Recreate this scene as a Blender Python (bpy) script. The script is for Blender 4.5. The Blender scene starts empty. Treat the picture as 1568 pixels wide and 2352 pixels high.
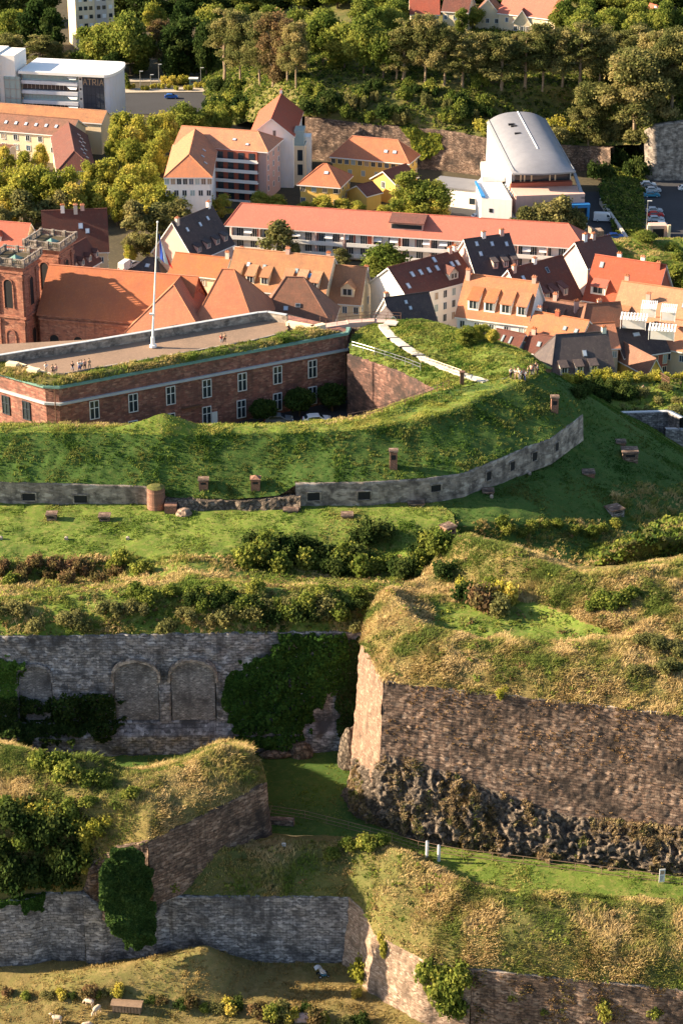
import bpy, bmesh, math, random
import numpy as np
from mathutils import Vector, Matrix
from mathutils.bvhtree import BVHTree
random.seed(7); RNG = np.random.default_rng(7)
R = math.radians
SC = bpy.context.scene; COL = SC.collection

# ------------------------------------------------------------------ camera, sky, sun, exposure
PITCH = R(24.5); F = 5000.0; CU, CV = 784.0, 1176.0; CAMZ = 150.0     # photograph frame of 1568 x 2352 units
cam_d = bpy.data.cameras.new('camera'); cam = bpy.data.objects.new('camera', cam_d); COL.objects.link(cam)
cam.location = (0, 0, CAMZ); cam.rotation_euler = (R(90) - PITCH, 0, 0)
cam_d.sensor_fit = 'VERTICAL'; cam_d.sensor_height = 24; cam_d.lens = 24 * F / 2352
cam_d.clip_start = 1; cam_d.clip_end = 9000
SC.camera = cam
SUN_EL, SUN_BACK = 23.0, 4.5      # degrees above the horizon; degrees beyond the picture's left
world = bpy.data.worlds.new('World'); SC.world = world; world.use_nodes = True
nt = world.node_tree; nt.nodes.clear()
sky = nt.nodes.new('ShaderNodeTexSky'); sky.sky_type = 'NISHITA'; sky.sun_disc = False
sdir = Vector((-math.cos(R(SUN_EL)) * math.cos(R(SUN_BACK)), math.cos(R(SUN_EL)) * math.sin(R(SUN_BACK)), math.sin(R(SUN_EL))))
sky.sun_elevation = R(SUN_EL); sky.sun_rotation = math.atan2(sdir.x, sdir.y)
bg = nt.nodes.new('ShaderNodeBackground'); bg.inputs['Strength'].default_value = 0.07
wo = nt.nodes.new('ShaderNodeOutputWorld')
nt.links.new(sky.outputs[0], bg.inputs[0]); nt.links.new(bg.outputs[0], wo.inputs[0])
sun_d = bpy.data.lights.new('sun', 'SUN'); sun_d.energy = 5.0; sun_d.angle = R(0.5); sun_d.color = (1.0, 0.80, 0.56)
sun = bpy.data.objects.new('sun', sun_d); COL.objects.link(sun)
sun.rotation_euler = sdir.to_track_quat('Z', 'Y').to_euler()
SC.view_settings.view_transform = 'Standard'; SC.view_settings.look = 'None'
SC.view_settings.exposure = 1.88; SC.view_settings.gamma = 1.0
SC.render.engine = 'CYCLES'
SC.cycles.max_bounces = 5; SC.cycles.diffuse_bounces = 2; SC.cycles.transparent_max_bounces = 4

# ------------------------------------------------------------------ picture point -> world point
CP, SP = math.cos(PITCH), math.sin(PITCH)
def ray(u, v):
    dx, dy = (u - CU) / F, (CV - v) / F
    return Vector((dx, CP + dy * SP, -SP + dy * CP))
def G(u, v, z):
    d = ray(u, v); t = (z - CAMZ) / d.z
    return Vector((d.x * t, d.y * t, z))
def HY(u, v, y):
    d = ray(u, v); t = y / d.y
    return Vector((d.x * t, y, CAMZ + d.z * t))
def proj(p):
    x, y, z = p[0], p[1], p[2] - CAMZ
    f = y * CP - z * SP; up = y * SP + z * CP
    return CU + F * x / f, CV - F * up / f
def ppm(p):                                     # frame units per metre at a point
    return F / (p[1] * CP - (p[2] - CAMZ) * SP)

# ------------------------------------------------------------------ noise
def _h(i, j, s):
    a = np.sin(i * 127.1 + j * 311.7 + s * 74.7) * 43758.5453
    return a - np.floor(a)
def vnoise(x, y, s=0):
    xi, yi = np.floor(x), np.floor(y); fx, fy = x - xi, y - yi
    fx = fx * fx * (3 - 2 * fx); fy = fy * fy * (3 - 2 * fy)
    a = _h(xi, yi, s) * (1 - fx) + _h(xi + 1, yi, s) * fx
    b = _h(xi, yi + 1, s) * (1 - fx) + _h(xi + 1, yi + 1, s) * fx
    return a * (1 - fy) + b * fy
def fbm(x, y, s=0, o=4):
    r = 0; a = .5
    for k in range(o):
        r = r + a * (vnoise(x, y, s + k) - .5); x = x * 2.03 + 11.3; y = y * 2.03 + 5.1; a *= .5
    return r * 2

# ------------------------------------------------------------------ materials
MATS = {}
def mat(name):
    m = bpy.data.materials.new(name); m.use_nodes = True; m.node_tree.nodes.clear(); return m
def N(m, t, **kw):
    n = m.node_tree.nodes.new(t)
    for k, v in kw.items():
        if hasattr(n, k): setattr(n, k, v)
    return n
def L(m, a, b): m.node_tree.links.new(a, b)
def mixc(m, fac, a, b, blend='MIX'):
    n = N(m, 'ShaderNodeMix'); n.data_type = 'RGBA'; n.blend_type = blend
    for s, v in ((0, fac), (6, a), (7, b)):
        if hasattr(v, 'links') or hasattr(v, 'is_linked'): L(m, v, n.inputs[s])
        elif s == 0: n.inputs[0].default_value = v
        else: n.inputs[s].default_value = (*v, 1)
    return n.outputs[2]
def ramp(m, src, p0, p1):
    n = N(m, 'ShaderNodeMapRange'); n.inputs[1].default_value = p0; n.inputs[2].default_value = p1
    L(m, src, n.inputs[0]); return n.outputs[0]
def tex(m, kind, scale, vec, detail=5, rough=.6):
    n = N(m, kind); n.inputs['Scale'].default_value = scale
    if kind == 'ShaderNodeTexNoise': n.inputs['Detail'].default_value = detail; n.inputs['Roughness'].default_value = rough
    L(m, vec, n.inputs['Vector']); return n
def finish(m, col, rough=.8, bump=None, bs=.3, bd=.1, metal=0, spec=.3):
    b = N(m, 'ShaderNodeBsdfPrincipled'); o = N(m, 'ShaderNodeOutputMaterial')
    if isinstance(col, tuple): b.inputs['Base Color'].default_value = (*col, 1)
    else: L(m, col, b.inputs['Base Color'])
    b.inputs['Roughness'].default_value = rough; b.inputs['Metallic'].default_value = metal
    b.inputs['Specular IOR Level'].default_value = spec
    if bump is not None:
        k = N(m, 'ShaderNodeBump'); k.inputs['Strength'].default_value = bs; k.inputs['Distance'].default_value = bd
        L(m, bump, k.inputs['Height']); L(m, k.outputs[0], b.inputs['Normal'])
    L(m, b.outputs[0], o.inputs[0]); return m
def wpos(m): return N(m, 'ShaderNodeNewGeometry').outputs['Position']
def opos(m): return N(m, 'ShaderNodeTexCoord').outputs['Object']
def uvc(m): return N(m, 'ShaderNodeTexCoord').outputs['UV']

def m_plain(name, c, c2=None, scale=.8, rough=.7, metal=0, spec=.3, bump=.15):
    m = mat(name); p = opos(m); c2 = c2 or tuple(x * .78 for x in c)
    n1 = tex(m, 'ShaderNodeTexNoise', scale, p, 6); n2 = tex(m, 'ShaderNodeTexNoise', scale * 9, p, 3)
    col = mixc(m, ramp(m, n1.outputs[0], .35, .7), c, c2)
    col = mixc(m, ramp(m, n2.outputs[0], .3, .8), col, c2)
    return finish(m, col, rough, n2.outputs[0], bump, .03, metal, spec)
def m_plaster(name, c, dirt=.35):
    m = mat(name); uv = uvc(m)
    mp = N(m, 'ShaderNodeMapping'); mp.inputs['Scale'].default_value = (1.2, .16, 1); L(m, uv, mp.inputs[0])
    st = tex(m, 'ShaderNodeTexNoise', 1.2, mp.outputs[0], 6)
    n1 = tex(m, 'ShaderNodeTexNoise', .5, uv, 6)
    dk = tuple(x * .62 for x in c); wm = (min(1, c[0] * 1.05), c[1] * .98, c[2] * .9)
    col = mixc(m, ramp(m, n1.outputs[0], .35, .7), c, wm)
    a = N(m, 'ShaderNodeMath', operation='MULTIPLY'); L(m, ramp(m, st.outputs[0], .5, .78), a.inputs[0]); a.inputs[1].default_value = dirt
    col = mixc(m, a.outputs[0], col, dk)
    return finish(m, col, .85, n1.outputs[0], .1, .02)
def m_roof(name, c, c2, c3, row=.34, metal=0):
    m = mat(name); uv = uvc(m)
    bt = N(m, 'ShaderNodeTexBrick'); L(m, uv, bt.inputs['Vector'])
    for k, v in (('Scale', 1.0), ('Mortar Size', .018), ('Brick Width', .26), ('Row Height', row), ('Mortar Smooth', .4)): bt.inputs[k].default_value = v
    bt.inputs['Color1'].default_value = (*c, 1); bt.inputs['Color2'].default_value = (*c2, 1); bt.inputs['Mortar'].default_value = (*tuple(x * .55 for x in c3), 1)
    n1 = tex(m, 'ShaderNodeTexNoise', .35, uv, 7, .65); n3 = tex(m, 'ShaderNodeTexNoise', 3.5, uv, 4)
    mp = N(m, 'ShaderNodeMapping'); mp.inputs['Scale'].default_value = (2.2, .22, 1); L(m, uv, mp.inputs[0])
    st = tex(m, 'ShaderNodeTexNoise', 1.0, mp.outputs[0], 5)
    col = mixc(m, ramp(m, n1.outputs[0], .42, .72), bt.outputs[0], c3)
    col = mixc(m, ramp(m, st.outputs[0], .5, .85), col, c3)
    col = mixc(m, ramp(m, n3.outputs[0], .55, .9), col, c2)
    n4 = tex(m, 'ShaderNodeTexNoise', 1.1, uv, 6, .7); col = mixc(m, ramp(m, n4.outputs[0], .56, .74), col, tuple((x * .6 + y * .5) for x, y in zip(c3, (.20, .17, .12))))
    oi = N(m, 'ShaderNodeObjectInfo'); hs = N(m, 'ShaderNodeHueSaturation'); L(m, col, hs.inputs['Color'])
    a = N(m, 'ShaderNodeMapRange'); L(m, oi.outputs['Random'], a.inputs[0]); a.inputs[3].default_value = .93; a.inputs[4].default_value = 1.08; L(m, a.outputs[0], hs.inputs['Saturation'])
    b = N(m, 'ShaderNodeMapRange'); L(m, oi.outputs['Random'], b.inputs[0]); b.inputs[3].default_value = 1.0; b.inputs[4].default_value = .74; L(m, b.outputs[0], hs.inputs['Value'])
    return finish(m, hs.outputs[0], .8, bt.outputs['Fac'], .5, .03)
def m_stone(name, c, c2, stain, bw=.7, bh=.32, mortar=.03, mc=None, light=None, stain_amt=(.45, .7), scale=.22):
    m = mat(name); uv = uvc(m)
    w = tex(m, 'ShaderNodeTexNoise', .7, uv, 3)
    wv = N(m, 'ShaderNodeVectorMath', operation='SCALE'); L(m, w.outputs[1], wv.inputs[0]); wv.inputs['Scale'].default_value = .2
    ad = N(m, 'ShaderNodeVectorMath', operation='ADD'); L(m, uv, ad.inputs[0]); L(m, wv.outputs[0], ad.inputs[1])
    bt = N(m, 'ShaderNodeTexBrick'); L(m, ad.outputs[0], bt.inputs['Vector'])
    for k, v in (('Scale', 1.0), ('Mortar Size', mortar), ('Brick Width', bw), ('Row Height', bh), ('Mortar Smooth', .3), ('Bias', -.1)): bt.inputs[k].default_value = v
    mc = mc or tuple(x * .75 for x in c2); mortar = mortar * .7
    bt.inputs['Color1'].default_value = (*c, 1); bt.inputs['Color2'].default_value = (*c2, 1); bt.inputs['Mortar'].default_value = (*mc, 1)
    n1 = tex(m, 'ShaderNodeTexNoise', scale, uv, 9, .68); n2 = tex(m, 'ShaderNodeTexNoise', 1.6, uv, 6, .7); n3 = tex(m, 'ShaderNodeTexNoise', 6, uv, 3)
    mp = N(m, 'ShaderNodeMapping'); mp.inputs['Scale'].default_value = (.9, .1, 1); L(m, uv, mp.inputs[0])
    st = tex(m, 'ShaderNodeTexNoise', 1.1, mp.outputs[0], 5)
    light = light or tuple(min(1, x * 1.5) for x in c)
    soft = mixc(m, .3, bt.outputs[0], tuple((x + y) / 2 for x, y in zip(c, c2)))
    ms = N(m, 'ShaderNodeMapping'); ms.inputs['Scale'].default_value = (1.0 / bw * .42, 1.0 / bh * .42, 1); L(m, ad.outputs[0], ms.inputs[0])
    vo = tex(m, 'ShaderNodeTexVoronoi', 3.4, ms.outputs[0])
    cell = N(m, 'ShaderNodeSeparateColor'); L(m, vo.outputs['Color'], cell.inputs[0])
    soft = mixc(m, ramp(m, cell.outputs[0], .55, 1.15), soft, light)
    soft = mixc(m, ramp(m, cell.outputs[1], .55, 1.2), soft, stain)
    col = mixc(m, ramp(m, n2.outputs[0], .56, .8), soft, light)
    col = mixc(m, ramp(m, n1.outputs[0], *stain_amt), col, stain)
    col = mixc(m, ramp(m, st.outputs[0], .52, .8), col, stain)
    h = N(m, 'ShaderNodeMath', operation='ADD'); L(m, bt.outputs['Fac'], h.inputs[0])
    h2 = N(m, 'ShaderNodeMath', operation='MULTIPLY'); L(m, n2.outputs[0], h2.inputs[0]); h2.inputs[1].default_value = -1.2
    L(m, h2.outputs[0], h.inputs[1])
    h3 = N(m, 'ShaderNodeMath', operation='MULTIPLY'); L(m, h.outputs[0], h3.inputs[0]); h3.inputs[1].default_value = -1
    return finish(m, col, .9, h3.outputs[0], .6, .06)
def m_ground(name, cs, s1=.12, s2=1.3, bump=.6, bd=.15):
    m = mat(name); p = wpos(m)
    n1 = tex(m, 'ShaderNodeTexNoise', s1, p, 8, .65); n2 = tex(m, 'ShaderNodeTexNoise', s2, p, 6, .7); n3 = tex(m, 'ShaderNodeTexNoise', s2 * 6, p, 3)
    col = mixc(m, ramp(m, n1.outputs[0], .4, .62), cs[0], cs[1])
    col = mixc(m, ramp(m, n2.outputs[0], .48, .68), col, cs[2])
    col = mixc(m, ramp(m, n3.outputs[0], .5, .8), col, cs[3])
    return finish(m, col, .95, n2.outputs[0], bump, bd, spec=.1)
def m_leaf(name, trans=.3, vary=.25):
    m = mat(name); at = N(m, 'ShaderNodeAttribute', attribute_name='col'); oi = N(m, 'ShaderNodeObjectInfo')
    hs = N(m, 'ShaderNodeHueSaturation')
    a = N(m, 'ShaderNodeMapRange'); L(m, oi.outputs['Random'], a.inputs[0]); a.inputs[3].default_value = .5 - vary * .07; a.inputs[4].default_value = .5 + vary * .07
    b = N(m, 'ShaderNodeMapRange'); L(m, oi.outputs['Random'], b.inputs[0]); b.inputs[3].default_value = 1 + vary; b.inputs[4].default_value = 1 - vary
    L(m, a.outputs[0], hs.inputs['Hue']); L(m, b.outputs[0], hs.inputs['Value']); L(m, at.outputs[0], hs.inputs['Color'])
    d = N(m, 'ShaderNodeBsdfDiffuse'); t = N(m, 'ShaderNodeBsdfTranslucent'); mx = N(m, 'ShaderNodeMixShader'); mx.inputs[0].default_value = trans
    L(m, hs.outputs[0], d.inputs[0]); L(m, hs.outputs[0], t.inputs[0]); L(m, d.outputs[0], mx.inputs[1]); L(m, t.outputs[0], mx.inputs[2])
    o = N(m, 'ShaderNodeOutputMaterial'); L(m, mx.outputs[0], o.inputs[0]); return m
def m_flat(name, c, rough=.5, metal=0, spec=.4): return m_plain(name, c, tuple(x * .9 for x in c), 2, rough, metal, spec, .05)

M = MATS
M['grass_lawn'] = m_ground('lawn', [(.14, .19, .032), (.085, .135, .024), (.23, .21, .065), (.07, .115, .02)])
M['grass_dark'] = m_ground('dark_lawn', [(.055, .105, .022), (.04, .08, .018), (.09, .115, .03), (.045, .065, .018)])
M['grass_mixed'] = m_ground('rough_grass_ground', [(.085, .10, .028), (.15, .12, .045), (.055, .07, .018), (.20, .15, .06)], .2, 1.8)
M['grass_dry'] = m_ground('dry_grass_ground', [(.18, .135, .05), (.11, .11, .033), (.08, .065, .025), (.26, .19, .08)], .2, 1.8)
M['field'] = m_ground('dry_field', [(.20, .15, .06), (.13, .13, .04), (.26, .19, .08), (.12, .09, .04)])
M['bush_ground'] = m_ground('scrub_ground', [(.04, .06, .015), (.06, .075, .02), (.08, .07, .025), (.03, .04, .012)])
M['earth'] = m_ground('earth', [(.09, .075, .05), (.07, .06, .04), (.12, .10, .06), (.05, .045, .03)])
M['asphalt'] = m_ground('asphalt', [(.060, .060, .064), (.05, .05, .053), (.07, .07, .073), (.045, .045, .05)], .1, 2, .1, .02)
M['paving'] = m_ground('paving', [(.42, .36, .28), (.36, .31, .25), (.48, .42, .34), (.3, .26, .2)], .2, 2, .1, .02)
M['deck'] = m_ground('deck_paving', [(.26, .18, .13), (.21, .15, .11), (.30, .21, .15), (.17, .12, .09)], .2, 3, .2, .02)
M['leaf'] = m_leaf('leaves', .42); M['tuft'] = m_leaf('grass_blades', .25, 0)
M['bark'] = m_plain('bark', (.16, .11, .075), (.08, .055, .04), 1.5, .9, bump=.8)
M['bark_pale'] = m_plain('pale_bark', (.38, .28, .19), (.2, .14, .09), 1.5, .9, bump=.8)
M['sandstone'] = m_stone('red_sandstone', (.34, .135, .10), (.24, .10, .075), (.11, .06, .05), .85, .36, .02, light=(.52, .28, .20))
M['sandstone_ch'] = m_stone('pink_sandstone', (.42, .17, .105), (.32, .13, .085), (.16, .075, .06), 1.0, .42, .012, light=(.5, .25, .16), stain_amt=(.55, .8))
M['brickwall'] = m_stone('old_brick', (.30, .15, .10), (.22, .11, .08), (.09, .06, .045), .3, .1, .012)
M['concrete'] = m_stone('stained_masonry', (.38, .315, .26), (.30, .25, .205), (.09, .075, .065), 1.3, .5, .012, light=(.54, .47, .40), stain_amt=(.44, .64), scale=.6)
M['bigwall'] = m_stone('brown_masonry', (.225, .14, .098), (.15, .095, .068), (.035, .026, .022), .7, .32, .06, mc=(.05, .036, .028), light=(.44, .32, .24), stain_amt=(.47, .64), scale=.22)
M['greywall'] = m_stone('grey_masonry', (.26, .245, .245), (.18, .17, .172), (.05, .048, .05), .7, .34, .05, mc=(.05, .048, .05), light=(.52, .49, .48), stain_amt=(.48, .64), scale=.3)
M['pinkwall'] = m_stone('pale_pink_masonry', (.36, .25, .18), (.27, .18, .13), (.11, .08, .055), .45, .22, .05, light=(.55, .43, .33), stain_amt=(.5, .68), scale=.5)
M['nichewall'] = m_stone('pale_grey_brick', (.27, .255, .25), (.20, .185, .18), (.07, .065, .065), .4, .18, .04, mc=(.10, .095, .095), light=(.46, .43, .41), stain_amt=(.46, .66), scale=.4)
M['courtwall'] = m_stone('shaded_sandstone', (.17, .085, .065), (.12, .062, .05), (.04, .028, .026), .85, .36, .02, light=(.34, .19, .15), stain_amt=(.42, .6))  # red sandstone darkened, the barracks' shade on the court wall put into its colour
M['facewall'] = m_stone('brown_pink_masonry', (.27, .165, .115), (.20, .12, .085), (.09, .065, .045), .45, .22, .05, light=(.42, .29, .21), stain_amt=(.5, .7), scale=.5)
def m_rock(name, c1, c2, c3):
    m = mat(name); p = wpos(m); n1 = tex(m, 'ShaderNodeTexNoise', .6, p, 10, .75); n2 = tex(m, 'ShaderNodeTexNoise', 3, p, 6, .7)
    vo = N(m, 'ShaderNodeTexVoronoi'); vo.feature = 'DISTANCE_TO_EDGE'; vo.inputs['Scale'].default_value = 1.3
    wv = N(m, 'ShaderNodeVectorMath', operation='MULTIPLY_ADD'); L(m, n1.outputs[1], wv.inputs[0]); wv.inputs[1].default_value = (1.6, 1.6, 1.6); L(m, p, wv.inputs[2]); L(m, wv.outputs[0], vo.inputs['Vector'])
    col = mixc(m, ramp(m, n1.outputs[0], .42, .62), c1, c2); col = mixc(m, ramp(m, n2.outputs[0], .5, .75), col, c3)
    col = mixc(m, ramp(m, vo.outputs[0], .07, .0), col, tuple(x * .4 for x in c2))
    h = N(m, 'ShaderNodeMath', operation='MULTIPLY_ADD'); L(m, ramp(m, vo.outputs[0], 0, .2), h.inputs[0]); h.inputs[1].default_value = .8; L(m, n2.outputs[0], h.inputs[2])
    return finish(m, col, .9, h.outputs[0], 1.0, .3)
M['rock'] = m_rock('rock', (.21, .165, .125), (.12, .095, .075), (.38, .30, .22))
M['r_church'] = m_roof('church_tiles', (.60, .23, .12), (.52, .19, .095), (.40, .15, .09))
M['r_orange'] = m_roof('orange_tiles', (.60, .225, .10), (.50, .18, .08), (.36, .15, .085))
M['r_red'] = m_roof('red_tiles', (.56, .15, .09), (.48, .12, .075), (.38, .12, .08))
M['r_dark'] = m_roof('dark_red_tiles', (.21, .075, .055), (.16, .06, .045), (.12, .055, .045))
M['r_brown'] = m_roof('brown_tiles', (.32, .14, .09), (.24, .11, .07), (.15, .085, .06))
M['r_tan'] = m_roof('tan_tiles', (.58, .28, .145), (.48, .23, .12), (.32, .17, .10))
M['r_slate'] = m_roof('slates', (.085, .068, .072), (.06, .05, .055), (.11, .085, .08), .25)
M['w_white'] = m_plaster('white_plaster', (.80, .78, .75), .3)
M['w_lav'] = m_plaster('pale_blue_grey_panels', (.58, .60, .66), .5)
M['w_cream'] = m_plaster('cream_plaster', (.72, .60, .42))
M['w_pink'] = m_plaster('pink_plaster', (.56, .38, .33))
M['w_yellow'] = m_plaster('yellow_plaster', (.72, .46, .12))
M['w_grey'] = m_plaster('grey_plaster', (.5, .46, .42))
M['w_red'] = m_plaster('red_plaster', (.34, .10, .065))
M['glass'] = m_flat('window_glass', (.03, .04, .05), .12, 0, .6)
M['glass_pale'] = m_flat('pale_glass', (.32, .42, .42), .15, 0, .6)
M['glass_blue'] = m_flat('blue_glass', (.05, .10, .16), .12, 0, .6)
M['skylight'] = m_flat('skylight_glass', (.55, .62, .70), .18, 0, .6)
M['white'] = m_flat('white_paint', (.80, .79, .77), .5)
M['dark'] = m_flat('dark_opening', (.012, .012, .014), .8)
M['dpanel'] = m_flat('dark_panel', (.035, .045, .065), .4)
M['metal'] = m_plain('metal_roof', (.30, .30, .32), (.24, .24, .26), .5, .5, .3)
M['galv'] = m_flat('grey_metal', (.35, .36, .37), .4, .6)
M['copper'] = m_plain('green_copper', (.20, .36, .30), (.12, .22, .19), 1.5, .6)
M['blue'] = m_flat('blue_paint', (.03, .22, .55), .5)
M['wood'] = m_plain('weathered_wood', (.30, .20, .13), (.18, .12, .08), 3, .85)
M['brown_metal'] = m_flat('brown_metal', (.16, .08, .05), .6)
M['pathstone'] = m_plain('pale_path_slabs', (.58, .54, .48), (.46, .42, .37), .8, .8)
M['tile_cap'] = m_plain('stone_coping', (.50, .52, .54), (.38, .40, .42), 1.2, .8)
for k, c in dict(red=(.55, .03, .03), carwhite=(.78, .78, .78), carblue=(.03, .12, .42), carteal=(.03, .22, .34), cargrey=(.16, .17, .19), silver=(.5, .52, .55), flagblue=(.04, .09, .45), flagred=(.70, .03, .04)).items():
    M[k] = m_flat(k + '_paint', c, .3)
M['tyre'] = m_flat('tyre_rubber', (.02, .02, .02), .9)
M['skin'] = m_flat('skin', (.48, .27, .18), .6)
for k, c in dict(c_white=(.8, .8, .8), c_black=(.02, .02, .025), c_blue=(.08, .12, .28), c_red=(.5, .06, .05), c_tan=(.42, .30, .2), c_grey=(.25, .25, .27), c_pink=(.6, .3, .28)).items():
    M[k] = m_plain('cloth_' + k[2:], c, None, 4, .9)
M['hair'] = m_flat('hair', (.06, .04, .025), .8)
M['wool'] = m_plain('wool', (.62, .50, .38), (.45, .35, .26), 6, .95, bump=.8)
M['sheepface'] = m_flat('sheep_face', (.50, .38, .28), .9)

# ------------------------------------------------------------------ objects, parts and tags
def tag(o, label=None, cat=None, group=None, kind=None):
    if label: o['label'] = label
    if cat: o['category'] = cat
    if group: o['group'] = group
    if kind: o['kind'] = kind
    return o
def empty(name, loc=(0, 0, 0), rz=0, label=None, cat=None, group=None):
    o = bpy.data.objects.new(name, None); COL.objects.link(o); o.location = loc; o.rotation_euler = (0, 0, rz)
    o.empty_display_size = .5
    return tag(o, label, cat, group)
class MB:
    def __init__(s): s.v = []; s.f = []; s.m = []
    def poly(s, pts, m=0):
        b = len(s.v); s.v += [tuple(p) for p in pts]; s.f.append(tuple(range(b, b + len(pts)))); s.m.append(m)
    def mesh(s, vs, fs, m=0):
        b = len(s.v); s.v += [tuple(p) for p in vs]; s.f += [tuple(i + b for i in f) for f in fs]; s.m += [m] * len(fs)
    def box(s, x0, y0, z0, x1, y1, z1, m=0):
        s.mesh([(x0, y0, z0), (x1, y0, z0), (x1, y1, z0), (x0, y1, z0), (x0, y0, z1), (x1, y0, z1), (x1, y1, z1), (x0, y1, z1)],
               [(3, 2, 1, 0), (4, 5, 6, 7), (0, 1, 5, 4), (1, 2, 6, 5), (2, 3, 7, 6), (3, 0, 4, 7)], m)
    def obox(s, c, ax, ay, az, m=0):
        c, ax, ay, az = map(Vector, (c, ax, ay, az)); vs = []
        for dz in (-1, 1):
            for dx, dy in ((-1, -1), (1, -1), (1, 1), (-1, 1)): vs.append(c + ax * dx + ay * dy + az * dz)
        s.mesh(vs, [(3, 2, 1, 0), (4, 5, 6, 7), (0, 1, 5, 4), (1, 2, 6, 5), (2, 3, 7, 6), (3, 0, 4, 7)], m)
    def bar(s, a, b, r, m=0, n=6, r2=None):
        a, b = Vector(a), Vector(b); r2 = r if r2 is None else r2; d = (b - a).normalized()
        x = d.orthogonal().normalized(); y = d.cross(x); vs = []
        for p, q in ((a, r), (b, r2)):
            for i in range(n): t = 2 * math.pi * i / n; vs.append(p + (x * math.cos(t) + y * math.sin(t)) * q)
        fs = [(i, (i + 1) % n, n + (i + 1) % n, n + i) for i in range(n)] + [tuple(range(n))[::-1], tuple(range(n, 2 * n))]
        s.mesh(vs, fs, m)
    def prism(s, pts, z0, z1, m=0, mt=None):
        n = len(pts); vs = [(p[0], p[1], z0) for p in pts] + [(p[0], p[1], z1) for p in pts]
        s.mesh(vs, [(i, (i + 1) % n, n + (i + 1) % n, n + i) for i in range(n)] + [tuple(range(n))[::-1]], m)
        s.mesh([(p[0], p[1], z1) for p in pts], [tuple(range(n))], m if mt is None else mt)
    def thick(s, vs, faces, t, m=0, me=None):                  # a sheet of given faces made t thick downwards
        vs = [Vector(v) for v in vs]; n = len(vs); lo = [v - Vector((0, 0, t)) for v in vs]; me = m if me is None else me
        ed = {}
        for f in faces:
            for i in range(len(f)):
                e = (f[i], f[(i + 1) % len(f)]); ed[e] = 1
        side = [(a, b) for (a, b) in ed if (b, a) not in ed]
        s.mesh(vs, faces, m); s.mesh(lo, [tuple(reversed(f)) for f in faces], me)
        s.mesh(vs + lo, [(b, a, n + a, n + b) for a, b in side], me)
    def build(s, name, mats, parent=None, smooth=False, col=None):
        me = bpy.data.meshes.new(name); me.from_pydata(s.v, [], s.f)
        if not isinstance(mats, (list, tuple)): mats = [mats]
        for k in mats: me.materials.append(M[k] if isinstance(k, str) else k)
        me.polygons.foreach_set('material_index', s.m)
        if smooth: me.polygons.foreach_set('use_smooth', [True] * len(s.f))
        uvs(me)
        me.update(); o = bpy.data.objects.new(name, me); COL.objects.link(o)
        if parent: o.parent = parent
        return o
def uvs(me):
    nl = len(me.loops)
    if nl == 0: return
    co = np.empty(len(me.vertices) * 3); me.vertices.foreach_get('co', co); co = co.reshape(-1, 3)
    vi = np.empty(nl, int); me.loops.foreach_get('vertex_index', vi)
    nf = len(me.polygons); ls = np.empty(nf, int); lt = np.empty(nf, int); no = np.empty(nf * 3)
    me.polygons.foreach_get('loop_start', ls); me.polygons.foreach_get('loop_total', lt); me.polygons.foreach_get('normal', no); no = no.reshape(-1, 3)
    fi = np.repeat(np.arange(nf), lt); n = no[fi]; p = co[vi]
    hz = np.hypot(n[:, 0], n[:, 1]); flat = hz < .12
    tx = np.where(flat, 1, -n[:, 1] / np.maximum(hz, 1e-6)); ty = np.where(flat, 0, n[:, 0] / np.maximum(hz, 1e-6))
    u = p[:, 0] * tx + p[:, 1] * ty
    sl = -(p[:, 0] * ty * -1 + p[:, 1] * tx)          # along-slope horizontal part
    cx, cy = n[:, 0] / np.maximum(hz, 1e-6), n[:, 1] / np.maximum(hz, 1e-6)
    run = -(p[:, 0] * cx + p[:, 1] * cy)
    w = np.where(flat, p[:, 1], np.where(np.abs(n[:, 2]) < .3, p[:, 2], p[:, 2] * hz + run * np.abs(n[:, 2])))
    uv = me.uv_layers.new(name='UVMap'); a = np.empty(nl * 2); a[0::2] = u; a[1::2] = w; uv.data.foreach_set('uv', a)
def npmesh(name, V, Fc, k, mats, parent=None, colr=None, smooth=False, midx=None):
    """V (n,3); Fc (m,k) index array; colr (n,3) point colours"""
    me = bpy.data.meshes.new(name); n, mm = len(V), len(Fc)
    me.vertices.add(n); me.vertices.foreach_set('co', np.asarray(V, dtype=np.float32).ravel())
    me.loops.add(mm * k); me.loops.foreach_set('vertex_index', np.asarray(Fc, dtype=np.int32).ravel())
    me.polygons.add(mm); me.polygons.foreach_set('loop_start', np.arange(0, mm * k, k, dtype=np.int32))
    if smooth: me.polygons.foreach_set('use_smooth', np.ones(mm, bool))
    me.update(calc_edges=True)
    if not isinstance(mats, (list, tuple)): mats = [mats]
    for q in mats: me.materials.append(M[q] if isinstance(q, str) else q)
    if midx is not None: me.polygons.foreach_set('material_index', midx)
    if colr is not None:
        at = me.color_attributes.new('col', 'FLOAT_COLOR', 'POINT'); c = np.ones((n, 4), np.float32); c[:, :3] = colr; at.data.foreach_set('color', c.ravel())
    else: uvs(me)
    o = bpy.data.objects.new(name, me); COL.objects.link(o)
    if parent: o.parent = parent
    return o
def copy_tree(o, parent=None):
    c = o.copy(); COL.objects.link(c); c.parent = parent
    for ch in o.children: copy_tree(ch, c)
    return c
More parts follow.
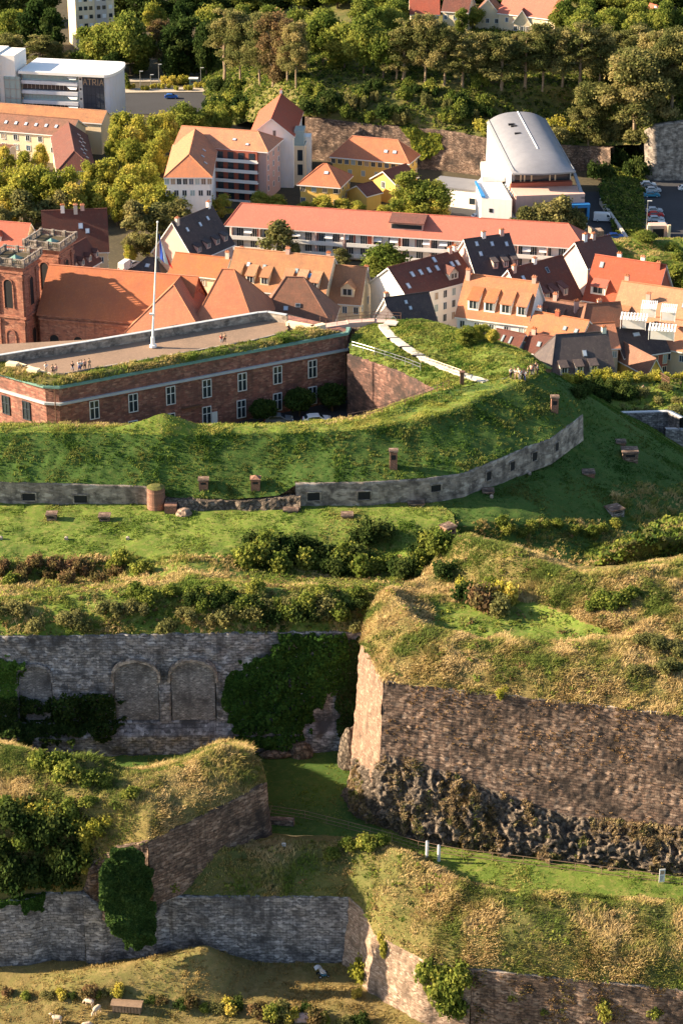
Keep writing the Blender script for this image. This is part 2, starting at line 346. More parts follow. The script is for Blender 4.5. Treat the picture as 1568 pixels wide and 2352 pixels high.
# ------------------------------------------------------------------ terrain sheets
TV, TF = [], []            # all terrain faces, to find where a picture point meets the ground
PATCH = {}
def grid_faces(nv, nu):
    i = np.arange(nv - 1)[:, None] * nu + np.arange(nu - 1)[None, :]
    return np.stack([i, i + 1, i + nu + 1, i + nu], -1).reshape(-1, 4)
def resample(P, nu, nv, axis_w=True):
    P = np.asarray(P, float)
    def along(P, n):       # resample axis 1
        d = np.linalg.norm(np.diff(P, axis=1), axis=2).mean(0); t = np.concatenate([[0], np.cumsum(d)]); t /= t[-1]
        q = np.linspace(0, 1, n); out = np.empty((P.shape[0], n, 3))
        for r in range(P.shape[0]):
            for k in range(3): out[r, :, k] = np.interp(q, t, P[r, :, k])
        return out
    P = along(P, nu); return along(P.transpose(1, 0, 2), nv).transpose(1, 0, 2)
def loft(name, rows, nu, nv, m, amp=.3, freq=.35, smooth=2, kind='structure', label=None, bumps=(), seed=0, cat=None, mm=None):
    P = np.array([[tuple(G(*q)) for q in r] for r in rows]) if not isinstance(rows[0][0], Vector) else np.array([[tuple(q) for q in r] for r in rows])
    P = resample(P, nu, nv)
    for _ in range(smooth):
        Q = P.copy(); Q[1:-1, 1:-1] = (P[1:-1, 1:-1] * 2 + P[:-2, 1:-1] + P[2:, 1:-1] + P[1:-1, :-2] + P[1:-1, 2:]) / 6; P = Q
    x, y = P[..., 0], P[..., 1]
    for (bu, bv, bz, rx, ry, h) in bumps:
        c = G(bu, bv, bz); P[..., 2] += h * np.exp(-((x - c.x) / rx) ** 2 - ((y - c.y) / ry) ** 2)
    P[..., 2] += amp * fbm(x * freq, y * freq, 3, 4)
    V = P.reshape(-1, 3); Fc = grid_faces(nv, nu)
    mi = None; ml = m
    if mm:
        f_ = P[..., 1] * CP - (P[..., 2] - CAMZ) * SP; U_ = CU + F * P[..., 0] / f_; V_ = CV - F * (P[..., 1] * SP + (P[..., 2] - CAMZ) * CP) / f_
        mi = np.asarray(mm[0](U_[:-1, :-1], V_[:-1, :-1], P[:-1, :-1])).astype(int).ravel(); ml = [m, mm[1]]
    o = npmesh(name, V, Fc, 4, ml, smooth=True, midx=mi)
    tag(o, label, cat, None, kind)
    b = len(TV); TV.extend(map(tuple, V)); TF.extend((tuple(int(i) + b for i in f)) for f in Fc)
    PATCH[name] = P
    return o

# far ground of the town: one sheet
loft('ground', [[(-3200, 4200, -15.2), (4700, 4200, -15.2)], [(-3200, 1500, -15.2), (4700, 1500, -15.2)], [(-3200, 0, -15.2), (4700, 0, -15.2)], [(-9000, -650, -15.2), (11000, -650, -15.2)], [(-40000, -860, -15.2), (42000, -860, -15.2)]], 60, 90, 'earth', 0, .1, 0)
def X(l, z): return [(u, v, z if len(r) == 0 else r[0]) for (u, v, *r) in l]
# bottom field
loft('sheep_field', [X([(-500, 2900), (2300, 2900)], 8), X([(-500, 2110), (2300, 2110)], 8)], 220, 110, 'field', .35, .25, 0,
     bumps=[(300, 2266, 8, 5.5, 3.0, 1.6), (415, 2254, 8, 4.6, 3.6, 2.4), (485, 2250, 8, 2.8, 3.6, 2.4), (190, 2276, 8, 5, 2.6, .9)])
# ditch floor behind the lower works
loft('ditch_floor', [X([(-500, 1900), (1100, 1900)], 17.3), X([(-500, 1600), (1100, 1600)], 17.6)], 140, 60, 'grass_dark', .25, .25, 0)
# grass above the lower wall and the lower right bastion
T2 = [
 [(340, 2056, 16.3), (500, 2058, 16.3), (650, 2058, 16.3), (800, 2060, 16.3), (835, 2095, 15.6), (859, 2146, 15), (974, 2206, 15.3), (1084, 2226, 15.5), (1300, 2248, 15.5), (1568, 2275, 15.5), (2000, 2318, 15.5)],
 [(340, 2000, 18), (500, 2005, 18.0), (650, 2000, 18.0), (800, 2012, 18.3), (865, 2050, 18.3), (905, 2090, 18.3), (1010, 2130, 18.3), (1120, 2155, 18.2), (1320, 2175, 18.2), (1568, 2195, 18.2), (2000, 2235, 18.2)],
 [(340, 1965, 19.3), (500, 1955, 19.6), (650, 1955, 19), (780, 1955, 19.4), (870, 1940, 20.3), (930, 1960, 20.8), (1050, 2030, 20.5), (1180, 2058, 20.2), (1350, 2068, 20), (1568, 2078, 19.7), (2000, 2110, 19.7)],
 [(340, 1935, 18.3), (480, 1905, 18.3), (620, 1915, 18), (760, 1920, 18), (872, 1925, 18.2), (945, 1950, 18.2), (1062, 2019, 18.2), (1190, 2046, 18.2), (1360, 2054, 18.2), (1568, 2064, 18.2), (2000, 2098, 18.2)],
 [(340, 1880, 17.6), (480, 1860, 17.6), (620, 1845, 17.6), (760, 1850, 17.6), (880, 1885, 17.7), (950, 1915, 17.8), (1070, 1935, 17.9), (1200, 1950, 17.9), (1380, 1972, 17.9), (1568, 1995, 17.9), (2000, 2045, 17.9)],
 [(340, 1860, 17.0), (480, 1840, 17.0), (620, 1825, 17.0), (760, 1828, 17.0), (880, 1850, 17.0), (950, 1880, 17), (1070, 1900, 17), (1200, 1910, 17), (1380, 1930, 17), (1568, 1950, 17), (2000, 2000, 17)]]
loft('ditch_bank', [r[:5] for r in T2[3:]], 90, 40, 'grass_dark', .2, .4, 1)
loft('ditch_lawn', [r[4:] for r in T2[3:]] , 160, 40, 'grass_lawn', .12, .4, 1)
loft('lower_glacis', T2[:4] + [r[:] for r in []], 260, 70, 'grass_mixed', .45, .4, 2, bumps=[(900, 1990, 20, 3, 3, .5), (1200, 2140, 18, 5, 4, .4)])
# left lunette
L_ = [
 [(-350, 2072, 16.2), (0, 2072, 16.2), (100, 2052, 16.2), (190, 2048, 16.8), (222, 1985, 20.5), (340, 1932, 24.4), (480, 1866, 24.7), (605, 1801, 25), (612, 1793, 24.9)],
 [(-350, 1990, 20), (0, 1960, 21), (100, 1930, 22), (160, 1890, 24), (240, 1885, 25), (345, 1888, 25.8), (475, 1830, 26), (592, 1778, 25.9), (606, 1766, 25.6)],
 [(-350, 1850, 25.5), (0, 1830, 26), (100, 1830, 26.3), (180, 1840, 26.5), (250, 1850, 26.5), (345, 1838, 26.8), (445, 1798, 26.8), (562, 1748, 26.8), (600, 1745, 26)],
 [(-350, 1740, 27.5), (0, 1730, 27.3), (80, 1755, 27), (170, 1790, 27), (250, 1795, 27), (335, 1785, 27), (420, 1762, 27.2), (510, 1722, 27.8), (575, 1732, 26.8)],
 [(-350, 1722, 24), (0, 1712, 24), (80, 1740, 24), (170, 1775, 24), (250, 1782, 23.5), (335, 1772, 23), (420, 1750, 23), (512, 1712, 23), (578, 1722, 22)],
 [(-350, 1712, 17), (0, 1700, 17), (80, 1730, 17), (170, 1765, 17), (250, 1770, 17), (335, 1762, 17), (420, 1742, 17), (514, 1705, 17), (580, 1714, 17)]]
loft('lunette_glacis', L_, 200, 90, 'grass_dry', .5, .4, 2, bumps=[(205, 1745, 27, 3.3, 2.5, 2.2), (60, 1740, 27, 5, 2.5, 1.2), (505, 1740, 27, 2.5, 2, .4)])
# scrub above the arched wall, hollow, lawn
T4 = [
 [(-350, 1462, 32.6), (0, 1462, 32.6), (300, 1458, 32.6), (430, 1456, 32.6), (630, 1454, 32.6), (760, 1452, 32.6), (835, 1450, 32.8), (1010, 1450, 33)],
 [(-350, 1425, 34), (0, 1412, 34.2), (300, 1396, 34.8), (430, 1390, 34.8), (630, 1390, 34.8), (760, 1390, 34.8), (850, 1385, 34.8), (1010, 1410, 34.8)],
 [(-350, 1388, 34.8), (0, 1382, 35.0), (250, 1360, 35.3), (430, 1338, 35.5), (610, 1352, 35.5), (760, 1352, 35.5), (870, 1352, 35.5), (1030, 1375, 35.3)],
 [(-350, 1362, 31.5), (0, 1360, 31.5), (250, 1340, 31.8), (430, 1326, 34.0), (600, 1330, 31), (760, 1335, 30), (900, 1340, 30.5), (1060, 1350, 33)],
 [(-350, 1340, 29.8), (0, 1338, 29.8), (250, 1325, 30), (430, 1312, 33.2), (590, 1300, 30), (760, 1310, 29), (900, 1310, 29), (1090, 1290, 33)],
 [(-350, 1290, 31.6), (0, 1290, 31.6), (250, 1284, 31.6), (430, 1276, 31.9), (560, 1252, 31.8), (700, 1222, 31.8), (880, 1215, 31.7), (1045, 1208, 31.4)],
 [(-350, 1230, 31.7), (0, 1230, 31.7), (250, 1230, 31.7), (430, 1225, 31.7), (560, 1210, 31.7), (720, 1195, 31.7), (880, 1190, 31.7), (1040, 1180, 31.4)],
 [(-350, 1150, 31.5), (0, 1150, 31.5), (250, 1150, 31.5), (430, 1152, 31.5), (560, 1152, 31.5), (720, 1150, 31.5), (880, 1148, 31.5), (990, 1140, 31.4)]]
loft('terrace_lawn', T4, 260, 130, 'grass_lawn', .3, .35, 2)
# casemate lawn on the right and the outer glacis
T5 = [
 [(969, 1146, 31.4), (1084, 1122, 31.4), (1134, 1096, 31.4), (1209, 1061, 31.4), (1300, 1030, 31.4), (1330, 973, 31.5), (1310, 920, 35), (1240, 848, 38.8)],
 [(1000, 1208, 31.2), (1120, 1204, 30.8), (1230, 1172, 30.2), (1345, 1110, 29.2), (1455, 1040, 27.6), (1452, 985, 27.6), (1368, 922, 31), (1264, 856, 36)],
 [(1020, 1232, 29), (1180, 1262, 28), (1320, 1300, 26.8), (1400, 1225, 26.8), (1568, 1140, 25), (1640, 1085, 21.5), (1490, 985, 20), (1300, 878, 18)],
 [(1040, 1240, 27), (1220, 1285, 27), (1380, 1330, 26.8), (1500, 1250, 26.8), (1720, 1165, 22), (1664, 1086, 5), (1502, 984, 4), (1314, 876, 0)]]
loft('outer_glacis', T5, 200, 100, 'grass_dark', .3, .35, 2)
# big right bastion: glacis, sunken lawn, dry mound
B1 = [
 [(872, 1365, 35.6), (840, 1430, 35.5), (828, 1478, 35.5), (880, 1565, 35.5), (1000, 1580, 35.5), (1200, 1602, 35.5), (1400, 1624, 35.5), (1568, 1645, 35.5), (2000, 1700, 35.5)],
 [(880, 1358, 36.6), (860, 1410, 36.9), (868, 1455, 37), (925, 1508, 37.1), (1020, 1528, 37.1), (1200, 1545, 37.1), (1400, 1556, 37.1), (1568, 1560, 37.2), (2000, 1600, 37.2)],
 [(893, 1352, 37.8), (915, 1380, 38), (940, 1415, 38), (985, 1447, 38), (1100, 1470, 38), (1280, 1478, 38), (1430, 1474, 38.2), (1515, 1408, 39), (1900, 1380, 39.4)],
 [(900, 1349, 37.2), (925, 1378, 36.8), (955, 1412, 36.4), (1000, 1440, 36.2), (1110, 1461, 36.1), (1280, 1468, 36.1), (1425, 1464, 36.4), (1522, 1398, 38.6), (1900, 1365, 39.4)],
 [(930, 1345, 35.6), (985, 1372, 35.6), (1010, 1385, 35.8), (1060, 1400, 35.8), (1130, 1412, 35.8), (1230, 1425, 36), (1400, 1440, 37.2), (1500, 1380, 38.9), (1900, 1350, 39.4)],
 [(960, 1335, 35), (1010, 1340, 35.2), (1050, 1345, 35.4), (1090, 1350, 36), (1160, 1365, 36.6), (1260, 1385, 37.2), (1390, 1400, 38), (1500, 1352, 39.1), (1900, 1325, 39.5)],
 [(1010, 1262, 34.2), (1030, 1248, 36), (1045, 1240, 37.5), (1070, 1238, 38.2), (1180, 1266, 39.3), (1320, 1322, 39.5), (1420, 1320, 39.5), (1568, 1290, 39.5), (1900, 1262, 40)],
 [(1010, 1250, 30), (1030, 1238, 30), (1045, 1232, 30), (1070, 1228, 29), (1182, 1250, 30), (1322, 1304, 30), (1420, 1302, 30), (1568, 1275, 30), (1900, 1250, 30)],
 [(1010, 1246, 26), (1030, 1234, 26), (1045, 1228, 26), (1072, 1224, 25), (1184, 1244, 25), (1324, 1298, 25), (1420, 1296, 25), (1568, 1270, 25), (1900, 1245, 25)]]
loft('bastion_glacis', B1, 260, 150, 'grass_dry', .4, .4, 2, bumps=[(1160, 1300, 38, 3, 3, .6), (1450, 1360, 38, 4, 3, .8), (1000, 1520, 37, 3, 2, .3), (1330, 1540, 37, 4, 2, .4)], mm=(lambda u, v, A: (A[..., 2] < 36.9) & (v > 1383) & (v < 1478) & (u > 985) & (u < 1400), 'grass_lawn'))
loft('outer_mound', [X([(1330, 1330), (1460, 1330), (1900, 1310)], 25.5), [(1370, 1290, 28), (1450, 1245, 31), (1900, 1190, 32)], [(1410, 1262, 26), (1500, 1215, 30), (1900, 1160, 31)], X([(1430, 1250), (1520, 1200), (1900, 1145)], 25)], 70, 40, 'bush_ground', .4, .4, 1)
# rampart: slope above the casemate wall, lit crest, inner edge, down into the court
T6 = [
 [(-350, 1108, 34.7), (0, 1106, 34.7), (335, 1116, 34.2), (390, 1143, 32.9), (520, 1148, 32.6), (640, 1138, 33.2), (682, 1110, 34.6), (784, 1107, 34.8), (834, 1107, 34.8), (984, 1098, 34.8), (1064, 1086, 34.8), (1134, 1058, 34.8), (1209, 1026, 34.8), (1264, 1006, 34.8), (1309, 973, 34.8), (1338, 952, 34.9), (1330, 935, 35.4)],
 [(-350, 1040, 37), (0, 1040, 37), (335, 1045, 36.8), (390, 1055, 36.4), (520, 1055, 36.4), (640, 1050, 36.6), (684, 1045, 36.8), (784, 1043, 36.9), (834, 1040, 36.9), (984, 1022, 36.9), (1064, 1003, 36.9), (1134, 974, 36.9), (1209, 944, 36.9), (1250, 924, 36.9), (1280, 908, 36.9), (1290, 898, 37), (1284, 892, 37.1)],
 [(-350, 990, 38.9), (0, 990, 38.9), (335, 993, 38.9), (390, 992, 39), (520, 991, 39), (640, 990, 39), (684, 989, 39), (784, 986, 39), (834, 982, 39), (984, 956, 39), (1064, 929, 39), (1134, 896, 39), (1200, 872, 39), (1225, 860, 39), (1238, 852, 39), (1243, 848, 39), (1243, 844, 39)],
 [(-350, 979, 39.2), (0, 979, 39.2), (335, 983, 39.2), (390, 982, 39.2), (520, 981, 39.2), (640, 980, 39.2), (684, 978, 39.2), (784, 970, 39.1), (834, 962, 39), (930, 928, 38.6), (1000, 902, 38.3), (1100, 884, 38.6), (1160, 870, 38.9), (1195, 856, 39), (1215, 848, 39), (1225, 843, 39), (1230, 840, 39)]]
loft('rampart', T6, 330, 70, 'grass_dark', .25, .5, 1, bumps=[(378, 975, 39, 3.9, 2.6, 3.0)], mm=(lambda u, v, A: A[..., 2] > 38.75, 'grass_lawn'))  # crest switches to the brighter lawn colour as painted sunlight
loft('rampart_inner_slope', [[(-350, 979, 39.2), (0, 979, 39.2), (335, 983, 39.2), (640, 980, 39.2), (784, 970, 39.1), (834, 962, 39), (930, 928, 38.6), (1000, 902, 38.3), (1040, 893, 37.9)],
     [(-350, 972, 38), (0, 972, 38), (335, 976, 38), (640, 974, 38), (784, 962, 38), (832, 955, 37.8), (925, 921, 37.5), (992, 896, 37.5), (1030, 888, 37.3)],
     [(-350, 1010, 24), (0, 1010, 24), (335, 1010, 24), (640, 1010, 24), (790, 1000, 24), (840, 995, 24), (930, 975, 24), (1000, 955, 24), (1040, 945, 24)]], 160, 24, 'grass_lawn', .15, .5, 0)
# court inside the barracks
loft('court_paving', [X([(-400, 1060), (1150, 1060)], 26), X([(-400, 880), (1150, 860)], 26)], 60, 30, 'asphalt', 0, .3, 0)
# upper lawn around the white path
T7 = [
 [(803, 815, 35.6), (870, 836, 35.8), (930, 858, 36.1), (985, 886, 36.6), (1006, 898, 37.4), (1040, 893, 37.9)],
 [(803, 800, 36), (872, 815, 36.2), (945, 840, 36.6), (1010, 862, 37), (1050, 876, 37.6), (1080, 886, 38.3)],
 [(806, 772, 36), (862, 768, 36.3), (925, 800, 36.8), (1000, 835, 37.2), (1062, 862, 37.7), (1118, 882, 38.5)],
 [(830, 752, 36.3), (880, 750, 36.6), (950, 782, 37.2), (1030, 818, 37.6), (1095, 845, 38), (1150, 871, 38.8)],
 [(850, 746, 36.5), (930, 748, 37.4), (1020, 776, 38.2), (1100, 806, 38.7), (1160, 832, 39), (1195, 856, 39)],
 [(872, 742, 36.6), (960, 740, 38), (1050, 766, 38.8), (1130, 792, 39.2), (1195, 818, 39.3), (1228, 842, 39.2)],
 [(880, 738, 36.4), (975, 738, 37.6), (1062, 762, 38.4), (1142, 787, 38.8), (1208, 813, 38.8), (1243, 844, 38.8)],
 [(888, 739, 20), (985, 742, 20), (1075, 766, 20), (1155, 790, 20), (1222, 816, 20), (1262, 848, 20)],
 [(888, 760, -15), (985, 762, -15), (1075, 782, -15), (1155, 800, -15), (1222, 822, -15), (1270, 845, -15)]]
loft('upper_lawn', T7, 120, 120, 'grass_lawn', .2, .5, 1)
# banks right of the fort
loft('east_bank', [[(1200, 1500, -10), (1900, 1500, -10)], [(1250, 1125, 3), (1900, 1125, 4)], [(1300, 1089, 4), (1900, 1089, 4)], [(1340, 964, 12.6), (1900, 985, 11.8)], [(1290, 905, 9), (1900, 935, 11)], [(1270, 874, 6), (1900, 880, 8)], [(1262, 868, -3), (1900, 866, -3)], [(1255, 900, -15), (1900, 900, -15)]], 110, 90, 'grass_lawn', .7, .15, 1,
     bumps=[(1430, 905, 8, 5, 5, 2.2), (1330, 900, 8, 9, 4, 1.5), (1520, 920, 8, 6, 5, 1.5)])
loft('terraced_bank', [X([(1360, 690), (1900, 690)], -14.9), X([(1365, 640), (1900, 640)], -13.6), X([(1370, 612), (1900, 612)], -13.2), X([(1374, 590), (1900, 590)], -11.4), X([(1376, 572), (1900, 572)], -11.2), X([(1378, 556), (1900, 556)], -9.8), X([(1380, 550), (1900, 548)], -10.0), X([(1380, 549), (1900, 547)], -15.3)], 60, 50, 'grass_lawn', .5, .3, 0)
# park, roads, hill with pines
loft('road', [X([(262, 262), (560, 262)], -15.05), X([(270, 215), (500, 212)], -15.05)], 30, 10, 'asphalt', 0, .1, 0)
loft('path', [X([(262, 213), (520, 210)], -15.0), X([(270, 203), (500, 199)], -15.0)], 30, 4, 'paving', 0, .1, 0)
loft('upper_path', [X([(270, 188), (500, 186)], -15.0), X([(285, 181), (500, 179)], -15.0)], 30, 4, 'paving', 0, .1, 0)
loft('parking', [X([(1330, 585), (2100, 585)], -15.0), X([(1480, 345), (2300, 330)], -15.0)], 30, 30, 'asphalt', 0, .1, 0)
loft('yard', [X([(960, 560), (1440, 560)], -15.05), X([(1000, 440), (1400, 440)], -15.05)], 30, 30, 'asphalt', 0, .1, 0)
loft('parking_bank', [[(1420, 560, -15), (1478, 560, -15)], [(1375, 440, -13), (1480, 470, -14.8)], [(1390, 380, -13), (1482, 400, -14.8)], [(1380, 345, -12), (1470, 350, -14.8)]], 24, 40, 'grass_dark', .8, .2, 0)
HILL = [
 [(470, 275, -14.9), (540, 285, -14.9), (640, 275, -6), (702, 268, -3.6), (840, 283, -4), (1030, 300, -4.2), (1110, 316, -5), (1250, 330, -7), (1350, 335, -9), (1470, 330, -6), (1480, 300, -2), (1700, 255, 3), (2300, 200, 5)],
 [(475, 240, -14.8), (560, 238, -9), (650, 232, -2), (702, 245, -1), (840, 258, -1), (1030, 265, -1), (1110, 280, -2), (1250, 290, -5), (1350, 305, -6), (1450, 290, -3), (1490, 262, 1), (1700, 230, 5), (2300, 180, 8)],
 [(470, 205, -14.8), (560, 200, -6), (640, 192, 1), (720, 200, 2.5), (850, 205, 3), (1030, 215, 3), (1120, 225, 2), (1260, 232, 0), (1350, 250, -2), (1450, 245, 0), (1520, 225, 4), (1700, 200, 8), (2300, 160, 10)],
 [(460, 180, -14.8), (560, 175, -7), (650, 170, 1), (740, 168, 4), (850, 172, 5), (1030, 185, 5.5), (1130, 190, 5), (1260, 195, 5), (1360, 205, 4), (1450, 200, 4), (1550, 190, 7), (1700, 175, 10), (2300, 140, 12)],
 [(450, 120, -14.8), (560, 120, -9), (650, 115, -2), (740, 110, 3), (850, 110, 5), (1030, 120, 6), (1130, 120, 6), (1260, 120, 6), (1360, 125, 6), (1450, 125, 6), (1550, 120, 8), (1700, 110, 11), (2300, 90, 14)],
 [(450, 20, -10), (560, 20, -8), (650, 20, -4), (740, 20, 0), (850, 20, 2), (1030, 20, 4), (1130, 20, 4), (1260, 20, 4), (1360, 20, 5), (1450, 20, 5), (1550, 20, 7), (1700, 20, 10), (2300, 20, 14)],
 [(450, -100, 0), (560, -100, 2), (650, -100, 5), (740, -100, 12), (850, -100, 12), (1030, -100, 14), (1130, -100, 14), (1260, -100, 14), (1360, -100, 14), (1450, -100, 14), (1550, -100, 14), (1700, -100, 16), (2300, -100, 18)]]
loft('hill', HILL, 240, 160, 'grass_mixed', .9, .12, 2)
loft('far_hills', [[Vector((x, y, z)) for x in (-1500, 0, 1500)] for y, z in ((960, -16), (1200, 15), (1700, 60), (2600, 90))], 60, 20, 'bush_ground', 6, .01, 0)

BV = BVHTree.FromPolygons(TV, TF)
def hit(u, v, bvh=None):
    d = ray(u, v).normalized(); r = (bvh or BV).ray_cast(Vector((0, 0, CAMZ)), d)
    return r[0]
def ground_z(x, y, top=80):
    r = BV.ray_cast(Vector((x, y, top)), Vector((0, 0, -1))); return r[0].z if r[0] else -15

# ------------------------------------------------------------------ masonry walls
WALLS = {}
def P3(l): return [tuple(G(*q)) for q in l]
def vertical(l, z):   # the foot straight below the top points
    return [(x, y, z) for (x, y, _) in l]
def wall(name, label, top, foot, nu, nv, m, amp=.08, freq=1.2, back=1.2, cat='wall', batter=0, group=None, cap=None, seed=1, disp=None, parent=None):
    """top and foot: world points left to right as the camera sees it; back: thickness"""
    top, foot = np.array(top, float), np.array(foot, float)
    P = resample(np.array([foot, top]), nu, nv)                    # (nv,nu,3) from foot up
    tan = np.gradient(P, axis=1); tan[..., 2] = 0; tan /= np.linalg.norm(tan, axis=2, keepdims=True) + 1e-9
    nor = np.stack([tan[..., 1], -tan[..., 0], np.zeros_like(tan[..., 0])], -1)      # towards the viewer
    s = np.concatenate([[0], np.cumsum(np.linalg.norm(np.diff(P[0], axis=0), axis=1))])[None, :].repeat(nv, 0); h = P[..., 2]
    d = amp * fbm(s * freq, h * freq, seed, 4)
    if disp is not None: d = d + disp(s, h, P)
    if batter: P = P + nor * ((P[-1:, :, 2] - h) * batter)[..., None]
    Q = P + nor * d[..., None]
    Q[-1, :, 2] += .15 * fbm(s[-1] * 1.5, h[-1] * 0, seed + 5, 3) * (amp > .05)
    b1 = Q[-1] - nor[-1] * back; b0 = b1.copy(); b0[:, 2] = Q[0, :, 2]
    Q = np.concatenate([Q, b1[None], b0[None]], 0)
    Fc = grid_faces(nv + 2, nu)
    mi = np.zeros(len(Fc), int)
    mats = [m]
    if cap: mats.append(cap); mi[(nv - 1) * (nu - 1):nv * (nu - 1)] = 1
    o = npmesh(name, Q.reshape(-1, 3), Fc, 4, mats, smooth=False, midx=mi, parent=parent)
    # long-way coordinates for the masonry pattern: metres along and up
    uv = o.data.uv_layers[0]; S = np.concatenate([s, s[-1:], s[-1:]], 0).ravel(); H = np.concatenate([Q[:nv, :, 2], Q[nv:nv + 1, :, 2] + back, Q[nv + 1:, :, 2]], 0).ravel()
    vi = Fc.ravel(); a = np.empty(len(vi) * 2); a[0::2] = S[vi]; a[1::2] = H[vi]; uv.data.foreach_set('uv', a)
    if not parent: tag(o, label, cat, group, 'thing')
    WALLS[name + str(len(WALLS))] = o
    return o, BVHTree.FromPolygons([tuple(q) for q in Q.reshape(-1, 3)], [tuple(int(i) for i in f) for f in Fc])

# lower left walls
TW1 = P3([(-350, 2074, 16.2), (0, 2072, 16.2), (60, 2066, 16.3), (110, 2052, 16.4), (190, 2052, 16.6)])
wall('rampart_wall', 'grey masonry wall at lower left beneath the dark ivy bushes', TW1, vertical(TW1, 7), 200, 40, 'greywall', .22, .8, batter=.04)
BT = [(-4, 0), ]
TW1b = P3([(190, 2050, 17.5), (230, 2085, 15.5), (262, 2130, 12.5), (285, 2165, 10.4), (365, 2172, 10.3), (368, 2150, 10.4)])
wall('buttress_wall', 'broken stepped wall stub under the hanging ivy column', TW1b, vertical(TW1b, 7), 70, 30, 'greywall', .25, .9, back=2.5)
TW2 = P3([(350, 2120, 13.5), (386, 2057, 16.3), (500, 2059, 16.3), (650, 2059, 16.3), (800, 2061, 16.3)])
_, BW2 = wall('rampart_wall', 'long dark stained wall behind the stroller in the shade', TW2, vertical(TW2, 7), 170, 46, 'greywall', .25, .8, batter=.03)
# lower right bastion
TB2 = P3([(800, 2061, 16.3), (835, 2097, 15.6), (859, 2148, 15), (974, 2208, 15.3), (1084, 2228, 15.5)])
_, BVB2 = wall('bastion_wall', 'sunlit pale pink wall face of the lower right bastion', TB2, vertical(TB2, 7), 150, 50, 'pinkwall', .35, .6, batter=.1, seed=4)
TB3 = P3([(1084, 2228, 15.5), (1300, 2250, 15.5), (1568, 2277, 15.5), (2000, 2320, 15.5)])
_, BVB3 = wall('bastion_wall', 'brown wall at the bottom right edge under dry grass', TB3, vertical(TB3, 3), 200, 60, 'bigwall', .25, .8, batter=.05, seed=5, cap='concrete')
# lunette walls
TL1 = P3([(190, 2050, 17.2), (205, 2000, 20), (222, 1975, 21), (262, 1950, 23), (340, 1932, 24.4)])
wall('lunette_wall', 'ruined brown wall of the left lunette beside its ivy', TL1, vertical(TL1, 14), 70, 50, 'bigwall', .5, .7, back=2, batter=.06)
TL2 = P3([(340, 1932, 24.4), (480, 1867, 24.7), (605, 1802, 25), (613, 1794, 25), (606, 1782, 25)])
_, BVL2 = wall('lunette_wall', 'straight shaded masonry face of the left lunette ending in a sharp corner', TL2, vertical(TL2, 16.5), 130, 44, 'bigwall', .12, .9, batter=.07)
# arched wall
TWL = P3([(-350, 1462, 32.7), (0, 1462, 32.7), (300, 1458, 32.7), (640, 1454, 32.7), (835, 1450, 32.7)])
ARCH = []
def arch_disp(s, h, P):
    d = np.zeros_like(h)
    for (uc, vt, wd) in ((78, 1515, 3.9), (312, 1510, 5.2), (443, 1508, 5.2)):
        c = G(uc, vt, 29.4); dx = P[..., 0] - c.x; r = wd / 2
        top = 27.4 + np.sqrt(np.maximum(r * r - dx * dx, 0)) * .75
        ins = (np.abs(dx) < r) & (h < top) & (h > 21.3)
        d = np.where(ins, d - .7, d)
    base = np.clip((21.0 - h) / 1.0, 0, 1) * 1.2
    return d + base
OWL, BVWL = wall('arcade_wall', 'grey wall with three blind arches in the shaded ditch', TWL, vertical(TWL, 16.5), 420, 90, 'greywall', .35, .8, batter=.02, disp=arch_disp)
def rim(uc, vt, wd):
    c = G(uc, vt, 29.4); r = wd / 2; y = None; b = MB(); pts = []
    for k in range(17): a = math.pi * k / 16; pts.append((c.x + math.cos(a) * r, 27.4 + math.sin(a) * r * .75))
    pts = [(c.x + r, 26.6)] + pts + [(c.x - r, 26.6)]
    y0 = OWL.data.vertices[len(OWL.data.vertices) // 2].co.y
    for k in range(len(pts) - 1):
        (x1, z1), (x2, z2) = pts[k], pts[k + 1]; d = Vector(((x1 + x2) / 2 - c.x, 0, (z1 + z2) / 2 - 25)).normalized() * .34
        j = random.uniform(-.06, .06); ex_ = .9
        a1, a2 = Vector((x1, y0 - .12 + j, z1)), Vector((x2, y0 - .12 + j, z2)); b1, b2 = a1 + d, a2 + d; bk = Vector((0, ex_, 0))
        b.mesh([a1, a2, b2, b1, a1 + bk, a2 + bk, b2 + bk, b1 + bk], [(0, 1, 2, 3), (3, 2, 6, 7), (1, 0, 4, 5), (0, 3, 7, 4), (2, 1, 5, 6)])
    b.build('arch', 'concrete' if uc > 100 else 'greywall', OWL)
    q = MB(); ring = [(c.x + r * .97, 21.4)] + [(c.x + math.cos(math.pi * k / 16) * r * .97, 27.4 + math.sin(math.pi * k / 16) * r * .72) for k in range(17)] + [(c.x - r * .97, 21.4)]
    n_ = len(ring); yf = y0 + .5
    q.mesh([(x, yf, z) for x, z in ring] + [(x, yf + 1.2, z) for x, z in ring], [tuple(range(n_))[::-1]] + [(i, (i + 1) % n_, n_ + (i + 1) % n_, n_ + i) for i in range(n_)])
    return q.build('arch_infill', 'nichewall', OWL)
for q in ((78, 1515, 3.9), (312, 1510, 5.2), (443, 1508, 5.2)): rim(*q)
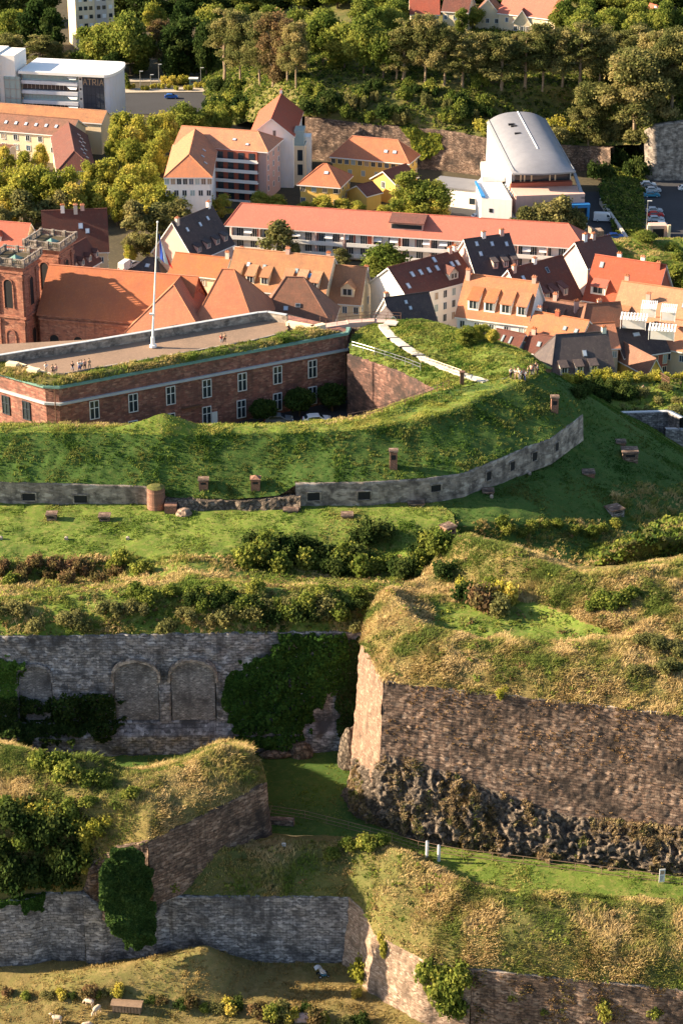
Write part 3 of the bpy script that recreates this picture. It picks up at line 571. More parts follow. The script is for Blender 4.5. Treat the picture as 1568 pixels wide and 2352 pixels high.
# big bastion walls
TB1a = P3([(872, 1365, 35.6), (840, 1430, 35.5), (828, 1478, 35.5), (880, 1565, 35.5)])
FB1a = P3([(872, 1600, 20), (836, 1690, 20), (815, 1790, 20), (872, 1870, 18)])
def below(top, z, off):
    t = np.array(top); return [(x - o[0], y - o[1], z) for (x, y, _), o in zip(top, off)]
_, BVB1a = wall('bastion_wall', 'narrow sunlit brown wall face of the big bastion beside the ivy', TB1a, below(TB1a, 16.5, [(1, 0), (1.2, .2), (1.4, .5), (.6, 1.3)]), 80, 90, 'facewall', .28, .8, seed=8)
TB1 = P3([(880, 1565, 35.5), (1000, 1580, 35.5), (1200, 1602, 35.5), (1400, 1624, 35.5), (1568, 1645, 35.5), (2000, 1700, 35.5)])
FB1 = below(TB1, 16.5, [(.6, 1.3)] + [(0, 1.4)] * 5)
_, BVB1 = wall('bastion_wall', 'huge brown wall face of the big bastion over jagged rock', TB1, FB1, 330, 110, 'bigwall', .11, 2.0, seed=9, cap='concrete')
# casemate walls
def casemate(label, top, foot, openings, nu):
    o, b = wall('casemate_wall', label, top, foot, nu, 12, 'concrete', .04, 1.5, back=1.0)
    for (u, v, w, h) in openings:
        p = hit(u, v, b)
        if p is None: continue
        q = hit(u + 4, v, b) or p + Vector((1, 0, 0)); t = (q - p); t.z = 0
        t = t.normalized() if t.length > .01 else Vector((1, 0, 0)); n = Vector((t.y, -t.x, 0))
        mb = MB(); mb.obox(p + n * .02, t * w / 2, n * .06, Vector((0, 0, h / 2)), 0)
        for sx in (-1, 1): mb.obox(p + t * sx * (w / 2 + .1) + n * .03, t * .1, n * .1, Vector((0, 0, h / 2 + .12)), 1)
        mb.obox(p + Vector((0, 0, h / 2 + .1)) + n * .03, t * (w / 2), n * .12, Vector((0, 0, .08)), 1)
        mb.obox(p - Vector((0, 0, h / 2 + .06)) + n * .05, t * (w / 2 + .05), n * .14, Vector((0, 0, .05)), 1)
        mb.build('embrasure', ['dark', 'concrete'], o)
    return o
tc = P3([(-350, 1107, 34.7), (0, 1105, 34.7), (330, 1117, 34.2), (345, 1122, 34)]);
casemate('stained casemate wall left of the round brick turret', tc, vertical(tc, 31.0), [(67, 1141, 1.7, 1.0), (186, 1146, 1.7, 1.0), (-120, 1141, 1.7, 1.0)], 120)
tc = P3([(678, 1112, 34.7), (784, 1108, 34.8), (834, 1108, 34.8), (984, 1099, 34.8), (1064, 1087, 34.8), (1134, 1059, 34.8), (1209, 1027, 34.8), (1264, 1007, 34.8), (1309, 974, 34.8), (1338, 952, 34.9)])
casemate('long curved casemate wall with square gun openings', tc, [(x + .2, y - .2, 31.0) for x, y, z in tc],
         [(720, 1140, 1.6, 1.1), (836, 1138, 1.6, 1.1), (1000, 1121, 1.4, .9), (1121, 1093, .9, 1.2), (1175, 1070, .9, 1.2), (1226, 1048, .9, 1.2), (1277, 1026, .9, 1.2)], 260)
# rubble footing between the casemate walls
tc = P3([(380, 1148, 32.9), (430, 1150, 32.9), (520, 1152, 32.6), (590, 1150, 32.6), (640, 1142, 33), (690, 1140, 33.2)])
wall('rubble_wall', 'low broken rubble wall right of the round brick turret', tc, [(x, y - 1.0, 31.0) for x, y, z in tc], 120, 20, 'rock', .5, .9, seed=12)
# retaining wall of the court (right side) and its dark doorway
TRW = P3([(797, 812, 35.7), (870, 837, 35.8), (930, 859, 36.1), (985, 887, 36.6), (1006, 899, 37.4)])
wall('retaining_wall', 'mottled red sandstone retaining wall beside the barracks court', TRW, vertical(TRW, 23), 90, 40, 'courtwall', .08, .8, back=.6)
# walls behind the town
TH = P3([(700, 268, -3.6), (840, 284, -4), (1030, 301, -4.2), (1120, 318, -5), (1250, 332, -7), (1350, 337, -9), (1400, 340, -8)])
wall('quarry_wall', 'long grey retaining wall below the wooded hill behind the yellow houses', TH, [(x, y - 2.2, -15.5) for x, y, z in TH], 260, 24, 'bigwall', .6, .25, back=2, seed=14)
TH2 = P3([(1478, 300, -2), (1500, 288, 0), (1700, 262, 3), (2200, 205, 5)])
wall('quarry_wall', 'tall grey wall behind the parked van at the right edge', TH2, [(x + .8, y - 1.5, -15.5) for x, y, z in TH2], 130, 30, 'concrete', .25, .3, back=2, seed=15)
# ------------------------------------------------------------------ the barracks on the citadel
ZR = 36.7
def flat2(l, z): return [tuple(G(u, v, z)) for u, v in l]
BP = flat2([(-230, 793), (104, 890), (135, 892), (797, 768), (800, 757), (755, 744), (655, 722), (592, 716), (-60, 826), (-220, 785)], ZR)
barr = empty('barracks', (0, 0, 0), 0, 'long red sandstone barracks with grassed roof and flat terrace behind the rampart', 'barracks')
mb = MB(); mb.prism(BP, 22, ZR, 0); bw = mb.build('wall', 'sandstone', barr)
def offset(l, d):
    out = []
    for i, p in enumerate(l):
        a = Vector(l[max(i - 1, 0)]); b = Vector(l[min(i + 1, len(l) - 1)]); t = (b - a); t.z = 0; t.normalize()
        n = Vector((t.y, -t.x, 0)); out.append(Vector(p) + n * d)
    return out
FE = BP[:5]
def cornice(name, z0, z1, out, inn, m):
    o, i = offset(FE, out), offset(FE, -inn); b = MB()
    for k in range(len(FE) - 1):
        vs = [(o[k].x, o[k].y, z0), (o[k + 1].x, o[k + 1].y, z0), (o[k + 1].x, o[k + 1].y, z1), (o[k].x, o[k].y, z1),
              (i[k].x, i[k].y, z0), (i[k + 1].x, i[k + 1].y, z0), (i[k + 1].x, i[k + 1].y, z1), (i[k].x, i[k].y, z1)]
        b.mesh(vs, [(0, 1, 2, 3), (3, 2, 6, 7), (1, 0, 4, 5)] + ([(0, 3, 7, 4)] if k == 0 else []) + ([(1, 5, 6, 2)] if k == len(FE) - 2 else []))
    return b.build(name, m, barr)
cornice('gutter', ZR + .02, ZR + .30, .42, .15, 'copper')
cornice('coping', ZR + .305, ZR + .42, .30, .35, 'copper')
cornice('ledge', ZR - 2.55, ZR - 2.2, .38, .02, 'tile_cap')
cornice('moulding', ZR - 2.8, ZR - 2.56, .18, .02, 'sandstone')
A_, B_ = Vector(BP[2]), Vector(BP[3]); bd = (B_ - A_); bd.z = 0; BLn = bd.length; bd.normalize(); bn = Vector((bd.y, -bd.x, 0))
def on_plane(u, v, a, n):
    d = ray(u, v); o = Vector((0, 0, CAMZ)); t = (a - o).dot(n) / d.dot(n); return o + d * t
def casement(parent, c, t, n, w, h, frame='white', glass='glass', name='window', mull=2, trans=.6):
    b = MB(); up = Vector((0, 0, 1)); t = Vector(t); n = Vector(n); c = Vector(c)
    f = .11
    for sx in (-1, 1): b.obox(c + t * sx * (w / 2 - f / 2) + n * .05, t * f / 2, n * .07, up * h / 2)
    for sz in (-1, 1): b.obox(c + up * sz * (h / 2 - f / 2) + n * .05, t * (w / 2 - f), n * .069, up * f / 2)
    b.obox(c + n * .05, t * .06, n * .06, up * (h / 2 - f))
    if trans: b.obox(c + up * (h * (trans - .5)) + n * .05, t * (w / 2 - f), n * .055, up * .05)
    o = b.build(name, frame, parent)
    g = MB(); g.obox(c + n * .01, t * (w / 2 - .03), n * .03, up * (h / 2 - .03)); g.build('pane', glass, o)
    return o
for (u, v) in [(217, 941), (306, 925), (392, 908), (475, 892), (556, 877), (637, 861), (717, 847), (554, 939), (637, 923), (717, 908), (475, 954), (217, 1003), (306, 987), (392, 970)]:
    casement(barr, on_plane(u, v, A_, bn) + bn * .02, bd, bn, 1.5, 2.9)
e1, e0 = Vector(BP[1]), Vector(BP[0]); ed = (e1 - e0); ed.z = 0; ed.normalize(); en = Vector((ed.y, -ed.x, 0))
for (u, v) in [(62, 943), (15, 930)]:
    casement(barr, on_plane(u, v, e1, en) + en * .02, ed, en, 1.5, 2.9, frame='dpanel')
# downpipes and a lamp bracket
mb = MB(); p = on_plane(118, 930, A_, bn)
for q, zz in ((on_plane(128, 930, A_, bn), 0),): mb.bar((q.x, q.y - .15, 24), (q.x, q.y - .15, ZR), .09)
mb.build('downpipe', 'brown_metal', barr)
mb = MB(); q = on_plane(792, 850, A_, bn) + bn * .15; mb.bar((q.x, q.y, 24), (q.x, q.y, ZR), .1); mb.build('downpipe', 'brown_metal', barr)
mb = MB(); q = on_plane(440, 932, A_, bn); mb.obox(q + bn * .3, bd * 1.6, bn * .3, Vector((0, 0, .06))); mb.build('awning', 'brown_metal', barr)
mb = MB(); q = on_plane(493, 962, A_, bn); mb.obox(q + bn * .06, bd * .45, bn * .05, Vector((0, 0, 1.15))); mb.build('door', 'white', barr)
# terrace deck, far parapet, low lit parapet at the left end
dk = flat2([(-100, 795), (60, 843), (122, 864), (400, 815), (574, 784), (655, 764), (668, 742), (652, 736), (592, 738), (400, 769), (70, 838), (-60, 800)], ZR + .55)
mb = MB(); mb.prism([(p[0], p[1]) for p in [dk[0], dk[1], dk[2], dk[3], dk[4], dk[5], dk[6], dk[7], dk[8], dk[9]]], ZR - .5, ZR + .5, 0); mb.build('terrace_floor', 'deck', barr)
def lowwall(name, pts, z0, h, w, m, parent, cap=None):
    b = MB()
    for k in range(len(pts) - 1):
        a, c = Vector(pts[k]), Vector(pts[k + 1]); a.z = c.z = 0; t = (c - a); ln = t.length; t.normalize(); n = Vector((t.y, -t.x, 0))
        b.obox((a + c) / 2 + Vector((0, 0, z0 + h / 2)), t * (ln / 2 + w * .35 * (k > 0)), n * w / 2, Vector((0, 0, h / 2)), 0)
        if cap: b.obox((a + c) / 2 + Vector((0, 0, z0 + h + .06)), t * (ln / 2 + .02), n * (w / 2 + .08), Vector((0, 0, .058)), 1)
    return b.build(name, [m, cap] if cap else m, parent)
par = flat2([(-40, 842), (70, 824), (200, 804), (400, 770), (592, 737), (615, 735), (658, 742)], ZR + .5)
lowwall('parapet', par, ZR - .2, 2.0, .45, 'concrete', barr, 'tile_cap')
lowwall('parapet', flat2([(-90, 795), (0, 826), (62, 845), (122, 866)], ZR + .6), ZR, 1.0, .5, 'w_cream', barr)
lowwall('parapet', flat2([(660, 746), (720, 757), (740, 752)], ZR + .5), ZR - .2, 1.3, 1.0, 'w_cream', barr)
lowwall('kerb', flat2([(122, 866), (400, 817), (574, 786), (657, 766)], ZR + .5), ZR + .05, .75, .3, 'concrete', barr)
for (u, v) in ((30, 838), (78, 852)):
    mb = MB(); q = G(u, v + 8, ZR + .6); mb.obox(q + Vector((0, 0, .0)), Vector((.8, -.3, 0)), Vector((.2, .5, 0)), Vector((0, 0, .9))); mb.build('pier', 'w_cream', barr)
# planted strip of the roof edge
st = [[(u, v, ZR + .42) for u, v in [(-200, 806), (0, 860), (98, 885), (138, 886), (400, 838), (600, 800), (790, 763)]],
      [(u, v, ZR + 1.05) for u, v in [(-170, 796), (30, 845), (112, 868), (160, 868), (400, 823), (600, 785), (740, 757)]],
      [(u, v, ZR + .6) for u, v in [(-150, 790), (40, 836), (118, 864), (160, 860), (400, 817), (590, 782), (690, 752)]]]
o = loft('roof_planting', st, 200, 12, 'grass_mixed', .15, 1.0, 1, kind=None); o.parent = barr
if 'kind' in o: del o['kind']
# flagpole and flag
pb = G(352, 797, ZR + .6); pt = HY(362, 512, pb.y); hh = pt.z - pb.z
fp = empty('flagpole', pb, 0, 'tall white flagpole on the barracks terrace carrying a drooping flag', 'flagpole')
mb = MB(); mb.bar((0, 0, 0), (0, 0, .35), .55, n=12); mb.bar((0, 0, .35), (0, 0, 1.6), .32, n=12, r2=.28); mb.build('base', 'white', fp)
mb = MB(); lean = pt - pb; mb.bar((0, 0, 1.5), lean, .17, n=10, r2=.07); mb.build('pole', 'white', fp)
mb = MB(); mb.bar(lean, lean + Vector((0, 0, .25)), .14, n=8); mb.build('finial', 'white', fp)
mb = MB(); mb.obox(Vector((0, 0, 5.2)) + lean * .0, Vector((.35, 0, 0)), Vector((0, .2, 0)), Vector((0, 0, .12))); mb.build('bracket', 'white', fp)
# drooping tricolour
fv, ff, fm = [], [], []
nu_, nv_ = 13, 22
top = HY(365, 535, pb.y) - pb
for j in range(nv_):
    t = j / (nv_ - 1)
    for i in range(nu_):
        s = i / (nu_ - 1)
        wd = 1.5 * (1 - .25 * t)
        x = top.x + s * wd * (.35 + .65 * t) + .75 * t * s + .05; z = top.z - .1 - t * 3.9 - s * (2.3 * (1 - t * .35))
        y = .28 * math.sin(s * 9 + t * 1.5) * (.4 + t * .4)
        fv.append((x, y, z))
for j in range(nv_ - 1):
    for i in range(nu_ - 1):
        a = j * nu_ + i; ff.append((a, a + 1, a + nu_ + 1, a + nu_)); fm.append(min(2, i * 3 // (nu_ - 1)))
mb = MB(); mb.v = fv; mb.f = ff; mb.m = fm
fl = mb.build('flag', ['flagblue', 'white', 'flagred'], None, smooth=True); fl.location = pb
md = fl.modifiers.new('thickness', 'SOLIDIFY'); md.thickness = .02
tag(fl, 'drooping blue white and red flag hanging from the tall pole', 'flag')

# bridge from the terrace to the lawn
bp1 = flat2([(748, 752), (800, 744), (860, 740), (912, 741)], 36.9)
bp2 = flat2([(735, 744), (795, 736), (860, 732), (920, 735)], 36.9)
br = empty('footbridge', (0, 0, 0), 0, 'low arched footbridge linking the barracks terrace to the green lawn', 'bridge')
mb = MB()
for k in range(3): mb.prism([bp1[k], bp1[k + 1], bp2[k + 1], bp2[k]], 36.3 - .0 * k, 36.9 + .15 * (k == 1))
mb.build('deck', 'w_pink', br)
def railing(name, pts, h, parent, m='brown_metal', step=1.6, rails=2, r=.035, own=None):
    b = MB(); pts = [Vector(p) for p in pts]
    for k in range(len(pts) - 1):
        a, c = pts[k], pts[k + 1]; n = max(1, int((c - a).length / step))
        for i in range(n + (k == len(pts) - 2)):
            p = a.lerp(c, i / n); b.bar(p, p + Vector((0, 0, h)), r, n=5)
        for q in range(rails): z = Vector((0, 0, h * (1 - q * .45) - r * .3)); b.bar(a + z, c + z, r * .9, n=5)
    return b.build(name, m, parent)
railing('railing', [Vector(p) + Vector((0, 0, .1)) for p in bp2], 1.1, br); railing('railing', [Vector(p) + Vector((0, 0, .1)) for p in bp1], 1.1, br)

# white stepped path with dark risers
path = empty('stone_path', (0, 0, 0), 0, 'pale stepped path crossing the green lawn towards the visitors', 'path')
tag(path, kind='structure'); del path['category']
pc = [(878, 748), (887, 762), (903, 778), (930, 798), (962, 818), (990, 834), (1020, 846), (1060, 861), (1096, 872), (1118, 878)]
def ribbon(name, pix, w, m, parent, lift=.07, n=60, th=.12):
    pts = []
    for k in range(len(pix) - 1):
        for q in range(n // (len(pix) - 1) + 1):
            t = q / (n // (len(pix) - 1) + 1); h_ = hit(pix[k][0] + (pix[k + 1][0] - pix[k][0]) * t, pix[k][1] + (pix[k + 1][1] - pix[k][1]) * t)
            if h_: pts.append(h_)
    P_ = np.array([tuple(p) for p in pts])
    for _ in range(12): P_[1:-1] = (P_[:-2] + P_[1:-1] * 2 + P_[2:]) / 4
    t_ = np.gradient(P_, axis=0); t_[:, 2] = 0; t_ /= np.linalg.norm(t_, axis=1, keepdims=True); n_ = np.stack([t_[:, 1], -t_[:, 0], 0 * t_[:, 0]], 1)
    for i in range(len(P_)):
        P_[i, 2] = max(ground_z(P_[i, 0] + n_[i, 0] * s_, P_[i, 1] + n_[i, 1] * s_) for s_ in (-w / 2, 0, w / 2)) + lift
    for _ in range(6): P_[1:-1, 2] = np.maximum(P_[1:-1, 2], (P_[:-2, 2] + P_[1:-1, 2] * 2 + P_[2:, 2]) / 4)
    A1, A2 = P_ - n_ * w / 2, P_ + n_ * w / 2; b_ = MB(); m_ = len(P_)
    b_.thick([tuple(x) for x in A2] + [tuple(x) for x in A1], [(i, i + 1, m_ + i + 1, m_ + i) for i in range(m_ - 1)], th)
    return b_.build(name, m, parent)
ribbon('path_slab', pc, 1.35, 'pathstone', path, .10, 80, .5)
a = hit(1118, 880); b = hit(1045, 890)
for (p, q, r_, s_) in ((884, 746, 912, 744),):
    a, b = hit(p, q), hit(r_, s_)
    if a and b:
        t = b - a; ln = t.length; t.z = 0; t.normalize(); n = Vector((t.y, -t.x, 0)); c = (a + b) / 2
        mb = MB(); mb.obox((c.x, c.y, max(a.z, b.z) + .05), t * ln / 2, n * .8, Vector((0, 0, .1))); mb.build('path_slab', 'pathstone', path)
for (u, v) in ((903, 780), (932, 800), (962, 820)):
    p = hit(u, v)
    if p: mb = MB(); mb.obox(p + Vector((0, 0, .2)), Vector((1.0, 0.1, 0)), Vector((-.02, .16, 0)), Vector((0, 0, .12))); mb.build('step', 'dark', path)
def pfence(label, pix, h=1.1, m='wood', step=1.8, rails=2, r=.05, name='railing', lift=0):
    pts = [hit(u, v) for u, v in pix]; pts = [p + Vector((0, 0, lift)) for p in pts if p]
    o = railing(name, pts, h, None, m, step, rails, r); tag(o, label, 'railing', None, 'thing'); return o
pfence('pale handrail beside the stepped path over the court', [(966, 835), (1000, 845), (1058, 866), (1060, 884)], r=.06, m='w_cream')
pfence('thin railing above the shaded retaining wall', [(808, 800), (860, 815), (930, 838), (965, 852)], m='galv')
pfence('long railing along the sunlit rampart over the car court', [(800, 968), (850, 958), (930, 930), (990, 906), (1030, 890)], m='brown_metal', r=.045)
pfence('low worn railing running along the rampart crest towards the people', [(0, 985), (180, 986), (300, 989)], .9, m='brown_metal', r=.03, step=2.5, rails=1)
p = hit(1060, 884)
if p: mb = MB(); mb.box(-.3, -.3, 0, .3, .3, 1.9); mb.box(-.4, -.4, 1.9, .4, .4, 2.05); o = mb.build('stone_post', 'brown_metal'); o.location = p; tag(o, 'dark square post standing at the bend of the pale path', 'post')

# brick turret, chimneys and vents of the casemates
def stack(label, u, v, w, h, m='brickwall', capw=.12, z=None, rz=0, peak=False, dark=True, name='vent_chimney', group='ventilation stacks of the casemates', d=None):
    p = hit(u, v) if z is None else G(u, v, z)
    if p is None: return
    d = d or w
    r = empty(name, p - Vector((0, 0, .1)), rz, label, 'chimney', group)
    b = MB(); b.box(-w / 2, -d / 2, -.6, w / 2, d / 2, h); b.build('shaft', m, r)
    b = MB(); b.box(-w / 2 - capw, -d / 2 - capw, h + .002, w / 2 + capw, d / 2 + capw, h + .16)
    if peak: b.mesh([(-w / 2, -d / 2, h + .16), (w / 2, -d / 2, h + .16), (w / 2, d / 2, h + .16), (-w / 2, d / 2, h + .16), (0, 0, h + .55)], [(0, 1, 4), (1, 2, 4), (2, 3, 4), (3, 0, 4)])
    b.build('cap', 'brickwall' if peak else 'bigwall', r)
    if dark:
        b = MB(); b.box(-w * .3, -d / 2 - .02, h * .55, w * .3, -d / 2 + .05, h * .82); b.build('vent_slot', 'dark', r)
    return r
stack('squat brick vent low on the green rampart left of the peaked one', 468, 1117, 1.2, 1.1)
stack('small brick vent with a sunlit peaked cap on the rampart', 587, 1117, 1.2, 1.2, peak=True)
stack('tall slim brick chimney halfway up the dark rampart slope', 903, 1072, 1.0, 2.4)
stack('tall chimney near the right end of the rampart below the visitors', 1272, 944, 1.0, 2.2)
stack('grey box vent on the sunny lawn, left of its twin', 120, 1193, 1.25, .9, m='bigwall')
stack('low grey box vent on the sunny lawn right of the taller one', 241, 1194, 1.35, .7, m='bigwall')
stack('flat dark vent against the foot of the casemate wall', 668, 1172, 1.8, .35, m='bigwall', dark=False)
stack('flat brown vent in the dark lawn under the gun openings', 797, 1187, 1.4, .4, m='brickwall', dark=False)
stack('wide flat vent at the wall foot under the boarded opening', 955, 1156, 2.0, .35, m='bigwall', dark=False)
stack('small flat vent right of the wide one at the wall foot', 1120, 1130, 1.4, .3, m='bigwall', dark=False)
stack('large stone vent on the dark slope near the outer edge', 1444, 1052, 2.2, 1.3, m='bigwall')
stack('low brown vent on the dark lawn near the outer edge', 1350, 1088, 1.6, .35, m='brickwall', dark=False)
stack('small mound shaped vent high on the dark right slope', 1424, 1018, 1.3, .35, m='brickwall', dark=False)
stack('dark square concrete box low on the right bank', 1410, 1178, 1.9, .8, m='greywall', rz=.5)
stack('leaning brick chimney stub above the dark bushes', 1028, 1228, 1.5, 1.3, rz=.6)
for i, (u, v, l) in enumerate([(153, 1239, 'tiny stone marker on the lawn below the grey vents'), (294, 1239, 'tiny stone marker at the right on the sunny lawn'), (3, 1238, 'tiny stone marker at the left edge of the sunny lawn'), (1128, 1143, 'small dark marker below the curved wall'), (1215, 1090, 'small marker on the dark lawn near the wall end')]):
    p = hit(u, v); b = MB(); b.box(-.22, -.2, -.2, .22, .2, .3); b.mesh([(-.22, -.2, .3), (.22, -.2, .3), (.22, .2, .3), (-.22, .2, .3), (0, 0, .48)], [(0, 1, 4), (1, 2, 4), (2, 3, 4), (3, 0, 4)])
    o = b.build('marker_stone', 'concrete'); o.location = p; tag(o, l, 'marker', 'stone markers on the lawn')
# round brick turret
p = G(359, 1172, 31.4) + Vector((0, .6, 0))
tr = empty('brick_turret', p, 0, 'round brick turret stub in the casemate wall under the grass', 'turret')
b = MB(); b.bar((0, 0, -.5), (0, 0, 3.1), 1.25, n=28, r2=1.15); o = b.build('wall', 'brickwall', tr)
b = MB(); b.bar((0, 0, 3.1), (0, 0, 3.35), 1.2, n=28, r2=.6); b.build('cap', 'grass_mixed', tr)
p = hit(393, 1176); b = MB(); b.box(-.8, -.7, -.3, .8, .9, 1.15); o = b.build('brick_pier', 'brickwall'); o.location = p; tag(o, 'square broken brick pier at the right foot of the turret', 'pier')
p = hit(423, 1180)
def boulder(name, p, r, label, m='rock', seed=0, sq=(1, 1, .7), cat='boulder', group=None):
    bm = bmesh.new(); bmesh.ops.create_icosphere(bm, subdivisions=3, radius=1)
    for v_ in bm.verts:
        c = v_.co; k = 1 + .35 * float(fbm(np.array(c.x * 1.3 + seed), np.array(c.y * 1.3 + c.z * 1.7), seed)); v_.co = Vector((c.x * k * r * sq[0], c.y * k * r * sq[1], c.z * k * r * sq[2]))
    me = bpy.data.meshes.new(name); bm.to_mesh(me); bm.free(); me.materials.append(M[m]); uvs(me)
    o = bpy.data.objects.new(name, me); COL.objects.link(o); o.location = p; tag(o, label, cat, group); return o
boulder('boulder', p, 1.1, 'sunlit block of fallen masonry on the lawn by the turret', 'pinkwall', 3)
# right side wall with pale coping
rw = flat2([(1388, 950), (1533, 946), (1560, 960)], 14.5); base = [(x, y, 4) for x, y, z in rw]
wall('coping_wall', 'dark stained wall with pale coping right of the green slope', rw, base, 60, 30, 'greywall', .05, 1, back=.9, cap='tile_cap')
rw = flat2([(1528, 986), (1640, 985)], 12.5); wall('coping_wall', 'gateway wall with pale coping at the right edge', rw, [(x, y, 3) for x, y, z in rw], 40, 24, 'greywall', .05, 1, back=.9, cap='tile_cap')
pfence('rusty wire fence panel on the sunny bank at right', [(1514, 876), (1535, 890), (1562, 893)], 1.8, 'brown_metal', 1.2, 2, .05)
# the rock that carries the citadel behind the barracks
rk = flat2([(-60, 822), (200, 780), (592, 712), (655, 720), (760, 742), (900, 738)], 36)
o, _ = wall('cliff', 'rock face of the citadel behind the barracks', [(x, y + 1, 35.5) for x, y, z in rk][::-1], [(x, y + 6, -16) for x, y, z in rk][::-1], 80, 30, 'rock', .8, .3, back=1)
tag(o, kind='structure'); del o['category']; del o['label']

# notice boards and posts in the ditch
def board(label, u, v, h, w, rz=0, m='white', th=.06, legs=True, name='notice_board', mark=True):
    p = hit(u, v); r = empty(name, p, rz, label, 'notice board' if name == 'notice_board' else 'post', 'boards and posts in the ditch')
    b = MB(); b.box(-w / 2, -th / 2, .12 if legs else -.1, w / 2, th / 2, h); b.build('panel', m, r)
    if legs:
        for s in (-1, 1): b = MB(); b.bar((s * (w / 2 - .05), 0, -.2), (s * (w / 2 - .05), 0, .13), .035); b.build('leg', 'galv', r)
    if mark:
        b = MB(); b.box(-w * .36, -th / 2 - .012, h * .62, w * .36, -th / 2 - .002, h * .9); b.build('picture', 'c_tan', r)
        b = MB()
        for k in range(6): b.box(-w * .36, -th / 2 - .012, h * (.2 + .06 * k), w * (.1 + .04 * ((k * 7) % 6)), -th / 2 - .002, h * (.225 + .06 * k))
        b.build('text_lines', 'c_grey', r)
    return r
board('tall white notice board on the path below the bastion', 1518, 2028, 1.75, .62, .15)
board('small white board standing on the dark grass slope', 652, 1946, .55, .42)
for u, l in ((980, 'left one of two slim white posts by the rock'), (1007, 'right one of two slim white posts by the rock')):
    p = hit(u, 1968 + (u - 980) * .35); b = MB(); b.bar((0, 0, -.2), (0, 0, 2.0), .17, n=10); r = empty('marker_post', p, 0, l, 'post', 'boards and posts in the ditch'); b.build('post', 'white', r); b = MB(); b.bar((0, 0, 2.0), (0, 0, 2.1), .18, n=10, r2=.05); b.build('cap', 'galv', r)
pfence('wire fence along the foot of the big bastion in the ditch', [(622, 1868), (700, 1880), (800, 1905), (900, 1932), (960, 1950), (1060, 1968), (1200, 1985), (1380, 2008), (1568, 2032)], 1.0, 'wood', 2.6, 3, .03, lift=0)
p = hit(645, 1893); b = MB(); b.box(-1.5, -.35, -.2, 1.5, .35, .75); o = b.build('stone_block', 'bigwall'); o.location = p; o.rotation_euler.z = -.1; tag(o, 'long stone block lying beside the lunette corner', 'stone block')
# hay feeder on the field
p = hit(293, 2322)
fd = empty('feed_trough', p, -.12, 'weathered wooden trough standing on the dry grass near the sheep', 'trough')
b = MB()
for k in range(9): b.box(-1.5 + k * .335, -.46, .1, -1.22 + k * .335, -.40, 1.0); b.box(-1.5 + k * .335, .40, .1, -1.22 + k * .335, .46, 1.0)
b.box(-1.5, -.40, .1, -1.44, .40, 1.0); b.box(1.44, -.40, .1, 1.5, .40, 1.0); b.box(-1.44, -.4, .12, 1.44, .4, .2); b.build('sides', 'wood', fd)
b = MB(); b.thick([(-1.65, -.6, 1.02), (1.65, -.6, 1.02), (1.65, 0, 1.18), (-1.65, 0, 1.18), (1.65, .6, 1.02), (-1.65, .6, 1.02)], [(0, 1, 2, 3), (3, 2, 4, 5)], .05); b.build('lid', 'wood', fd)
for x in (-1.4, 1.4):
    for y in (-.38, .38): b = MB(); b.bar((x, y, -.2), (x, y, .15), .07); b.build('leg', 'wood', fd)
p = hit(697, 2342); b = MB(); b.box(-.9, -.5, -.2, .9, .5, .55); b.thick([(-1, -.6, .57), (1, -.6, .57), (1, .6, .62), (-1, .6, .62)], [(0, 1, 2, 3)], .05); o = b.build('wooden_box', 'w_pink'); o.location = p; tag(o, 'low pinkish stone box at the bottom edge among the weeds', 'box')
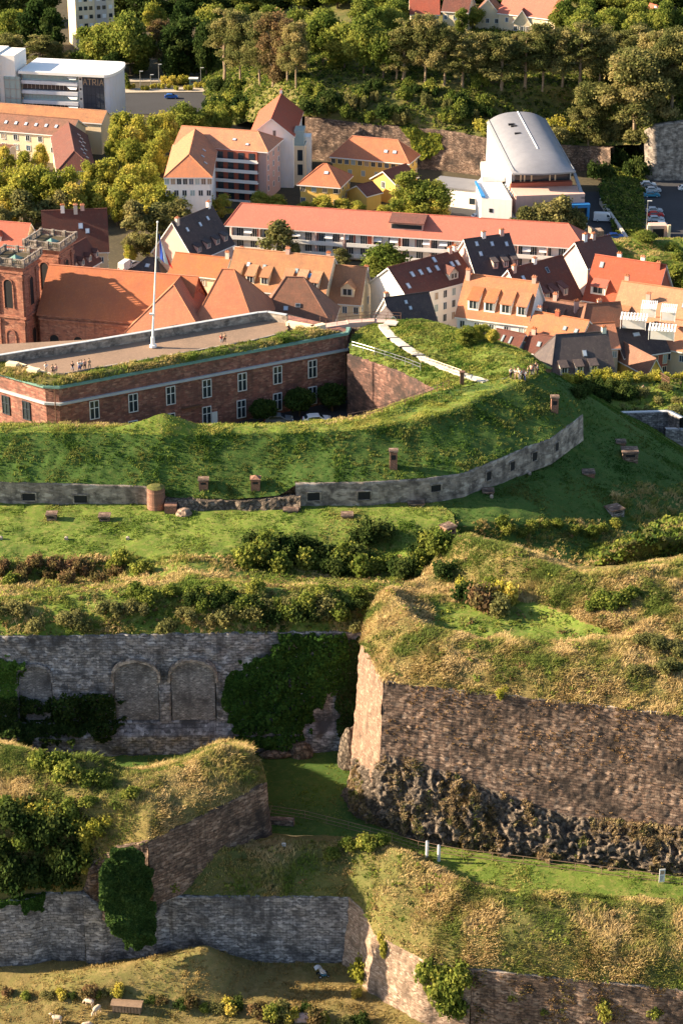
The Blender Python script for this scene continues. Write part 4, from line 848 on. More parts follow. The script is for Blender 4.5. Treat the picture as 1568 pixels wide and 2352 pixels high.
# ------------------------------------------------------------------ houses
HG = 'tiled houses of the old town'
def house(name, label, A, B, ze, w, rh, wm, rm, zb=-15.3, axis='x', h0=0, h1=0, ov=.45, wins=(), dorm=(), sky=(), chim=(), group=None, cat='house', frame='white', trim='white', flat=False, rdz=None):
    a, b = G(A[0], A[1], ze), G(B[0], B[1], ze); ex = (b - a); ex.z = 0; Ln = ex.length; ex.normalize(); ey = Vector((-ex.y, ex.x, 0))
    if axis == 'y': org, dx, Lc, wc = b, ey, w, Ln
    else: org, dx, Lc, wc = a, ex, Ln, w
    rz = math.atan2(dx.y, dx.x)
    r = empty(name, (org.x, org.y, zb), rz, label, cat, group)
    H = ze - zb; m = rh / (wc / 2)
    # walls
    mb = MB(); x0, x1, y0, y1 = ov, Lc - ov, ov, wc - ov; zt = H + m * ov - .12
    vs = [(x0, y0, 0), (x1, y0, 0), (x1, y1, 0), (x0, y1, 0), (x0, y0, zt), (x1, y0, zt), (x1, y1, zt), (x0, y1, zt)]
    fs = [(0, 1, 5, 4), (2, 3, 7, 6)]
    if flat: fs += [(1, 2, 6, 5), (3, 0, 4, 7), (4, 5, 6, 7)]
    else:
        vs += [(x0, wc / 2, H + rh - .3), (x1, wc / 2, H + rh - .3)]
        fs += [(3, 0, 4, 8, 7)] if not h0 else [(3, 0, 4, 7)]
        fs += [(1, 2, 6, 9, 5)] if not h1 else [(1, 2, 6, 5)]
    mb.mesh(vs, fs); mb.build('wall', wm, r)
    # roof
    mb = MB()
    if flat:
        mb.box(0, 0, H, Lc, wc, H + .5)
        mb.build('roof', rm, r)
    else:
        V = [(0, 0, H), (Lc, 0, H), (Lc, wc, H), (0, wc, H), (h0, wc / 2, H + rh), (Lc - h1, wc / 2, H + rh)]
        Fs = [(0, 1, 5, 4), (2, 3, 4, 5)]
        if h0: Fs.append((3, 0, 4))
        if h1: Fs.append((1, 2, 5))
        mb.thick(V, Fs, .28, 0, 1); rf = mb.build('roof', [rm, trim], r)
        mb = MB(); mb.bar((h0 * .98, wc / 2, H + rh + .02), (Lc - h1 * .98, wc / 2, H + rh + .02), .16, n=6)
        if h0:
            for yy in (0, wc): mb.bar((h0, wc / 2, H + rh + .02), (.05, yy, H + .03), .13, n=5)
        if h1:
            for yy in (0, wc): mb.bar((Lc - h1, wc / 2, H + rh + .02), (Lc - .05, yy, H + .03), .13, n=5)
        mb.build('ridge_tiles', rm, rf)
    X_, Y_, Z_ = Vector((1, 0, 0)), Vector((0, 1, 0)), Vector((0, 0, 1))
    fc = {'f': (Vector((0, y0, 0)), X_, -Y_, Lc), 'b': (Vector((Lc, y1, 0)), -X_, Y_, Lc), 'l': (Vector((x0, wc, 0)), -Y_, -X_, wc), 'r': (Vector((x1, 0, 0)), Y_, X_, wc)}
    if axis == 'y': fc = {'f': fc['l'], 'r': fc['f'], 'l': fc['b'], 'b': fc['r']}
    for wn in wins:
        face, zs, n, ww, wh = wn[:5]; u0, u1 = wn[5:7] if len(wn) > 6 else (0, 1); gm = wn[7] if len(wn) > 7 else 'glass'
        o, t, nn, ln = fc[face]
        for zz in zs:
            for k in range(n):
                s = ln * (u0 + (u1 - u0) * (k + .5) / n)
                z = zz if zz > 0 else H + zz
                c = o + t * s + Z_ * z
                b_ = MB(); b_.obox(c + nn * .015, t * (ww / 2), nn * .03, Z_ * wh / 2, 1)
                for sx in (-1, 1): b_.obox(c + t * sx * (ww / 2 + .05) + nn * .03, t * .07, nn * .06, Z_ * (wh / 2 + .1), 0)
                b_.obox(c + Z_ * (wh / 2 + .05) + nn * .03, t * (ww / 2 - .02), nn * .06, Z_ * .05, 0)
                b_.obox(c - Z_ * (wh / 2 + .05) + nn * .06, t * (ww / 2 - .02), nn * .1, Z_ * .05, 0)
                b_.obox(c + nn * .03, t * .035, nn * .035, Z_ * (wh / 2), 0)
                b_.build('window', [frame, random.choice([gm, gm, gm, 'glass_pale', 'glass_blue', 'c_tan'])], r)
    for d in dorm:
        x, dw, yy, dh, p = d[:5]; kind = d[5] if len(d) > 5 else 'shed'; wl = d[6] if len(d) > 6 else wm
        z0 = H + m * yy; z1 = z0 + dh; b_ = MB()
        if kind == 'shed':
            ye = yy + dh / (m - p); ze_ = z1 + p * (ye - yy)
            b_.mesh([(x - dw / 2, yy, z0 - .2), (x + dw / 2, yy, z0 - .2), (x + dw / 2, yy, z1), (x - dw / 2, yy, z1), (x - dw / 2, ye, ze_), (x + dw / 2, ye, ze_)],
                    [(0, 1, 2, 3), (0, 3, 4), (1, 5, 2)], 0)
            q = b_.build('dormer', [wl], r)
            b_ = MB(); b_.thick([(x - dw / 2 - .15, yy - .3, z1 - .3 * p + .15), (x + dw / 2 + .15, yy - .3, z1 - .3 * p + .15), (x + dw / 2 + .15, ye + .1, ze_ + .16), (x - dw / 2 - .15, ye + .1, ze_ + .16)], [(0, 1, 2, 3)], .16, 0)
            b_.build('dormer_roof', rm, q)
        else:
            gh = dw * .45; ye = yy + dh / m; yr = yy + (dh + gh) / m
            b_.mesh([(x - dw / 2, yy, z0 - .2), (x + dw / 2, yy, z0 - .2), (x + dw / 2, yy, z1), (x, yy, z1 + gh), (x - dw / 2, yy, z1), (x - dw / 2, ye, z1), (x + dw / 2, ye, z1)],
                    [(0, 1, 2, 3, 4), (0, 4, 5), (1, 6, 2)], 0)
            q = b_.build('dormer', [wl], r)
            b_ = MB(); e = .2
            b_.thick([(x - dw / 2 - e, yy - .25, z1 - e * .9 + .12), (x, yy - .25, z1 + gh + .12), (x, yr, z1 + gh + .12), (x - dw / 2 - e, ye - e, z1 - e * .9 + .12), (x + dw / 2 + e, yy - .25, z1 - e * .9 + .12), (x + dw / 2 + e, ye - e, z1 - e * .9 + .12)],
                     [(0, 1, 2, 3), (1, 4, 5, 2)], .14, 0)
            b_.build('dormer_roof', rm, q)
        b_ = MB(); b_.box(x - dw * .32, yy - .06, z0 + dh * .2, x + dw * .32, yy + .02, z1 - dh * .12, 1)
        for sx in (-.34, 0, .34): b_.box(x + dw * sx - .05, yy - .09, z0 + dh * .2, x + dw * sx + .05, yy - .061, z1 - dh * .12, 0)
        b_.build('window', [frame, 'glass'], q)
    for s in sky:
        x, fr, sw, sh = s[:4]; side = s[4] if len(s) > 4 else 'f'; gm = s[5] if len(s) > 5 else 'skylight'
        ln = math.hypot(1, m); sy = Vector((0, 1, m)) / ln; n_ = Vector((0, -m, 1)) / ln; c = Vector((x, wc / 2 * fr, H + rh * fr))
        if side == 'b': sy.y *= -1; n_.y *= -1; c.y = wc - c.y
        b_ = MB(); b_.obox(c + n_ * .05, X_ * sw / 2, sy * sh / 2, n_ * .12, 0); b_.obox(c + n_ * .18, X_ * (sw / 2 - .12), sy * (sh / 2 - .12), n_ * .012, 1)
        b_.build('skylight', ['galv', gm], r)
    for c_ in chim:
        x, y, hh = c_[:3]; cm = c_[3] if len(c_) > 3 else 'w_pink'
        zz = H + rh * (1 - abs(y - wc / 2) / (wc / 2)) if not flat else H
        b_ = MB(); b_.box(x - .45, y - .35, zz - .6, x + .45, y + .35, zz + hh); q = b_.build('chimney', cm, r)
        b_ = MB(); b_.box(x - .55, y - .45, zz + hh + .002, x + .55, y + .45, zz + hh + .12)
        for sx in (-.22, .22): b_.bar((x + sx, y, zz + hh + .12), (x + sx, y, zz + hh + .45), .12, n=7)
        b_.build('chimney_pot', 'r_orange', q)
    return r, (Lc, wc, H, m)

# --- church
ch, _ = house('church_nave', 'long church nave with orange tiled roof partly in shadow behind the barracks', (84, 722), (430, 752), -1, 17, 8.2, 'sandstone_ch', 'r_church', h0=0, h1=0, wins=(), cat='church', trim='sandstone_ch', frame='dark')
def archwin(parent, x, y, z, w, h, m='dark', name='arched_window', n=(0, -1)):
    t = Vector((-n[1], n[0], 0)); nn = Vector((n[0], n[1], 0)); c = Vector((x, y, z)); pts = []
    for k in range(13): a = math.pi * k / 12; pts.append(c + t * math.cos(a) * w / 2 + Vector((0, 0, h + math.sin(a) * w / 2)))
    lo = [c + t * w / 2, c - t * w / 2]; ring = [lo[0]] + pts + [lo[1]]
    b_ = MB(); b_.poly([p + nn * .06 for p in ring][::-1], 1)
    for k in range(len(ring) - 1):
        p, q = ring[k], ring[k + 1]; d = ((p + q) / 2 - (c + Vector((0, 0, h * .6)))).normalized() * .28
        b_.mesh([p + nn * .02, q + nn * .02, q + d + nn * .02, p + d + nn * .02, p + nn * .16, q + nn * .16, q + d + nn * .16, p + d + nn * .16], [(4, 5, 6, 7), (7, 6, 2, 3), (5, 4, 0, 1)], 0)
    return b_.build(name, ['sandstone_ch', m], parent)
for x in (3.6, 8.9, 14.2, 19.5, 25): archwin(ch, x, .45, 5.6, 2.0, 3.4)
for x in (6.3, 11.6, 16.9):
    b = MB(); b.bar((x, .4, 8.2), (x, .5, 8.2), .45, n=14); b.build('round_window', 'dark', ch)
b = MB()
for x in (1.2, 6.3, 11.6, 16.9, 22.2): b.box(x - .45, .1, 0, x + .45, .45, 7.4)
b.box(.3, .05, 13.1, 30, .44, 13.5); b.build('pilasters', 'sandstone_ch', ch)
house('church_transept', 'hipped orange church roof in front of the nave beside the flagpole', (286, 764), (470, 776), -1, 17, 8.0, 'sandstone_ch', 'r_church', axis='y', h0=8.5, h1=3, cat='church', trim='sandstone_ch')
house('church_choir', 'hipped brownish church roof at the right end with two small finials', (432, 762), (592, 772), -1, 20, 10.5, 'sandstone_ch', 'r_church', h0=5, h1=7, cat='church', trim='sandstone_ch')
for u, v in ((436, 648), (461, 641)):
    pass
def church_tower(label, u, v, zt, w, rz):
    c0 = G(u, v, zt)                                      # near corner of the balcony
    r = empty('church_tower', (c0.x, c0.y, -15.3), rz, label, 'church tower', 'twin church towers')
    # local frame: near corner at origin, x to the right, y away; the body stands within
    o = .7; H = zt + 15.3
    b = MB(); b.box(o - w, o, 0, -o, w - o, H - .4); b.build('wall', 'sandstone_ch', r)
    for z0, z1, e in ((H - 11.8, H - 11.3, .25), (H - 2.0, H - 1.6, .15), (H - .95, H - .45, .3), (H - .44, H, .65)):
        b = MB(); b.box(o - w - e, o - e, z0, -o + e, w - o + e, z1); b.build('cornice', 'sandstone_ch' if e < .6 else 'concrete', r)
    b = MB(); cx = -w / 2; cy = w / 2
    for z0, z1 in ((H - 11.2, H - 2.1), (H - 23, H - 11.9)):
        for s in (-1, 1):
            x = cx + s * (w / 2 - o - .7)
            b.box(x - .55, o - .22, z0, x + .55, o, z1); b.box(-o, (cy + s * (w / 2 - o - .7)) - .55, z0, -o + .22, (cy + s * (w / 2 - o - .7)) + .55, z1)
            b.box(o - w - .22, (cy + s * (w / 2 - o - .7)) - .55, z0, o - w, (cy + s * (w / 2 - o - .7)) + .55, z1)
            for q in range(3):
                b.box(x - .75, o - .32 - .06 * q, z1 - 1.2 + q * .3, x + .75, o, z1 - .95 + q * .3)
                b.box(-o, (cy + s * (w / 2 - o - .7)) - .75, z1 - 1.2 + q * .3, -o + .32 + .06 * q, (cy + s * (w / 2 - o - .7)) + .75, z1 - .95 + q * .3)
    b.build('pilasters', 'sandstone_ch', r)
    for z0, h in ((H - 9.6, 5.2), (H - 21, 5.5)):
        archwin(r, cx, o, z0, 1.9, h, 'sandstone' if z0 < H - 12 else 'dark', n=(0, -1)); archwin(r, -o, cy, z0, 1.7, h, 'dark', n=(1, 0)); archwin(r, o - w, cy, z0, 1.7, h, 'sandstone', n=(-1, 0))
    # balustrade
    b = MB(); wi = w
    P = [(-w + .1, .1), (-.1, .1), (-.1, w - .1), (-w + .1, w - .1)]
    for k in range(4):
        a, c = Vector((*P[k], H)), Vector((*P[(k + 1) % 4], H)); t = (c - a).normalized(); n_ = Vector((t.y, -t.x, 0)); ln = (c - a).length
        b.obox((a + c) / 2 + Vector((0, 0, 1.25)), t * ln / 2, n_ * .16, Vector((0, 0, .11)))
        b.obox((a + c) / 2 + Vector((0, 0, .12)), t * ln / 2, n_ * .16, Vector((0, 0, .11)))
        for q in range(int(ln / .42)):
            p = a + t * (.3 + q * .42); b.bar(p + Vector((0, 0, .2)), p + Vector((0, 0, 1.16)), .1, n=5)
        for q in (0, .33, .66): p = a.lerp(c, q); b.box(p.x - .3, p.y - .3, H, p.x + .3, p.y + .3, H + 1.45)
    b.build('balustrade', 'w_cream' if False else 'concrete', r)
    b = MB(); b.box(-w + .4, .4, H, -.4, w - .4, H + .06); b.build('platform', 'earth', r)
    b = MB(); b.mesh([(-w * .62, w * .35, H + .1), (-w * .36, w * .3, H + .1), (-w * .3, w * .62, H + .1), (-w * .6, w * .66, H + .1), (-w * .47, w * .5, H + .9)], [(0, 1, 4), (1, 2, 4), (2, 3, 4), (3, 0, 4)]); b.build('hatch', 'copper', r)
    return r
church_tower('front church tower of red sandstone with balustrade at the left edge', 55, 612, 10.7, 8.4, -.32)
church_tower('rear church tower of red sandstone with balustrade behind the nave', 138, 573, 10.2, 8.4, -.32)
# --- old town
house('town_house', 'red roofed house at the left edge behind the church towers', (-90, 561), (56, 573), -5, 10, 4.8, 'w_cream', 'r_red', dorm=[(4, 1.6, 1.2, 1.3, .1, 'gable', 'w_white'), (9, 1.6, 1.2, 1.3, .1, 'gable', 'w_white')], group=HG)
house('town_house', 'very steep dark red roof with cream gable end left of the trees', (100, 585), (252, 579), -5.5, 10.5, 9, 'w_cream', 'r_dark', wins=[('r', [-1.6, -4.6, -7.6], 3, .9, 1.4), ('f', [-2], 4, .9, 1.4)], sky=[(9, .62, 1.1, 1.4), (10.5, .5, 1, 1.2)], chim=[(8, 5, 1.6, 'w_grey'), (9.6, 5.4, 1.2), (5, 5.2, 1.3, 'w_white')], group=HG)
house('town_house', 'small pink house with dark mansard roof right behind the church', (168, 640), (236, 600), -6.5, 8, 5.2, 'w_pink', 'r_dark', dorm=[(3, 1.3, .8, 1.5, .1, 'gable', 'w_pink'), (6.3, 1.3, .8, 1.5, .1, 'gable', 'w_pink'), (9.6, 1.3, .8, 1.5, .1, 'gable', 'w_pink'), (13, 1.3, .8, 1.5, .1, 'gable', 'w_pink')], chim=[(2, 4, 1.4)], group=HG)
house('town_house', 'narrow cream house glimpsed between the two church towers', (75, 592), (175, 585), -7, 9, 4, 'w_cream', 'r_dark', chim=[(2, 5, 1.2, 'w_white')], group=HG)
house('town_house', 'steep black slate house with a row of skylights and dormers', (448, 602), (541, 562), -7, 13, 8.5, 'w_pink', 'r_slate', wins=[('l', [-1.5, -4], 3, .9, 1.3)], dorm=[(3.2, 1.5, 1.0, 1.5, .3), (6.8, 1.5, 1.0, 1.5, .3), (10.4, 1.5, 1.0, 1.5, .3), (13.6, 1.4, 1.0, 1.5, .3)], sky=[(3.5, .72, .8, 1.1), (8.5, .72, .8, 1.1), (12, .78, .8, 1.1)], chim=[(1.5, 6, 1.4, 'w_grey'), (14.5, 6.6, 1.5, 'w_white')], group=HG)
house('town_house', 'small brown gabled house left of the black slate roof', (398, 570), (436, 576), -6.5, 7, 4, 'w_cream', 'r_brown', group=HG)
house('town_house', 'low orange roof between the flagpole and the slate house', (385, 628), (513, 642), -8.5, 10, 3.6, 'w_cream', 'r_orange', wins=[('f', [-1.4], 4, .9, 1.2)], chim=[(1, 8, 1.5, 'r_orange'), (2.4, 8.6, 1.5, 'r_orange'), (13, 5, 1.4, 'w_grey')], group=HG)
house('town_house', 'small dark hipped roof with a skylight right of the flagpole', (296, 625), (372, 634), -11, 8, 2.8, 'w_grey', 'r_slate', h0=3, h1=3, sky=[(4, .5, 1.1, 1.1)], group=HG)
house('town_house', 'broad tan roof with two rows of shed dormers in mid town', (516, 662), (746, 686), -6, 14, 7.4, 'w_cream', 'r_tan', wins=[('f', [-1.6, -4.4], 8, .9, 1.5)], dorm=[(2.2, 2.0, 1.2, 1.9, .45), (5.6, 2.0, 1.2, 1.9, .45), (9.0, 2.0, 1.2, 1.9, .45), (14.2, 2.0, 1.2, 1.9, .45), (17.4, 2.0, 1.2, 1.9, .45), (20.6, 2.0, 1.2, 1.9, .45)], sky=[(4.2, .62, .8, 1.1), (8, .6, .8, 1.1, 'f', 'glass_pale'), (15.6, .58, .8, 1.2, 'f', 'glass_pale'), (18.9, .5, .8, 1.2, 'f', 'blue')], chim=[(.9, 9, 1.5), (12.6, 7, 1), (22, 7.4, 1.2)], group=HG)
house('town_house', 'narrow cream house with one large gabled dormer beside the white gable', (752, 696), (829, 702), -8, 12, 7, 'w_cream', 'r_tan', wins=[('f', [-1.4], 3, 1, 1.5), ('r', [-1.6], 2, .9, 1.4)], dorm=[(4.2, 3.0, 1.2, 2.0, .1, 'gable', 'w_cream')], chim=[(7, 8, 1.8, 'w_white')], group=HG)
house('town_house', 'dark brown hipped roof right behind the barracks terrace', (583, 745), (765, 752), -4, 13, 8.6, 'w_grey', 'r_brown', h0=6, h1=7, sky=[(6.5, .35, 1, 1), (9, .42, 1.1, .9, 'f', 'glass')], group=HG)
house('town_house', 'long dark red roof with white skylights and a white gable end', (934, 684), (1094, 642), -5, 13.5, 5.2, 'w_white', 'r_dark', wins=[('f', [-1.6, -4.4, -7.2], 8, .95, 1.6), ('l', [-1.4], 1, 1.2, 1.2)], dorm=[(14.6, 2.6, 1.2, 1.5, .2, 'gable', 'w_grey')], sky=[(2.2, .32, .9, 1.5), (5, .62, .9, 1.5), (7.4, .62, .9, 1.5), (9.8, .62, .9, 1.5), (12.2, .62, .9, 1.5), (12.8, .88, .9, 1.5), (16.6, .62, .9, 1.5), (18.2, .62, .9, 1.5)], chim=[(18, 6.6, 1.2), (19.6, 6.8, 1.2, 'w_white')], group=HG)
house('town_house', 'very dark steep roof joined to the white gabled house', (1094, 643), (1200, 628), -4.5, 14, 7.4, 'w_pink', 'r_slate', wins=[('f', [-1.4, -4], 5, .9, 1.5)], dorm=[(5.4, 1.2, 1.4, 1.6, .3), (8.0, 1.2, 1.4, 1.6, .3), (10.4, 1.2, 1.4, 1.6, .3)], sky=[(3, .6, .8, 1.2), (2.8, .85, .8, 1.2), (6.5, .8, .8, 1.2), (10, .75, .8, 1.2)], chim=[(5, 7, 1.2, 'w_white'), (9.6, 7, 1.2, 'w_pink')], group=HG)
house('town_house', 'steep dark slate roof just behind the footbridge', (905, 765), (1009, 750), -5, 11, 6, 'w_grey', 'r_slate', sky=[(4.6, .8, .7, .9), (5.2, .62, .7, .9)], chim=[(.8, 6, 1.4, 'w_pink')], group=HG)
house('town_house', 'small dark gable wall tucked beside the footbridge', (880, 752), (925, 748), -3, 6, 2.4, 'w_grey', 'r_slate', axis='y', group=HG)
house('town_house', 'bright orange roof with four white fronted shed dormers', (1043, 728), (1212, 750), -4, 14, 7.6, 'w_white', 'r_orange', wins=[('f', [-1.6], 5, 1, 1.6)], dorm=[(3.6, 2.4, 1.4, 2.3, .45, 'shed', 'w_white'), (7.2, 2.4, 1.4, 2.3, .45, 'shed', 'w_white'), (10.8, 2.4, 1.4, 2.3, .45, 'shed', 'w_white'), (14.3, 2.2, 1.4, 2.3, .45, 'shed', 'w_white')], chim=[(.8, 6.2, 2.0), (15.2, 7, 1)], group=HG)
house('town_house', 'dark red courtyard wing with four narrow dormers below its ridge', (1216, 724), (1342, 688), -6.5, 15, 8.4, 'w_pink', 'r_dark', wins=[('f', [-1.3], 6, .9, 1.4)], dorm=[(3.2, 1.3, 1.4, 1.8, .35), (6.4, 1.3, 1.4, 1.8, .35), (9.2, 1.3, 1.4, 1.8, .35), (12.0, 1.3, 1.4, 1.8, .35)], sky=[(10.4, .78, .8, 1.4, 'f', 'glass'), (3, .75, .9, 1.2)], chim=[(1.5, 7, 1.3, 'w_pink'), (8, 7.5, 1, 'w_white')], group=HG)
house('town_house', 'tall orange and red hipped wing with gabled red end wall', (1335, 690), (1500, 716), -6.5, 14, 8.6, 'w_red', 'r_red', dorm=[(10.4, 1.8, 1.2, 1.8, .45), (13.2, 1.8, 1.2, 1.8, .45), (3.2, 3.4, 1.2, 1.9, .4, 'shed', 'w_white')], sky=[(2.2, .8, .9, 1.4, 'f', 'glass_pale')], chim=[(5.5, 7.6, 1.6, 'w_white'), (11, 7.4, 1.4, 'w_white'), (15, 6.4, 1.2, 'w_red')], group=HG)
house('town_house', 'dark gable peeking above the courtyard wing ridge', (1348, 618), (1430, 600), -6, 10, 5, 'w_pink', 'r_dark', axis='x', chim=[(3, 5, 1.5, 'w_white'), (5.5, 5, 1.2, 'w_pink')], group=HG)
house('town_house', 'orange roofed house with two slatted white terrace awnings', (1398, 733), (1650, 770), -6.5, 15, 6.4, 'w_cream', 'r_tan', wins=[('f', [-1.8], 9, .9, 1.5)], dorm=[(2.8, 2.0, 1.0, 1.2, .2)], sky=[(15, .6, .8, 1.3), (17.5, .5, .8, 1.3)], chim=[(1.0, 8, 1.6, 'w_pink'), (7.2, 4, 2.2, 'w_pink')], group=HG)
for u, v, lb in ((1455, 727, 'slatted white awning on the left of the orange terrace roof'), (1520, 752, 'slatted white awning nearest the right edge on the orange roof'), (1490, 700, 'upper slatted white awning near the ridge of the orange roof'), (1535, 708, 'second upper slatted white awning near the ridge at right')):
    p = G(u, v, -1.2 if v > 715 else .6); big = v > 715; r = empty('terrace_awning', p, -.22, lb, 'awning', 'slatted awnings on the terrace roof')
    b = MB(); W2, D2 = (2.6, 1.5) if big else (1.5, 1.9)
    for k in range(9): x = -W2 + 2 * W2 * k / 8; b.obox((x, 0, .0), (.17 if big else .1, 0, 0), (0, D2, .32), (0, 0, .03))
    b.build('slats', 'white', r)
    b = MB()
    for sy in (-1, 1): b.obox((0, sy * D2 * .9, sy * .29 - .08), (W2, 0, 0), (0, .06, 0), (0, 0, .05))
    for sx in (-1, 1): b.bar((sx * W2, -D2 * .9, -2.4), (sx * W2, -D2 * .9, -.35), .06)
    b.build('frame', 'white', r)
    b = MB(); b.box(-W2 * .9, -D2 * .2, -2.6, W2 * .9, D2, -.5); b.build('glazed_front', 'w_white', r)
house('town_house', 'brown gabled roofs with triangular dormers in front of the red courtyard', (1213, 738), (1330, 756), -6, 9, 4.2, 'w_cream', 'r_brown', dorm=[(2, 2.4, .8, 1.6, .2, 'shed'), (6, 2.4, .8, 1.6, .2, 'shed'), (9.4, 1.8, .8, 1.6, .2, 'shed')], chim=[(4.2, 4.5, 1.2), (.8, 5, 1)], group=HG)
house('town_house', 'dark brown roof beside a tall pink chimney at right', (1330, 776), (1440, 768), -6, 11, 5.4, 'w_grey', 'r_brown', chim=[(1.6, 8, 2.4, 'w_pink'), (6, 6, 1)], h0=3, group=HG)
house('town_house', 'wide low orange roof with two green skylights', (1196, 783), (1322, 806), -6, 13, 4.6, 'w_cream', 'r_orange', wins=[('f', [-1.5], 5, .9, 1.3)], sky=[(8, .62, .8, 1.1, 'f', 'glass_pale'), (10.6, .6, .8, 1.1, 'f', 'glass_pale')], chim=[(5.2, 6.5, .9, 'w_red'), (.8, 7, 1.2, 'w_white')], group=HG)
house('town_house', 'smaller orange roof right of the wide one with skylights', (1325, 806), (1425, 800), -6.4, 11, 3.8, 'w_cream', 'r_orange', wins=[('f', [-1.4], 4, .9, 1.3)], group=HG)
house('town_house', 'little dark glazed roof beside the orange bushes', (1120, 792), (1188, 806), -7, 7, 2.6, 'w_white', 'r_dark', sky=[(2.5, .5, .5, 1.8, 'f', 'glass_pale'), (4.3, .5, .5, 1.8, 'f', 'glass_pale')], group=HG)
house('town_house', 'small white gabled house with dark roof left of the slate hall', (1198, 808), (1262, 820), -7.5, 7, 3.2, 'w_white', 'r_dark', sky=[(3, .5, .8, 1.2, 'f', 'glass_pale')], chim=[(1, 3.5, 1, 'w_pink')], group=HG)
house('town_house', 'large dark slate roof directly above the sunny hedge', (1262, 876), (1415, 865), -7, 14, 7.2, 'w_grey', 'r_slate', h0=3, dorm=[(3.2, 1.6, .9, 1.5, .3), (6.4, 1.6, .9, 1.5, .3), (9.4, 1.6, .9, 1.5, .3)], sky=[(8.2, .55, .9, 1.4)], chim=[(13, 7, 1, 'w_white')], group=HG)
house('town_house', 'dark roofed house with a row of windows in its red front wall', (1432, 824), (1540, 808), -8.5, 12, 4.6, 'w_red', 'r_slate', wins=[('f', [-1.6, -4.2], 5, .9, 1.9)], sky=[(5, .7, 1.6, 1.0)], group=HG, frame='w_cream')
house('town_house', 'small brown roof with a sunlit orange gable at lower right', (1485, 864), (1523, 856), -9.5, 16, 3.4, 'w_yellow', 'r_brown', axis='y', group=HG)
house('town_house', 'cream house with orange roof at the right edge above the hedges', (1488, 796), (1640, 822), -8.5, 10, 3.6, 'w_cream', 'r_orange', wins=[('f', [-1.6], 5, .9, 1.3)], group=HG)
house('town_house', 'cream wall and orange roof between terrace house and right edge', (1492, 772), (1640, 790), -7.5, 8, 3, 'w_cream', 'r_tan', wins=[('f', [-1.6], 4, .9, 1.3)], group=HG)
# --- the long apartment block
lb, (Lc, wc, H, m) = house('apartment_block', 'very long low apartment block with red tiled roof and white balconies', (514, 518), (1343, 572), -8.3, 12, 4.2, 'w_white', 'r_red', h0=3, h1=5, ov=1.2, cat='apartment block')
for k in range(24):
    x = 3 + k * (Lc - 6) / 24
    for zf in (H - 2.9, H - 5.6):
        kind = (k * 5 + int(zf)) % 4
        b = MB(); b.box(x, 1.02, zf + .2, x + 1.7, 1.25, zf + 2.3, 1)
        for q in (0, .56, 1.12, 1.68): b.box(x + q - .02, .98, zf + .2, x + q + .06, 1.03, zf + 2.3, 0)
        b.box(x, .98, zf + 2.3, x + 1.7, 1.1, zf + 2.4, 0); b.build('window', ['white', 'glass'], lb)
for x0, x1 in ((1.5, 10), (11, 24), (25, 33)): pass
for k in range(20):
    x = 5 + k * (Lc - 8) / 20
    if k % 5 != 4: b = MB(); b.box(x - 1.9, 1.05, H - 3.1, x - .5, 1.22, H - .6); b.build('wall_panel', 'w_red', lb)
    if k % 3 != 1: b = MB(); b.mesh([(x + .1, 1.1, H - .55), (x + 2.1, 1.1, H - .55), (x + 2.1, -.1, H - 1.5), (x + .1, -.1, H - 1.5), (x + .1, 1.1, H - .62), (x + 2.1, 1.1, H - .62), (x + 2.1, -.1, H - 1.57), (x + .1, -.1, H - 1.57)], [(0, 3, 2, 1), (4, 5, 6, 7), (2, 3, 7, 6), (0, 4, 7, 3), (1, 2, 6, 5)]); b.build('awning', 'white', lb)
for zf in (H - 3.25, H - 6.0):
    for x0, x1 in ((1.3, 30), (31, 62), (63, Lc - 1.3)):
        b = MB(); b.box(x0, -.35, zf - .1, x1, 1.19, zf + .05); b.box(x0, -.4, zf + .05, x1, -.28, zf + 1.0); b.build('balcony', 'w_white', lb)
for k in range(12): x = 2 + k * (Lc - 4) / 12; b = MB(); b.box(x - .15, -.2, 0, x + .15, 1.19, H - .3); b.build('partition_wall', 'w_pink', lb)
xd = Lc * .51; b = MB(); yd = 1.8; b.box(xd - 4, yd, H + .4, xd + 4, 5.5, H + 3.2); q = b.build('dormer', 'w_pink', lb)
b = MB(); b.box(xd - 3.7, yd - .06, H + 1.6, xd + 3.7, yd - .003, H + 2.6); b.build('window', 'glass', q)
b = MB(); b.thick([(xd - 4.4, yd - .6, H + 3.2), (xd + 4.4, yd - .6, H + 3.2), (xd + 4.4, 6, H + 4.3), (xd - 4.4, 6, H + 4.3)], [(0, 1, 2, 3)], .2); b.build('dormer_roof', 'r_dark', q)
# --- yellow houses
YG = 'yellow houses below the quarry wall'
house('yellow_house', 'yellow house with brown hipped roof nearest the quarry wall', (756, 360), (940, 377), -8.5, 10, 5.0, 'w_yellow', 'r_church', h0=5, h1=5, ov=.7, wins=[('f', [-1.2], 12, 1.1, 1.2), ('f', [-4], 6, 1, 1.4), ('r', [-1.2, -4], 3, 1, 1.2)], sky=[(15.5, .45, 1.1, 1), (18, .45, 1.1, 1)], group=YG, frame='w_cream')
house('yellow_house', 'yellow house with red pyramid roof in front of the other', (681, 424), (782, 432), -8, 12.5, 4.4, 'w_yellow', 'r_church', h0=5.5, h1=5.5, ov=.8, wins=[('f', [-1.2, -4.2], 4, 1.2, 1.2), ('r', [-1.2, -4.2], 4, 1.2, 1.2)], sky=[(7, .6, 1.2, 1, 'f')], group=YG, frame='w_cream')
house('yellow_house', 'little yellow gabled house between the two larger ones', (848, 410), (908, 424), -9.5, 10, 2.8, 'w_yellow', 'r_dark', axis='y', wins=[('f', [-1.0], 1, 1.1, 1.6), ('r', [-1.4], 3, 1, 1.2)], group=YG, frame='white')
